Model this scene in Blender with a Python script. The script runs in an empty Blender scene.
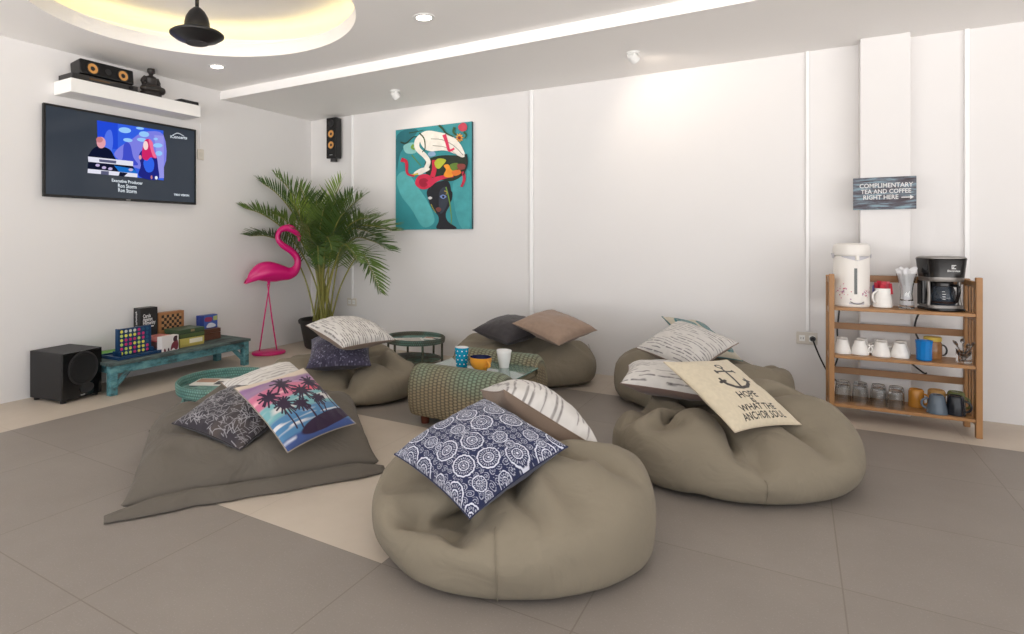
import bpy, bmesh, math, random
import numpy as np
from mathutils import Vector, Matrix, noise

random.seed(7)
np.random.seed(7)
SC = bpy.context.scene
COL = SC.collection
PI = math.pi
TH = math.radians(32.277)            # yaw of the camera, left of +Y


# ------------------------------------------------------------------ helpers
def lin(c):
    c = c / 255.0
    return c / 12.92 if c <= 0.04045 else ((c + 0.055) / 1.055) ** 2.4


def rgb(r, g, b):
    return (lin(r), lin(g), lin(b), 1.0)


def nlin(a):
    a = np.asarray(a, float) / 255.0
    return np.where(a <= 0.04045, a / 12.92, ((a + 0.055) / 1.055) ** 2.4)


MATS = {}


def mat(name, col, rough=0.6, metal=0.0, spec=0.5, noise_amt=0.0, noise_scale=8.0, bump=0.0, bump_scale=200.0,
        trans=0.0, ior=1.45, emit=None, emit_s=0.0, sheen=0.0, coat=0.0, alpha=1.0):
    if name in MATS:
        return MATS[name]
    m = bpy.data.materials.new(name)
    m.use_nodes = True
    nt = m.node_tree
    p = nt.nodes['Principled BSDF']
    p.inputs['Base Color'].default_value = col
    p.inputs['Roughness'].default_value = rough
    p.inputs['Metallic'].default_value = metal
    p.inputs['Specular IOR Level'].default_value = spec
    p.inputs['Transmission Weight'].default_value = trans
    p.inputs['IOR'].default_value = ior
    p.inputs['Sheen Weight'].default_value = sheen
    p.inputs['Coat Weight'].default_value = coat
    if emit:
        p.inputs['Emission Color'].default_value = emit
        p.inputs['Emission Strength'].default_value = emit_s
    if noise_amt > 0 or bump > 0:
        tc = nt.nodes.new('ShaderNodeTexCoord')
    if noise_amt > 0:
        n = nt.nodes.new('ShaderNodeTexNoise')
        n.inputs['Scale'].default_value = noise_scale
        n.inputs['Detail'].default_value = 5
        nt.links.new(tc.outputs['Object'], n.inputs['Vector'])
        mx = nt.nodes.new('ShaderNodeMix')
        mx.data_type = 'RGBA'
        mx.inputs[6].default_value = tuple(c * (1 - noise_amt) for c in col[:3]) + (1,)
        mx.inputs[7].default_value = tuple(min(1, c * (1 + noise_amt)) for c in col[:3]) + (1,)
        nt.links.new(n.outputs['Fac'], mx.inputs[0])
        nt.links.new(mx.outputs[2], p.inputs['Base Color'])
    if bump > 0:
        n2 = nt.nodes.new('ShaderNodeTexNoise')
        n2.inputs['Scale'].default_value = bump_scale
        n2.inputs['Detail'].default_value = 3
        nt.links.new(tc.outputs['Object'], n2.inputs['Vector'])
        b = nt.nodes.new('ShaderNodeBump')
        b.inputs['Strength'].default_value = bump
        b.inputs['Distance'].default_value = 0.004
        nt.links.new(n2.outputs['Fac'], b.inputs['Height'])
        nt.links.new(b.outputs['Normal'], p.inputs['Normal'])
    MATS[name] = m
    return m


def attr_mat(name, rough=0.9, bump=0.25, bump_scale=260.0, sheen=0.2):
    if name in MATS:
        return MATS[name]
    m = mat(name, (1, 1, 1, 1), rough=rough, bump=bump, bump_scale=bump_scale, sheen=sheen, spec=0.2)
    nt = m.node_tree
    a = nt.nodes.new('ShaderNodeAttribute')
    a.attribute_name = 'Col'
    nt.links.new(a.outputs['Color'], nt.nodes['Principled BSDF'].inputs['Base Color'])
    return m


def emit_mat(name, col, s):
    if name in MATS:
        return MATS[name]
    m = bpy.data.materials.new(name)
    m.use_nodes = True
    nt = m.node_tree
    nt.nodes.clear()
    e = nt.nodes.new('ShaderNodeEmission')
    e.inputs[0].default_value = col
    e.inputs[1].default_value = s
    o = nt.nodes.new('ShaderNodeOutputMaterial')
    nt.links.new(e.outputs[0], o.inputs[0])
    MATS[name] = m
    return m


def frame_axes(t):
    t = Vector(t).normalized()
    up = Vector((0, 0, 1)) if abs(t.z) < 0.95 else Vector((1, 0, 0))
    a = t.cross(up).normalized()
    return a, a.cross(t).normalized()


class MB:
    def __init__(self):
        self.v, self.f, self.m = [], [], []

    def add(self, verts, faces, mi=0):
        o = len(self.v)
        self.v += [tuple(p) for p in verts]
        for f in faces:
            self.f.append(tuple(i + o for i in f))
            self.m.append(mi)
        return self

    def box(self, c, s, rot=None, mi=0, taper=1.0):
        x, y, z = s[0] / 2, s[1] / 2, s[2] / 2
        pts = [(-x, -y, -z), (x, -y, -z), (x, y, -z), (-x, y, -z),
               (-x * taper, -y * taper, z), (x * taper, -y * taper, z), (x * taper, y * taper, z), (-x * taper, y * taper, z)]
        R = rot if rot is not None else Matrix.Identity(3)
        pts = [Vector(c) + R @ Vector(p) for p in pts]
        return self.add(pts, [(0, 3, 2, 1), (4, 5, 6, 7), (0, 1, 5, 4), (1, 2, 6, 5), (2, 3, 7, 6), (3, 0, 4, 7)], mi)

    def bx(self, x0, x1, y0, y1, z0, z1, mi=0):
        return self.box(((x0 + x1) / 2, (y0 + y1) / 2, (z0 + z1) / 2), (x1 - x0, y1 - y0, z1 - z0), mi=mi)

    def lathe(self, prof, c=(0, 0, 0), n=32, mi=0, M=None, sx=1.0, sy=1.0):
        vs, fs, rows = [], [], []
        for (r, z) in prof:
            if r < 1e-6:
                rows.append([len(vs)])
                vs.append(Vector((0, 0, z)))
            else:
                rows.append(list(range(len(vs), len(vs) + n)))
                for k in range(n):
                    a = 2 * PI * k / n
                    vs.append(Vector((r * math.cos(a) * sx, r * math.sin(a) * sy, z)))
        for A, B in zip(rows[:-1], rows[1:]):
            for k in range(n):
                k2 = (k + 1) % n
                if len(A) == 1 and len(B) == 1:
                    continue
                if len(A) == 1:
                    fs.append((A[0], B[k2], B[k]))
                elif len(B) == 1:
                    fs.append((A[k], A[k2], B[0]))
                else:
                    fs.append((A[k], A[k2], B[k2], B[k]))
        R = M if M is not None else Matrix.Identity(3)
        vs = [Vector(c) + R @ p for p in vs]
        return self.add(vs, fs, mi)

    def tube(self, pts, r, n=8, mi=0, cap=True):
        pts = [Vector(p) for p in pts]
        rs = r if isinstance(r, (list, tuple)) else [r] * len(pts)
        vs, fs = [], []
        pa = None
        for i, p in enumerate(pts):
            t = pts[min(i + 1, len(pts) - 1)] - pts[max(i - 1, 0)]
            if t.length < 1e-9:
                t = Vector((0, 0, 1))
            t.normalize()
            if pa is None:
                a, b = frame_axes(t)
            else:
                a = (pa - t * pa.dot(t))
                if a.length < 1e-6:
                    a, b = frame_axes(t)
                a.normalize()
                b = a.cross(t).normalized()
            pa = a
            for k in range(n):
                an = 2 * PI * k / n
                vs.append(p + (a * math.cos(an) + b * math.sin(an)) * rs[i])
        for i in range(len(pts) - 1):
            for k in range(n):
                k2 = (k + 1) % n
                fs.append((i * n + k, i * n + k2, (i + 1) * n + k2, (i + 1) * n + k))
        if cap:
            fs.append(tuple(range(n)))
            fs.append(tuple(reversed(range((len(pts) - 1) * n, len(pts) * n))))
        return self.add(vs, fs, mi)

    def poly(self, pts, mi=0):
        return self.add(pts, [tuple(range(len(pts)))], mi)

    def text(self, body, size, fn, mi=0, align='CENTER', bold=0.0, xs=1.0):
        """lettering: fn maps (x, y) of the letters to a 3D point"""
        cu = bpy.data.curves.new('lettering', 'FONT')
        cu.body = body
        cu.size = size
        cu.align_x = align
        cu.align_y = 'CENTER'
        cu.offset = bold
        cu.resolution_u = 2
        o = bpy.data.objects.new('lettering', cu)
        COL.objects.link(o)
        bpy.context.view_layer.update()
        dg = bpy.context.evaluated_depsgraph_get()
        me = bpy.data.meshes.new_from_object(o.evaluated_get(dg))
        vs = [fn(v.co.x * xs, v.co.y) for v in me.vertices]
        fs = [tuple(p.vertices) for p in me.polygons]
        bpy.data.objects.remove(o)
        bpy.data.curves.remove(cu)
        bpy.data.meshes.remove(me)
        return self.add(vs, fs, mi)

    def build(self, name, mats, parent=None, smooth=True, angle=35, bevel=0.0, segs=2, loc=None):
        me = bpy.data.meshes.new(name)
        me.from_pydata([tuple(p) for p in self.v], [], self.f)
        if not isinstance(mats, (list, tuple)):
            mats = [mats]
        for m in mats:
            me.materials.append(m)
        me.polygons.foreach_set('material_index', self.m)
        me.update()
        o = bpy.data.objects.new(name, me)
        COL.objects.link(o)
        if parent is not None:
            o.parent = parent
        if loc is not None:
            o.location = loc
        if smooth:
            me.polygons.foreach_set('use_smooth', [True] * len(me.polygons))
            me.set_sharp_from_angle(angle=math.radians(angle))
        if bevel > 0:
            b = o.modifiers.new('Bevel', 'BEVEL')
            b.width = bevel
            b.segments = segs
            b.limit_method = 'ANGLE'
            b.angle_limit = math.radians(40)
        return o


def thing(name, label, cat, loc=(0, 0, 0), rotz=0.0, group=None):
    o = bpy.data.objects.new(name, None)
    o.empty_display_size = 0.05
    COL.objects.link(o)
    o.location = loc
    o.rotation_euler = (0, 0, rotz)
    tag(o, label, cat, group)
    return o


def tag(o, label, cat, group=None):
    o['label'] = label
    o['category'] = cat
    if group:
        o['group'] = group
    return o


def struct(o):
    o['kind'] = 'structure'
    return o


def lab(o, s):
    o['label'] = s
    return o


def dup(root, loc, rotz, label, group=None):
    r_ = root.copy()
    COL.objects.link(r_)
    r_.location = loc
    r_.rotation_euler = (0, 0, rotz)
    r_['label'] = label
    if group:
        r_['group'] = group
    for ch in list(root.children):
        c = ch.copy()
        COL.objects.link(c)
        c.parent = r_
        for g in ch.children:
            d_ = g.copy()
            COL.objects.link(d_)
            d_.parent = c
    return r_


def catmull(pts, n=6, closed=False):
    P = [np.array(p, float) for p in pts]
    m = len(P)
    out = []
    rng = range(m) if closed else range(m - 1)
    for i in rng:
        p1, p2 = P[i], P[(i + 1) % m]
        p0 = P[(i - 1) % m] if (closed or i > 0) else 2 * p1 - p2
        p3 = P[(i + 2) % m] if (closed or i + 2 < m) else 2 * p2 - p1
        for k in range(n):
            t = k / n
            out.append(0.5 * ((2 * p1) + (-p0 + p2) * t + (2 * p0 - 5 * p1 + 4 * p2 - p3) * t * t + (-p0 + 3 * p1 - 3 * p2 + p3) * t ** 3))
    if not closed:
        out.append(P[-1])
    return [tuple(p) for p in out]


# ------------------------------------------------------------------ room shell
XL, YB = -4.87, 5.29          # left and back wall planes
ZN, ZB = 2.665, 2.585         # ceiling near zone / lower strip along the back wall
YS = 3.985                    # where the ceiling steps down
XR, YF = 4.6, -2.6            # open right side and open front

wall_m = mat('wall_paint', rgb(225, 223, 222), rough=0.55, spec=0.3, noise_amt=0.012, noise_scale=3, bump=0.05, bump_scale=60)
ceil_m = mat('ceiling_paint', rgb(246, 244, 242), rough=0.6, spec=0.3, noise_amt=0.012, noise_scale=2)
trim_m = mat('trim_white', rgb(240, 240, 240), rough=0.4)


def floor_material():
    m = bpy.data.materials.new('floor_tiles')
    m.use_nodes = True
    nt = m.node_tree
    p = nt.nodes['Principled BSDF']
    N = nt.nodes.new

    def math_(op, a, b=None):
        n = N('ShaderNodeMath')
        n.operation = op
        for i, x in enumerate((a, b)):
            if x is None:
                continue
            if isinstance(x, (int, float)):
                n.inputs[i].default_value = x
            else:
                nt.links.new(x, n.inputs[i])
        return n.outputs[0]

    def mixc(f, a, b):
        n = N('ShaderNodeMix')
        n.data_type = 'RGBA'
        for i, x in ((0, f), (6, a), (7, b)):
            if isinstance(x, (int, float, tuple)):
                n.inputs[i].default_value = x
            else:
                nt.links.new(x, n.inputs[i])
        return n.outputs[2]

    tc = N('ShaderNodeTexCoord')
    sp = N('ShaderNodeSeparateXYZ')
    nt.links.new(tc.outputs['Object'], sp.inputs[0])
    X, Y = sp.outputs[0], sp.outputs[1]
    S = 0.7133
    gx = math_('DIVIDE', math_('SUBTRACT', X, -1.295), S)
    gy = math_('DIVIDE', math_('SUBTRACT', Y, 1.072), S)
    ix, iy = math_('FLOOR', gx), math_('FLOOR', gy)
    fx, fy = math_('FRACT', gx), math_('FRACT', gy)
    ex = math_('MINIMUM', fx, math_('SUBTRACT', 1.0, fx))
    ey = math_('MINIMUM', fy, math_('SUBTRACT', 1.0, fy))
    joint = math_('LESS_THAN', math_('MINIMUM', ex, ey), 0.0034)
    # beige tiles: along both walls and one 2x2 inlay
    bx = math_('LESS_THAN', ix, -4.5)
    by = math_('GREATER_THAN', iy, 4.5)
    px = math_('MULTIPLY', math_('GREATER_THAN', ix, -2.5), math_('LESS_THAN', ix, -0.5))
    py = math_('MULTIPLY', math_('GREATER_THAN', iy, 0.5), math_('LESS_THAN', iy, 2.5))
    beige = math_('MAXIMUM', math_('MAXIMUM', bx, by), math_('MULTIPLY', px, py))
    cv = N('ShaderNodeCombineXYZ')
    nt.links.new(ix, cv.inputs[0])
    nt.links.new(iy, cv.inputs[1])
    wn = N('ShaderNodeTexWhiteNoise')
    nt.links.new(cv.outputs[0], wn.inputs['Vector'])
    n1 = N('ShaderNodeTexNoise')
    n1.inputs['Scale'].default_value = 2.6
    n1.inputs['Detail'].default_value = 6
    n1.inputs['Roughness'].default_value = 0.6
    n2 = N('ShaderNodeTexNoise')
    n2.inputs['Scale'].default_value = 150
    n2.inputs['Detail'].default_value = 3
    for n in (n1, n2):
        nt.links.new(tc.outputs['Object'], n.inputs['Vector'])
    g = mixc(n1.outputs['Fac'], rgb(130, 122, 115), rgb(149, 141, 133))
    g = mixc(math_('MULTIPLY', math_('GREATER_THAN', n2.outputs['Fac'], 0.63), 0.22), g, rgb(180, 174, 167))
    g = mixc(math_('MULTIPLY', wn.outputs['Value'], 0.22), g, rgb(122, 114, 107))
    be = mixc(n1.outputs['Fac'], rgb(182, 169, 154), rgb(206, 195, 181))
    base = mixc(beige, g, be)
    jc = mixc(beige, rgb(116, 107, 98), rgb(180, 168, 154))
    base = mixc(math_('MULTIPLY', joint, 0.7), base, jc)
    nt.links.new(base, p.inputs['Base Color'])
    p.inputs['Roughness'].default_value = 0.5
    p.inputs['Specular IOR Level'].default_value = 0.35
    b = N('ShaderNodeBump')
    b.inputs['Strength'].default_value = 0.25
    b.inputs['Distance'].default_value = 0.003
    nt.links.new(math_('SUBTRACT', math_('MULTIPLY', n2.outputs['Fac'], 0.25), joint), b.inputs['Height'])
    nt.links.new(b.outputs['Normal'], p.inputs['Normal'])
    return m


struct(MB().bx(XL - 0.2, XR, YF, YB + 0.2, -0.1, 0.0).build('floor', floor_material(), smooth=False))
struct(MB().bx(XL - 0.2, XL, YF, YB + 0.2, 0, 3.05).build('wall_left', wall_m, smooth=False))
struct(MB().bx(XL, XR, YB, YB + 0.2, 0, 3.05).build('wall_back', wall_m, smooth=False))
struct(MB().bx(XR, XR + 0.2, 2.2, YB + 0.2, 0, 3.05).build('wall_light_block', wall_m, smooth=False))  # unseen wall, added to cut the daylight coming from the right
# pillar in front of the back wall
struct(MB().bx(0.372, 0.645, 5.145, YB, 0, ZB).build('wall_pillar', wall_m, smooth=False, bevel=0.004))
# cable trunking / panel joints up the back wall
for k, (x, w, z0) in enumerate(((-4.235, 0.022, 0.515), (-2.098, 0.034, 0.0), (0.066, 0.022, 0.51), (0.952, 0.026, 0.0))):
    struct(MB().bx(x - w / 2, x + w / 2, YB - 0.022, YB, z0, ZB).build('trim_%d' % (k + 1), trim_m, smooth=False, bevel=0.003))


def ceiling():
    cx, cy, R0, R1 = -3.24, 2.47, 1.005, 1.42
    n = 96
    mb = MB()
    ring = lambda R, z: [(cx + R * math.cos(2 * PI * k / n), cy + R * math.sin(2 * PI * k / n), z) for k in range(n)]
    x0, x1, y0, y1 = XL, XR, YF, YS

    def outer(k, z):
        c, s = math.cos(2 * PI * k / n), math.sin(2 * PI * k / n)
        t = 1e9
        if c > 1e-9: t = min(t, (x1 - cx) / c)
        if c < -1e-9: t = min(t, (x0 - cx) / c)
        if s > 1e-9: t = min(t, (y1 - cy) / s)
        if s < -1e-9: t = min(t, (y0 - cy) / s)
        return (cx + c * t, cy + s * t, z)
    A, B = ring(R0, ZN), [outer(k, ZN) for k in range(n)]
    mb.add(A + B, [(k, n + k, n + (k + 1) % n, (k + 1) % n) for k in range(n)])
    # the outer corners the rays miss
    for c in ((x0, y0), (x1, y0), (x1, y1), (x0, y1)):
        ang = math.atan2(c[1] - cy, c[0] - cx) % (2 * PI)
        k = int(ang / (2 * PI / n))
        mb.add([B[k], (c[0], c[1], ZN), B[(k + 1) % n]], [(0, 1, 2)])
    # upright lip of the round recess, its ledge and the raised ceiling
    L = 0.105
    P = [ring(R0, ZN), ring(R0, ZN + L), ring(R0 + 0.05, ZN + L), ring(R0 + 0.05, ZN + 0.03), ring(R1, ZN + 0.03), ring(R1, ZN + 0.27)]
    flat = [p for q in P for p in q]
    fs = []
    for i in range(len(P) - 1):
        fs += [(i * n + k, (i + 1) * n + k, (i + 1) * n + (k + 1) % n, i * n + (k + 1) % n) for k in range(n)]
    mb.add(flat, fs)
    mb.poly(list(reversed(ring(R1, ZN + 0.27))))
    # lower strip along the back wall
    mb.add([(x0, YS, ZN), (x1, YS, ZN), (x1, YS, ZB), (x0, YS, ZB), (x0, YB, ZB), (x1, YB, ZB)], [(0, 1, 2, 3), (3, 2, 5, 4)])
    # roof slab above
    mb.bx(XL - 0.2, XR, YF, YB + 0.2, 3.05, 3.2)
    # fascia closing the void towards the open sides
    mb.bx(XL, XR, YF, YF + 0.02, ZN - 0.02, 3.05)
    mb.bx(XR - 0.02, XR, YF, YB, ZB - 0.02, 3.05)
    return struct(mb.build('ceiling', ceil_m, smooth=True, angle=30))


ceiling()
# thin white moulding on the step edge
struct(MB().bx(XL, XR - 0.02, YS - 0.008, YS, ZB - 0.004, ZN - 0.012).build('trim_5', ceil_m, smooth=False))

# LED strip lying on the ledge inside the recess
led = MB()
n = 72
cp = [(-3.24 + 1.10 * math.cos(2 * PI * k / n), 2.47 + 1.10 * math.sin(2 * PI * k / n), ZN + 0.045) for k in range(n + 1)]
led.tube(cp, 0.012, n=6, cap=False)
tag(led.build('led_strip', emit_mat('led_glow', (1.0, 0.80, 0.34, 1), 9.0)), 'warm yellow light strip glowing inside the round ceiling recess', 'light')


def lamp_spot(loc, target, power, size, blend=0.6, col=(1, 0.86, 0.7), radius=0.03):
    l = bpy.data.lights.new('lamp', 'SPOT')
    l.energy = power
    l.spot_size = size
    l.spot_blend = blend
    l.color = col
    l.shadow_soft_size = radius
    o = bpy.data.objects.new('lamp', l)
    COL.objects.link(o)
    o.location = loc
    o.rotation_euler = (Vector(target) - Vector(loc)).to_track_quat('-Z', 'Y').to_euler()
    return o


glow_m = emit_mat('lamp_glow', (1.0, 0.93, 0.82, 1), 14.0)
white_pl = mat('white_plastic', rgb(238, 238, 236), rough=0.35)
white_metal = mat('white_metal', rgb(232, 232, 230), rough=0.3)


def downlight(x, y, label):
    t = thing('downlight', label, 'light', (x, y, ZN), group='recessed downlights')
    MB().lathe([(0.050, 0.004), (0.052, -0.006), (0.072, -0.004), (0.074, 0.0)], n=32).build('trim_ring', white_metal, t)
    MB().lathe([(0.0, -0.002), (0.050, -0.001)], n=32).build('lens', glow_m, t)
    lamp_spot((x, y, ZN - 0.012), (x, y, 0), 9, math.radians(120))


downlight(-2.093, 3.363, 'round recessed downlight in the ceiling, right of the round recess')
downlight(-4.187, 3.383, 'round recessed downlight in the ceiling above the end of the floating shelf')


def spotlight(x, y, label, tgt):
    t = thing('ceiling_spotlight', label, 'light', (x, y, ZB), group='surface spotlights')
    MB().lathe([(0.0, -0.012), (0.040, -0.012), (0.045, -0.006), (0.045, 0.0)], n=24).build('mounting_plate', white_metal, t)
    d = (Vector(tgt) - Vector((x, y, ZB - 0.05))).normalized()
    M = d.to_track_quat('Z', 'Y').to_matrix()
    c = Vector((0, 0, -0.038))
    MB().tube([(0, 0, -0.01), c], 0.008).build('stem', white_metal, t)
    MB().lathe([(0.0, -0.035), (0.030, -0.032), (0.036, -0.01), (0.036, 0.035), (0.031, 0.035), (0.031, 0.022)], c=c, M=M, n=24).build('lamp_head', white_metal, t)
    MB().lathe([(0.031, 0.022), (0.0, 0.024)], c=c, M=M, n=24).build('lens', glow_m, t)
    p = Vector((x, y, ZB)) + c + d * 0.05
    lamp_spot(p, tgt, 6, math.radians(115), col=(1, 0.84, 0.68))


spotlight(-1.034, 4.613, 'small white ceiling spotlight aimed at the bare middle of the back wall', (-0.75, 5.29, 2.1))
spotlight(-3.191, 4.613, 'small white ceiling spotlight in front of the painting', (-3.1, 5.29, 1.9))

# ------------------------------------------------------------------ ceiling fan hub
black_m = mat('black_paint', rgb(30, 29, 30), rough=0.35)
black_gl = mat('black_gloss', rgb(18, 18, 19), rough=0.15)
black_sat = mat('black_satin', rgb(38, 37, 38), rough=0.45)
fan = thing('ceiling_fan', 'black hat-shaped ceiling fan motor hanging in the round recess', 'fan', (-3.24, 2.463, 2.44))
MB().tube([(0, 0, 0.21), (0, 0, 0.425)], 0.012, n=12).build('down_rod', black_m, fan)
MB().lathe([(0.0, 0.425), (0.06, 0.424), (0.055, 0.39), (0.02, 0.37), (0.012, 0.368)], n=24).build('canopy', black_m, fan)
MB().lathe([(0.078, 0.085), (0.080, 0.105), (0.078, 0.13), (0.068, 0.17), (0.048, 0.205), (0.025, 0.228), (0.012, 0.235)], n=32).build('motor_housing', black_m, fan)
MB().lathe([(0.076, 0.094), (0.10, 0.088), (0.15, 0.072), (0.166, 0.060), (0.165, 0.052), (0.13, 0.028), (0.085, 0.010), (0.07, 0.004)], n=48).build('hub_brim', black_m, fan)
MB().lathe([(0.072, 0.006), (0.068, 0.0), (0.0, -0.004)], n=32).build('bottom_cap', black_sat, fan)

# ------------------------------------------------------------------ floating shelf and what stands on it
MB_shelf = MB().bx(XL + 0.002, -4.62, 2.395, 3.55, 2.305, 2.41)
tag(MB_shelf.build('floating_shelf', mat('shelf_white', rgb(236, 235, 233), rough=0.4), smooth=False, bevel=0.003),
    'thick white floating shelf on the left wall above the television', 'shelf')
cone_m = mat('cone_orange', rgb(206, 150, 84), rough=0.5)
rec = thing('av_receiver', 'flat black receiver under the centre speaker on the floating shelf', 'receiver', (-4.75, 2.69, 2.411))
MB().bx(-0.10, 0.10, -0.27, 0.265, 0.006, 0.05).build('housing', black_sat, rec, smooth=False, bevel=0.003)
MB().bx(0.1005, 0.102, -0.14, 0.02, 0.022, 0.036).build('display', mat('display_brown', rgb(92, 70, 52), rough=0.2), rec, smooth=False)
MB().lathe([(0.014, 0), (0.013, 0.012), (0, 0.012)], c=(0.10, 0.2, 0.028), M=Matrix.Rotation(PI / 2, 3, 'Y'), n=20).build('knob', black_gl, rec)
for sy in (-0.22, 0.22):
    MB().bx(-0.08, 0.08, sy - 0.02, sy + 0.02, 0, 0.006).build('foot', black_m, rec, smooth=False)

ROTY = Matrix.Rotation(PI / 2, 3, 'Y')
ctr = thing('centre_speaker', 'black centre speaker with two orange cones on the floating shelf', 'speaker', (-4.745, 2.712, 2.462))
MB().box((0, 0, 0.062), (0.15, 0.44, 0.122), rot=Matrix.Rotation(-0.12, 3, 'Y')).build('cabinet', black_gl, ctr, smooth=False, bevel=0.012, segs=3)
Mt = Matrix.Rotation(PI / 2 - 0.12, 3, 'Y')
for sy in (-0.125, 0.125):
    c = Vector((0.0753, sy, 0.066))
    w = MB().lathe([(0.050, -0.003), (0.050, 0.004), (0.044, 0.004), (0.040, 0.001)], c=c, M=Mt).build('driver_ring', black_m, ctr)
    MB().lathe([(0.040, 0.003), (0.018, 0.0015)], c=c, M=Mt).build('cone', cone_m, w)
    MB().lathe([(0.018, 0.002), (0.012, 0.007), (0, 0.008)], c=c, M=Mt).build('dust_cap', black_m, w)
MB().lathe([(0.026, -0.002), (0.026, 0.003), (0.012, 0.004), (0, 0.005)], c=(0.0753, 0, 0.068), M=Mt, n=24).build('tweeter', black_sat, ctr)


def seated_statue():
    t = thing('buddha_statue', 'small dark seated figure statue on the floating shelf', 'statue', (-4.735, 3.13, 2.411))
    dk = mat('statue_dark', rgb(46, 42, 40), rough=0.45, bump=0.2, bump_scale=60)
    MB().lathe([(0, 0), (0.085, 0), (0.09, 0.012), (0.08, 0.03), (0.086, 0.045), (0.074, 0.055), (0, 0.055)], n=28, sx=0.75, sy=1.15).build('pedestal', dk, t)
    b = MB()
    # crossed legs, torso, shoulders and arms as swept tubes
    b.tube(catmull([(0.0, -0.06, 0.075), (0.03, -0.085, 0.07), (0.055, -0.05, 0.07), (0.06, 0.0, 0.07), (0.045, 0.05, 0.075)]), [0.03] * 10 + [0.024] * 14 + [0.016], n=12)
    b.tube(catmull([(0.0, 0.06, 0.075), (0.03, 0.085, 0.07), (0.055, 0.05, 0.078), (0.06, 0.0, 0.08), (0.045, -0.05, 0.08)]), [0.03] * 10 + [0.024] * 14 + [0.016], n=12)
    b.lathe([(0, 0.055), (0.055, 0.06), (0.058, 0.085), (0.047, 0.115), (0.05, 0.145), (0.056, 0.165), (0.042, 0.185), (0.018, 0.195), (0.016, 0.21)], sx=0.75, n=24)
    for s in (-1, 1):
        b.tube(catmull([(0, s * 0.05, 0.175), (-0.005, s * 0.072, 0.14), (0.012, s * 0.07, 0.105), (0.045, s * 0.03, 0.10)]), [0.02] * 8 + [0.015] * 10 + [0.01], n=10)
    b.build('body', dk, t)
    h = MB().lathe([(0, 0.2), (0.018, 0.205), (0.03, 0.222), (0.032, 0.24), (0.027, 0.258), (0.015, 0.27), (0.012, 0.278), (0.007, 0.288), (0, 0.29)], n=20)
    h.box((0.031, 0, 0.232), (0.012, 0.009, 0.014), taper=0.5)
    for s in (-1, 1):
        h.box((0.0, s * 0.032, 0.23), (0.012, 0.006, 0.024))
    h.build('head', dk, t)


seated_statue()
mbx = thing('media_box', 'thin black box at the right end of the floating shelf', 'box', (-4.70, 3.465, 2.411))
MB().bx(-0.07, 0.055, -0.10, 0.085, 0.003, 0.034).build('housing', black_sat, mbx, smooth=False, bevel=0.003)
MB().bx(0.055, 0.0565, -0.09, 0.075, 0.012, 0.026).build('front_panel', black_gl, mbx, smooth=False)
tag(MB().tube(catmull([(-4.70, 2.965, 2.425), (-4.69, 2.99, 2.43), (-4.71, 3.01, 2.418), (-4.76, 3.02, 2.416)]), 0.004, n=6).build('speaker_cable', black_m),
    'short black cable between receiver and statue on the floating shelf', 'cable')
sw = thing('wall_socket', 'small beige wall plate just right of the television', 'socket', (XL + 0.001, 3.737, 2.005))
MB().bx(0, 0.012, -0.036, 0.036, -0.052, 0.052).build('plate', mat('plate_beige', rgb(212, 206, 196), rough=0.4), sw, smooth=False, bevel=0.004)
MB().bx(0.012, 0.0135, -0.016, 0.016, -0.02, 0.02).build('socket_insert', mat('plate_grey', rgb(205, 200, 190), rough=0.4), sw, smooth=False)
MB().bx(0, 0.0045, -0.004, 0.004, 0.055, 0.30).build('conduit', trim_m, sw, smooth=False)


# ------------------------------------------------------------------ television
def homog(src):
    A, B = [], []
    for (x, y), (u, v) in zip(src, [(0, 0), (1, 0), (1, 1), (0, 1)]):
        A += [[x, y, 1, 0, 0, 0, -u * x, -u * y], [0, 0, 0, x, y, 1, -v * x, -v * y]]
        B += [u, v]
    h = np.append(np.linalg.solve(np.array(A, float), np.array(B, float)), 1).reshape(3, 3)

    def f(x, y):
        q = h @ np.array([x, y, 1.0])
        return q[0] / q[2], q[1] / q[2]
    return f


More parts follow.
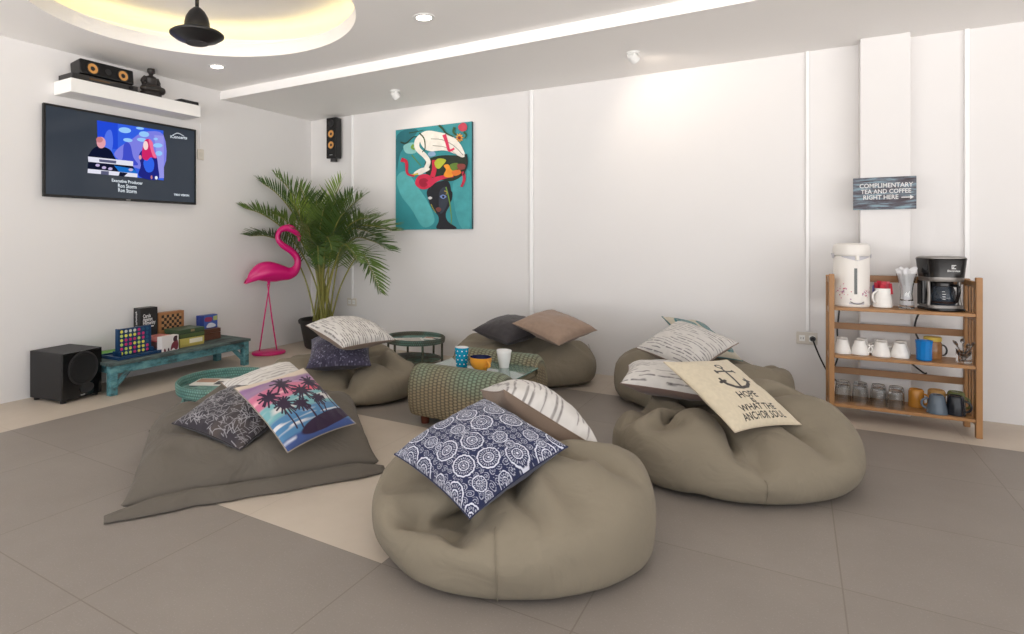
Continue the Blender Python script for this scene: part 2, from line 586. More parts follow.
def television():
    y0, y1, z0, z1 = 2.292, 3.645, 1.514, 2.224
    t = thing('television', 'flat black television mounted on the left wall, showing a concert', 'television', (XL, (y0 + y1) / 2, z0))
    W, H = y1 - y0, z1 - z0
    MB().bx(0.03, 0.056, -W / 2, W / 2, 0, H).build('housing', black_gl, t, smooth=False, bevel=0.006)
    MB().bx(0.001, 0.03, -0.2, 0.2, 0.15, 0.5).build('wall_mount', black_m, t, smooth=False)
    b = 0.016
    bz = MB()
    for a in ((-W / 2, W / 2, 0, b * 1.3), (-W / 2, W / 2, H - b, H), (-W / 2, -W / 2 + b, b * 1.3, H - b), (W / 2 - b, W / 2, b * 1.3, H - b)):
        bz.bx(0.056, 0.061, *a)
    bz.build('bezel', black_gl, t, smooth=False)
    MB().bx(0.061, 0.0615, -0.02, 0.02, 0.006, 0.013).build('badge', mat('badge_grey', rgb(150, 150, 150), rough=0.3), t, smooth=False)
    E = lambda nm, c, s=1.0: emit_mat('screen_' + nm, rgb(*c), s)
    mats, idx = [], {}

    def M(nm, c, s=1.0):
        if nm not in idx:
            idx[nm] = len(mats)
            mats.append(E(nm, c, s))
        return idx[nm]
    f = homog([(-222, -44), (748, 127), (729, 596), (-241, 545)])
    lay = [0]

    def P(x, y):
        s, q = f(x, y)
        return (0.0575 + 0.00022 * lay[0], -W / 2 + s * W, H * (1 - q))
    mb = MB()
    bgm = mat('screen_background', rgb(24, 30, 38), rough=0.12, emit=rgb(44, 56, 70), emit_s=0.55)
    mats.append(bgm)
    mb.add([(0.0568, -W / 2 + b, b), (0.0568, W / 2 - b, b), (0.0568, W / 2 - b, H - b), (0.0568, -W / 2 + b, H - b)], [(0, 1, 2, 3)], 0)

    def poly(pts, nm, c, smooth=False, s=1.0):
        if smooth:
            pts = catmull(pts, 4, True)
        lay[0] += 1
        mb.poly([P(*p) for p in pts], M(nm, c, s))

    def ell(cx, cy, rx, ry, nm, c, rot=0.0):
        poly([(cx + rx * math.cos(a) * math.cos(rot) - ry * math.sin(a) * math.sin(rot), cy + rx * math.cos(a) * math.sin(rot) + ry * math.sin(a) * math.cos(rot)) for a in np.linspace(0, 2 * PI, 20)[:-1]], nm, c)
    poly([(117, 68), (540, 132), (530, 444), (118, 400)], 'blue', (52, 96, 226))
    poly([(117, 68), (250, 88), (245, 250), (117, 240)], 'deepblue', (36, 74, 214))
    poly([(230, 300), (240, 250), (330, 190), (420, 140), (540, 160), (535, 360), (370, 370)], 'lavender', (126, 128, 226), True)
    poly([(480, 160), (540, 165), (532, 430), (500, 430)], 'violet', (150, 150, 232))
    poly([(150, 250), (170, 150), (205, 130), (215, 210), (190, 290)], 'glowblue', (84, 116, 234), True)
    for e in ((293, 130, 40, 18, .1), (415, 155, 33, 18, .1), (310, 192, 30, 12, .1), (390, 118, 26, 8, .1), (400, 190, 32, 12, .1), (488, 185, 14, 8, 0), (505, 275, 22, 16, 0), (500, 225, 30, 14, 0)):
        ell(e[0], e[1], e[2], e[3], 'lights', (150, 200, 250), e[4])
    poly([(270, 310), (280, 230), (300, 205), (325, 225), (340, 300), (365, 350), (230, 330)], 'shade', (66, 78, 200), True)
    poly([(60, 320), (70, 265), (105, 235), (140, 232), (190, 250), (215, 290), (222, 330)], 'jacket', (16, 22, 48), True)
    ell(138, 208, 29, 36, 'skin', (226, 160, 170))
    ell(128, 190, 22, 18, 'skin2', (196, 124, 130))
    poly([(50, 295), (338, 325), (336, 355), (52, 328)], 'keys', (226, 226, 240))
    poly([(52, 328), (335, 355), (360, 400), (46, 380)], 'gear', (20, 24, 46))
    poly([(120, 312), (230, 322), (228, 340), (122, 328)], 'keydark', (90, 92, 120))
    poly([(215, 352), (340, 372), (362, 400), (250, 395)], 'cyan', (28, 110, 200))
    for q in ((110, 350), (150, 365), (190, 372), (320, 378)):
        ell(q[0], q[1], 14, 9, 'spark', (190, 176, 216))
    poly([(46, 372), (362, 402), (360, 426), (44, 398)], 'keys', (226, 226, 240))
    poly([(130, 385), (180, 388), (178, 412), (128, 406)], 'keydark', (90, 92, 120))
    poly([(250, 392), (300, 398), (275, 420), (240, 416)], 'gear', (20, 24, 46))
    poly([(375, 290), (400, 255), (450, 250), (485, 290), (495, 360), (490, 440), (372, 420), (385, 350)], 'dress', (34, 40, 130), True)
    poly([(402, 330), (440, 290), (470, 330), (460, 385), (420, 390)], 'sequins', (52, 100, 232), True)
    poly([(395, 300), (400, 240), (415, 195), (440, 185), (465, 205), (470, 250), (488, 305), (450, 300), (425, 320)], 'hair', (206, 40, 104), True)
    poly([(440, 190), (465, 205), (470, 250), (486, 300), (462, 290)], 'hair2', (240, 110, 150), True)
    ell(420, 226, 16, 28, 'face', (246, 214, 214))
    ell(382, 300, 9, 14, 'skin', (226, 160, 170))
    ell(480, 428, 9, 11, 'lights2', (236, 240, 255))
    ell(450, 425, 6, 12, 'skin2', (196, 124, 130))
    lay[0] = 3

    def word(body, cx, cy, size, ang, align='CENTER', xs=1.0):
        ca = math.tan(ang)
        def fn(x, y):
            return P(cx + x, cy - y + x * ca)
        mb.text(body, size, fn, M('text', (222, 230, 238)), align=align, xs=xs, bold=0.6)
    word('Executive Producer', 296, 453, 27, 0.10, xs=0.92)
    word('Ron Storm', 296, 482, 33, 0.085, xs=0.82)
    word('Ron Storm', 296, 510, 33, 0.085, xs=0.82)
    word('iConcerts', 636, 174, 27, 0.09)
    poly(catmull([(598, 158), (632, 146), (672, 166)], 6) + list(reversed(catmull([(600, 161), (632, 150), (671, 169)], 6))), 'text', (222, 230, 238))
    word('TRIO VISION', 640, 536, 17, 0.06, xs=1.0)
    mb.build('screen', mats, t, smooth=False)


television()

# ------------------------------------------------------------------ wall speaker in the corner
ROTX = Matrix.Rotation(PI / 2, 3, 'X')       # lathe axis towards -Y
ws = thing('wall_speaker', 'slim black wall speaker with orange cones high in the corner', 'speaker', (-4.445, 5.288, 2.10))
MB().bx(-0.072, 0.072, -0.13, -0.03, 0.0, 0.46).build('cabinet', black_gl, ws, smooth=False, bevel=0.008)
MB().bx(-0.03, 0.03, -0.03, -0.001, 0.12, 0.30).build('wall_bracket', black_m, ws, smooth=False)
MB().tube([(0, -0.08, 0.0), (0, -0.08, -0.035)], 0.04, n=20).build('lower_joint', black_sat, ws)
for z, r_ in ((0.275, 0.043), (0.15, 0.043)):
    c = Vector((0, -0.1305, z))
    w = MB().lathe([(0.048, -0.002), (0.048, 0.005), (r_, 0.005), (r_ - 0.004, 0.001)], c=c, M=ROTX).build('driver_ring', black_m, ws)
    MB().lathe([(r_ - 0.003, 0.003), (0.016, 0.0015)], c=c, M=ROTX).build('cone', cone_m, w)
    MB().lathe([(0.016, 0.002), (0.010, 0.006), (0, 0.007)], c=c, M=ROTX).build('dust_cap', mat('cap_brown', rgb(70, 46, 28), rough=.5), w)
MB().lathe([(0.042, -0.002), (0.042, 0.004), (0.034, 0.004), (0.030, 0.0), (0.012, 0.001), (0, 0.006)], c=(0, -0.1305, 0.395), M=ROTX).build('tweeter', black_sat, ws)
MB().bx(-0.02, 0.02, -0.1315, -0.13, 0.035, 0.042).build('badge', MATS['badge_grey'], ws, smooth=False)

# ------------------------------------------------------------------ painting
def painting():
    x0, x1, z0, z1 = -3.626, -2.715, 1.288, 2.352
    W, H = x1 - x0, z1 - z0
    t = thing('painting', 'teal canvas painting of a woman with a bird and flowers on her head', 'painting', (x0, YB - 0.001, z0))
    MB().bx(0, W, -0.034, 0, 0, H).build('canvas', mat('canvas_edge', rgb(52, 84, 88), rough=0.7), t, smooth=False)
    f = homog([(32, 85), (432, 38), (437, 600), (35, 605)])
    mats, idx, lay = [], {}, [0]

    def M(c, nz=0.25, sc=14):
        k = tuple(c)
        if k not in idx:
            idx[k] = len(mats)
            mats.append(mat('paint_%d_%d_%d' % k, rgb(*c), rough=0.6, noise_amt=nz, noise_scale=sc))
        return idx[k]
    mb = MB()

    def P(x, y):
        s, q = f(x, y)
        s, q = min(max(s, 0), 1), min(max(q, 0), 1)
        return (s * W, -0.0345 - 0.0003 * lay[0], H * (1 - q))

    def B(c, pts, smooth=True):
        lay[0] += 1
        if smooth:
            pts = catmull(pts, 5, True)
        # a closed outline turned into a fan around its middle
        mb.poly([P(*p) for p in pts], M(c))

    def S(c, pts, w0, w1):
        """a brush stroke along pts tapering from w0 to w1"""
        lay[0] += 1
        q = catmull(pts, 6)
        L, R = [], []
        for i, p in enumerate(q):
            a = np.array(q[max(i - 1, 0)][:2]); b_ = np.array(q[min(i + 1, len(q) - 1)][:2])
            d = b_ - a
            d = d / (np.linalg.norm(d) + 1e-9)
            w = (w0 + (w1 - w0) * i / (len(q) - 1)) / 2
            L.append((p[0] - d[1] * w, p[1] + d[0] * w))
            R.append((p[0] + d[1] * w, p[1] - d[0] * w))
        k = len(q)
        mb.add([P(*p) for p in L + R], [(i, i + 1, k + i + 1, k + i) for i in range(k - 1)], M(c))
    teal = (52, 142, 150)
    mb.add([P(32, 85), P(432, 38), P(437, 600), P(35, 605)], [(0, 3, 2, 1)], M(teal, 0.28, 5))
    B((88, 176, 180), [(40, 330), (90, 300), (150, 380), (210, 470), (240, 560), (180, 590), (120, 500), (60, 420)])
    B((70, 160, 166), [(340, 350), (425, 300), (430, 580), (380, 590), (345, 480)])
    B((34, 104, 114), [(40, 110), (150, 85), (60, 200), (40, 300)])
    B((130, 190, 190), [(75, 165), (130, 150), (140, 200), (90, 205)])
    # neck, face
    dark = (30, 32, 40)
    B(dark, [(200, 400), (240, 360), (310, 350), (328, 410), (322, 470), (300, 520), (312, 560), (358, 598), (255, 600), (262, 560), (258, 530), (225, 490), (205, 440)])
    B((52, 58, 72), [(268, 400), (300, 380), (316, 430), (300, 490), (270, 520), (262, 460)])
    B((20, 22, 28), [(318, 400), (334, 410), (330, 450), (318, 455)])
    B((120, 66, 60), [(246, 495), (262, 486), (276, 498), (262, 512)])
    B((210, 210, 214), [(205, 438), (216, 430), (228, 438), (216, 446)])
    B((120, 144, 200), [(268, 430), (285, 420), (303, 431), (285, 442)])
    B((20, 20, 30), [(282, 425), (292, 428), (290, 437), (281, 436)])
    S((110, 150, 60), [(300, 380), (318, 450), (330, 540), (328, 575)], 7, 3)
    S((176, 150, 60), [(292, 400), (306, 408), (300, 420)], 6, 3)
    S((170, 160, 60), [(222, 470), (232, 490), (248, 516)], 4, 2)
    # headdress
    B((30, 46, 34), [(190, 250), (250, 220), (330, 215), (400, 225), (412, 270), (385, 320), (330, 350), (260, 340), (200, 320)])
    B((206, 40, 74), [(140, 345), (160, 320), (200, 315), (230, 340), (210, 385), (170, 392), (140, 370)])
    B((164, 22, 56), [(160, 345), (190, 335), (210, 355), (190, 380), (165, 375)])
    S((208, 44, 82), [(205, 370), (250, 340), (310, 325), (340, 325)], 34, 8)
    S((200, 40, 70), [(236, 240), (238, 290), (228, 330)], 22, 26)
    B((236, 150, 44), [(288, 270), (310, 262), (330, 285), (345, 300), (335, 326), (305, 330), (288, 318), (300, 290)])
    B((176, 186, 58), [(240, 250), (262, 232), (300, 240), (282, 268), (262, 286), (245, 275)])
    B((220, 120, 50), [(330, 300), (370, 290), (378, 310), (345, 322)])
    B((96, 126, 50), [(320, 265), (360, 255), (368, 280), (335, 295)])
    B((140, 66, 60), [(360, 262), (398, 262), (400, 285), (368, 290)])
    B((136, 168, 200), [(205, 205), (235, 195), (245, 215), (215, 222)])
    S((120, 160, 60), [(130, 160), (120, 175), (135, 185)], 14, 10)
    S((94, 138, 66), [(120, 215), (150, 250), (170, 272)], 6, 3)
    S((40, 60, 44), [(60, 148), (90, 152), (130, 120), (165, 125)], 9, 4)
    S((40, 70, 44), [(105, 100), (150, 92), (180, 85)], 6, 3)
    # white bird: body, neck, head
    wht = (232, 228, 220)
    B(wht, [(160, 110), (200, 88), (260, 95), (320, 110), (370, 150), (400, 210), (385, 226), (340, 205), (290, 190), (220, 195), (185, 180), (165, 150)])
    S(wht, [(180, 110), (150, 140), (150, 180), (190, 220), (208, 250), (195, 285)], 30, 22)
    B(wht, [(130, 310), (165, 285), (205, 278), (215, 290), (190, 305), (160, 318)])
    S((206, 190, 70), [(155, 312), (125, 318), (110, 320)], 10, 4)
    S((120, 120, 110), [(220, 130), (280, 135), (340, 165), (392, 215)], 3, 3)
    S((150, 146, 136), [(230, 165), (300, 175), (360, 215)], 4, 2)
    S((60, 80, 50), [(160, 100), (185, 130), (190, 180), (175, 200)], 8, 4)
    S((210, 50, 90), [(290, 108), (305, 150), (318, 190), (345, 180)], 20, 10)
    # ribbons
    S((196, 36, 66), [(65, 238), (92, 252), (98, 310), (135, 325)], 22, 8)
    S((186, 40, 70), [(392, 300), (398, 340), (384, 380)], 18, 12)
    # flowers top right
    for k in range(9):
        a = 2 * PI * k / 9
        S((232, 160, 50), [(371, 124), (371 + 20 * math.cos(a), 124 + 22 * math.sin(a))], 8, 5)
    B((120, 40, 30), [(364, 118), (378, 118), (378, 132), (364, 132)])
    B((186, 60, 80), [(366, 62), (390, 46), (410, 60), (408, 84), (385, 92), (368, 80)])
    S((40, 74, 46), [(262, 58), (285, 80), (300, 100), (340, 120)], 12, 6)
    S((44, 84, 50), [(345, 70), (340, 95), (355, 110)], 14, 8)
    S((44, 84, 50), [(395, 95), (408, 110), (400, 130)], 12, 6)
    S((30, 36, 36), [(405, 210), (412, 260), (395, 320)], 14, 5)
    mb.build('picture', mats, t, smooth=False)


painting()

# ------------------------------------------------------------------ outlets
def outlet(x, z, label, plug):
    t = thing('power_outlet', label, 'socket', (x, YB - 0.001, z))
    MB().bx(-0.066, 0.066, -0.012, 0, -0.045, 0.045).build('plate', MATS['plate_beige'], t, smooth=False, bevel=0.004)
    for sx in (-0.03, 0.03):
        s = MB().bx(sx - 0.018, sx + 0.018, -0.014, -0.012, -0.022, 0.022).build('socket_insert', white_pl, t, smooth=False)
        MB().bx(sx - 0.009, sx - 0.006, -0.0145, -0.014, -0.008, 0.008).bx(sx + 0.006, sx + 0.009, -0.0145, -0.014, -0.008, 0.008).build('slot', black_m, s, smooth=False)


outlet(0.062, 0.455, 'beige double power outlet on the back wall left of the wooden rack', True)
outlet(-4.245, 0.478, 'beige power outlet low on the back wall beside the potted palm', False)
cab = thing('cable', 'black power cord from the wall outlet down behind the wooden rack', 'cable', (0.098, YB, 0.455))
MB().tube([(0, -0.017, 0), (0, -0.05, 0)], [0.02, 0.014], n=12).build('plug', black_m, cab)
MB().tube(catmull([(0, -0.048, 0), (0.01, -0.075, -0.03), (0.05, -0.07, -0.14), (0.10, -0.06, -0.24), (0.16, -0.05, -0.30)]), 0.0055, n=8).build('cord', black_m, cab)
for nm, pts in (('black cord hanging behind the white cups on the rack', [(0.262, 5.262, 0.72), (0.255, 5.262, 0.64), (0.246, 5.262, 0.52), (0.256, 5.262, 0.40), (0.24, 5.262, 0.30), (0.20, 5.262, 0.20)]),
                ('black cord hanging below the coffee maker behind the rack', [(0.72, 5.085, 0.75), (0.70, 5.115, 0.73), (0.672, 5.125, 0.66), (0.665, 5.125, 0.58), (0.70, 5.125, 0.50), (0.76, 5.125, 0.47), (0.70, 5.125, 0.43), (0.63, 5.11, 0.39), (0.70, 5.09, 0.316), (0.72, 5.082, 0.314)])):
    tag(MB().tube(catmull(pts), 0.0055, n=8).build('cable', black_m), nm, 'cable')

# ------------------------------------------------------------------ subwoofer
sub = thing('subwoofer', 'black cube subwoofer on the floor left of the teal bench', 'speaker', (-4.683, 2.38, 0), rotz=0.17)
MB().bx(-0.155, 0.182, -0.16, 0.16, 0.02, 0.365).build('cabinet', mat('sub_black', rgb(33, 32, 33), rough=0.5, bump=0.1, bump_scale=90), sub, smooth=False, bevel=0.004)
MB().bx(0.182, 0.2, -0.16, 0.16, 0.02, 0.365).build('front_panel', black_gl, sub, smooth=False, bevel=0.005)
for sx in (-0.12, 0.16):
    for sy in (-0.13, 0.13):
        MB().lathe([(0, 0), (0.02, 0), (0.022, 0.02), (0, 0.02)], c=(sx, sy, 0), n=16).build('foot', black_m, sub)
w = MB().lathe([(0.125, -0.002), (0.125, 0.004), (0.118, 0.006), (0.112, 0.002)], c=(0.201, 0.0, 0.235), M=ROTY, n=48).build('driver_ring', black_sat, sub)
MB().lathe([(0.112, 0.004), (0.10, 0.008), (0.09, 0.002), (0.04, -0.001), (0, 0.006)], c=(0.201, 0.0, 0.235), M=ROTY, n=48).build('cone', mat('cone_black', rgb(20, 20, 21), rough=0.7), w)
MB().lathe([(0.058, -0.001), (0.058, 0.005), (0.046, 0.003), (0.04, 0.0006), (0, 0.0005)], c=(0.201, 0.03, 0.085), M=ROTY, n=32, sx=0.62).build('bass_port', black_sat, sub)
MB().bx(0.2002, 0.2008, -0.02, 0.015, 0.034, 0.042).build('badge', MATS['badge_grey'], sub, smooth=False)


# ------------------------------------------------------------------ weathered teal bench
def weathered(name, c1, c2, c3, scale=7.0, rough=0.65, stretch=(1, 1, 1)):
    m = mat(name, rgb(*c1), rough=rough, bump=0.35, bump_scale=40)
    nt = m.node_tree
    tc = nt.nodes.new('ShaderNodeTexCoord')
    mp = nt.nodes.new('ShaderNodeMapping')
    mp.inputs['Scale'].default_value = stretch
    n = nt.nodes.new('ShaderNodeTexNoise')
    n.inputs['Scale'].default_value = scale
    n.inputs['Detail'].default_value = 8
    n.inputs['Roughness'].default_value = 0.7
    r = nt.nodes.new('ShaderNodeValToRGB')
    r.color_ramp.elements[0].position = 0.36
    r.color_ramp.elements[0].color = rgb(*c3)
    r.color_ramp.elements[1].position = 0.62
    r.color_ramp.elements[1].color = rgb(*c2)
    e = r.color_ramp.elements.new(0.49)
    e.color = rgb(*c1)
    nt.links.new(tc.outputs['Object'], mp.inputs['Vector'])
    nt.links.new(mp.outputs[0], n.inputs['Vector'])
    nt.links.new(n.outputs['Fac'], r.inputs[0])
    nt.links.new(r.outputs[0], nt.nodes['Principled BSDF'].inputs['Base Color'])
    return m


teal_top = weathered('bench_top_paint', (82, 98, 96), (104, 122, 118), (58, 60, 58), 6, stretch=(3, 0.6, 1))
teal_leg = weathered('bench_leg_paint', (78, 130, 138), (112, 162, 166), (52, 66, 68), 9, stretch=(1.5, 0.7, 1.5))
bench = thing('low_bench', 'low weathered teal wooden bench against the left wall holding board games', 'bench', (-4.61, 3.24, 0))
bm_ = MB()
for k in range(3):
    x0 = -0.235 + k * 0.158
    bm_.bx(x0, x0 + 0.156, -0.685, 0.685, 0.226, 0.25)
bm_.build('tabletop', teal_top, bench, smooth=False, bevel=0.004)
MB().bx(0.185, 0.21, -0.62, 0.62, 0.158, 0.226).bx(-0.21, -0.185, -0.62, 0.62, 0.158, 0.226).build('apron', teal_leg, bench, smooth=False, bevel=0.003)
MB().bx(-0.185, 0.185, -0.645, -0.62, 0.158, 0.226).bx(-0.185, 0.185, 0.62, 0.645, 0.158, 0.226).build('end_rail', teal_leg, bench, smooth=False, bevel=0.003)
for sx in (-0.195, 0.195):
    for sy in (-0.645, 0.645):
        MB().box((sx, sy, 0.113), (0.055, 0.06, 0.226), taper=1.0).build('leg', teal_leg, bench, smooth=False, bevel=0.004)
        s = -1 if sy > 0 else 1
        MB().tube([(sx, sy + s * 0.02, 0.06), (sx, sy + s * 0.15, 0.185)], 0.022, n=4).build('brace', teal_leg, bench, smooth=False)

# --- board games on the bench (z = .25)
ZT = 0.2505
navy = mat('navy_plastic', rgb(22, 60, 98), rough=0.35)
game = thing('disc_drop_game', 'blue upright disc-dropping game with coloured discs on a blue tray at the bench front', 'game', (-4.555, 2.835, ZT), rotz=0.06)
MB().bx(-0.14, 0.11, -0.185, 0.22, 0.0, 0.012).bx(-0.14, -0.13, -0.185, 0.22, 0.012, 0.024).bx(0.10, 0.11, -0.185, 0.22, 0.012, 0.024).bx(-0.13, 0.10, -0.185, -0.175, 0.012, 0.024).bx(-0.13, 0.10, 0.21, 0.22, 0.012, 0.024).build('base_tray', navy, game, smooth=False, bevel=0.003)
MB().bx(-0.014, 0.014, -0.12, 0.165, 0.012, 0.225).bx(-0.018, 0.018, -0.128, -0.116, 0.012, 0.228).bx(-0.018, 0.018, 0.161, 0.173, 0.012, 0.228).bx(-0.05, 0.05, -0.128, -0.116, 0.012, 0.05).bx(-0.05, 0.05, 0.161, 0.173, 0.012, 0.05).build('frame', navy, game, smooth=False, bevel=0.003)
dcol = {'y': mat('disc_yellow', rgb(226, 222, 96), rough=0.35), 'm': mat('disc_magenta', rgb(196, 52, 116), rough=0.35), 'w': mat('disc_hole', rgb(206, 212, 200), rough=0.5), 'g': mat('disc_green', rgb(196, 216, 110), rough=.35), 'b': mat('disc_blue', rgb(34, 84, 116), rough=.4)}
rows = ['ywwwmbb', 'gyyymmb', 'ymmmgmb', 'gmmygyb', 'mgymyym', 'yggmyym']
for i, rr in enumerate(rows):
    for j, ch in enumerate(rr):
        MB().lathe([(0, 0.0), (0.0125, 0.0), (0.0125, 0.0025), (0.009, 0.0035), (0, 0.003)], c=(0.0142, -0.094 + j * 0.0385, 0.203 - i * 0.0345), M=ROTY, n=14).build('disc', dcol[ch], game)
grn = thing('folded_board', 'bright green folded game board leaning behind the blue disc game', 'board game', (-4.755, 2.735, ZT))
MB().box((0, 0, 0.006), (0.13, 0.25, 0.01)).build('lower_leaf', mat('card_green', rgb(76, 140, 48), rough=0.5), grn, smooth=False)
MB().box((0, 0, 0.0175), (0.13, 0.25, 0.01), rot=Matrix.Rotation(0.0, 3, 'Y')).build('upper_leaf', mat('card_green2', rgb(98, 160, 56), rough=0.5), grn, smooth=False)

bb = thing('card_game_box', 'tall black card game box with white lettering standing at the wall on the bench', 'box', (-4.80, 3.122, ZT), rotz=0.06)
MB().bx(-0.045, 0.045, -0.085, 0.085, 0, 0.345).build('box_body', black_sat, bb, smooth=False, bevel=0.002)
tx = MB()
TXT = mat('print_white', rgb(226, 226, 226), rough=0.6)
for i, (s, sz) in enumerate((('Cards', 0.042), ('Against', 0.042), ('Humanity', 0.042), ('A party game', 0.026))):
    zz = 0.275 - i * 0.030
    tx.text(s, sz, lambda x, y, zz=zz: (0.0456, -0.06 + x, zz + y), align='LEFT', bold=0.001, xs=0.75)
tx.build('lettering', TXT, bb, smooth=False)
tx = MB()
tx.text('Cards Against Humanity', 0.03, lambda x, y: (-0.005 + y, -0.0856, 0.17 + x), bold=0.0006)
tx.build('spine_lettering', TXT, bb, smooth=False)

chess_m = bpy.data.materials.new('chess_squares')
chess_m.use_nodes = True
_nt = chess_m.node_tree
_ck = _nt.nodes.new('ShaderNodeTexChecker')
_ck.inputs['Scale'].default_value = 1 / 0.0262
_ck.inputs['Color1'].default_value = rgb(40, 26, 20)
_ck.inputs['Color2'].default_value = rgb(178, 134, 92)
_tc = _nt.nodes.new('ShaderNodeTexCoord')
_nt.links.new(_tc.outputs['Object'], _ck.inputs['Vector'])
_nt.links.new(_ck.outputs['Color'], _nt.nodes['Principled BSDF'].inputs['Base Color'])
wood_lt = mat('chess_wood', rgb(160, 112, 72), rough=0.45, noise_amt=0.2, noise_scale=12)
ch = thing('chess_box', 'folded wooden chess board box standing on edge behind the game boxes', 'board game', (-4.79, 3.355, ZT), rotz=0.05)
MB().bx(-0.035, 0.02, -0.135, 0.135, 0, 0.285).build('wooden_case', wood_lt, ch, smooth=False, bevel=0.003)
MB().bx(0.0202, 0.0212, -0.1048, 0.1048, 0.1312, 0.2622).build('checker_field', chess_m, ch, smooth=False)


def game_box(label, x, y, z, sx, sy, sz, c, cl, rot=0.0, edge=None, name='game_box'):
    t = thing(name, label, 'box', (x, y, z), rot)
    lm = mat('card_%d_%d_%d' % c, rgb(*c), rough=0.5)
    MB().bx(-sx / 2 + .002, sx / 2 - .002, -sy / 2 + .002, sy / 2 - .002, 0, sz * 0.5).build('box_base', lm, t, smooth=False)
    MB().bx(-sx / 2, sx / 2, -sy / 2, sy / 2, sz * 0.25, sz).build('lid', mat('card_%d_%d_%d' % cl, rgb(*cl), rough=0.45), t, smooth=False, bevel=0.0015)
    if edge:
        MB().bx(sx / 2, sx / 2 + 0.0006, -sy * edge[1], sy * edge[2], sz * 0.36, sz * 0.86).build('printed_label', mat('card_%d_%d_%d' % edge[0], rgb(*edge[0]), rough=0.5), t, smooth=False)
    return t


game_box('yellow game box with a white side label at the bottom of the bench stack', -4.60, 3.372, ZT, 0.19, 0.26, 0.075, (176, 160, 84), (190, 176, 92), 0.05, ((232, 226, 206), 0.12, 0.42))
game_box('olive green flat game box lying on the yellow box', -4.605, 3.378, ZT + 0.0755, 0.19, 0.26, 0.035, (70, 84, 48), (82, 98, 58), 0.04)
game_box('dark green game box on top of the bench stack', -4.61, 3.375, ZT + 0.111, 0.19, 0.275, 0.04, (56, 72, 50), (64, 84, 58), 0.06, ((148, 128, 96), 0.05, 0.10))
game_box('dark red flat game box lying in front of the black card box', -4.62, 3.13, ZT, 0.15, 0.17, 0.075, (66, 40, 40), (80, 48, 46), 0.08)
game_box('pink and red card box on the dark red box by the black card box', -4.62, 3.125, ZT + 0.0755, 0.14, 0.16, 0.04, (168, 60, 70), (196, 120, 112), 0.1, ((150, 44, 58), 0.0, 0.48))
pb = thing('picture_card_box', 'small white box with a dark red picture at the front of the bench stack', 'box', (-4.49, 3.125, ZT), 0.1)
MB().bx(-0.03, 0.03, -0.085, 0.085, 0, 0.125).build('box_body', mat('card_white', rgb(226, 220, 218), rough=0.5), pb, smooth=False, bevel=0.002)
pm = MB()
for k, pts in enumerate(([(0.0, 0.0), (0.03, 0.02), (0.055, 0.0), (0.075, 0.01), (0.08, 0.06), (0.055, 0.10), (0.03, 0.07), (0.01, 0.05)], [(0.03, 0.08), (0.06, 0.075), (0.07, 0.115), (0.045, 0.12), (0.03, 0.105)], [(-0.07, 0.0), (-0.06, 0.03), (-0.045, 0.0)], [(-0.03, 0.0), (-0.022, 0.03), (-0.01, 0.0)])):
    pm.poly([(0.0304 + k * 2e-4, y, max(z, 0.002)) for y, z in catmull(pts, 4, True)], k % 2)
pm.build('printed_picture', [mat('print_maroon', rgb(120, 50, 60), rough=.5), mat('print_dark', rgb(60, 36, 44), rough=.5)], pb, smooth=False)
wb = thing('wooden_box', 'small dark brown wooden box at the right end of the bench', 'box', (-4.68, 3.672, ZT))
MB().bx(-0.06, 0.06, -0.105, 0.105, 0, 0.062).build('box_base', mat('wood_dark', rgb(92, 56, 40), rough=0.45, noise_amt=0.2, noise_scale=20), wb, smooth=False, bevel=0.003)
MB().bx(-0.06, 0.06, -0.105, 0.105, 0.064, 0.10).build('lid', MATS['wood_dark'], wb, smooth=False, bevel=0.003)
ub = thing('puzzle_box', 'small blue picture box standing on the brown wooden box', 'box', (-4.70, 3.685, ZT + 0.1005))
MB().bx(-0.035, 0.03, -0.095, 0.095, 0, 0.125).build('box_body', mat('card_blue', rgb(44, 62, 132), rough=0.4), ub, smooth=False, bevel=0.002)
um = MB()
um.poly([(0.0304, y, z) for y, z in ((-0.06, 0.004), (0.093, 0.004), (0.093, 0.122), (-0.06, 0.122))], 0)
um.poly([(0.0308, y, z) for y, z in catmull([(-0.03, 0.01), (0.06, 0.01), (0.07, 0.03), (0.03, 0.05), (-0.01, 0.045)], 4, True)], 1)
um.poly([(0.0309, y, z) for y, z in catmull([(-0.05, 0.07), (0.02, 0.065), (0.03, 0.10), (-0.04, 0.105)], 4, True)], 2)
um.poly([(0.031, y, z) for y, z in ((0.045, 0.07), (0.09, 0.07), (0.09, 0.115), (0.045, 0.11))], 3)
um.build('printed_picture', [mat('print_blue', rgb(62, 92, 168), rough=.4), mat('print_pale', rgb(214, 220, 232), rough=.4), mat('print_red', rgb(150, 54, 92), rough=.4), mat('print_yellow', rgb(176, 184, 116), rough=.4)], ub, smooth=False)


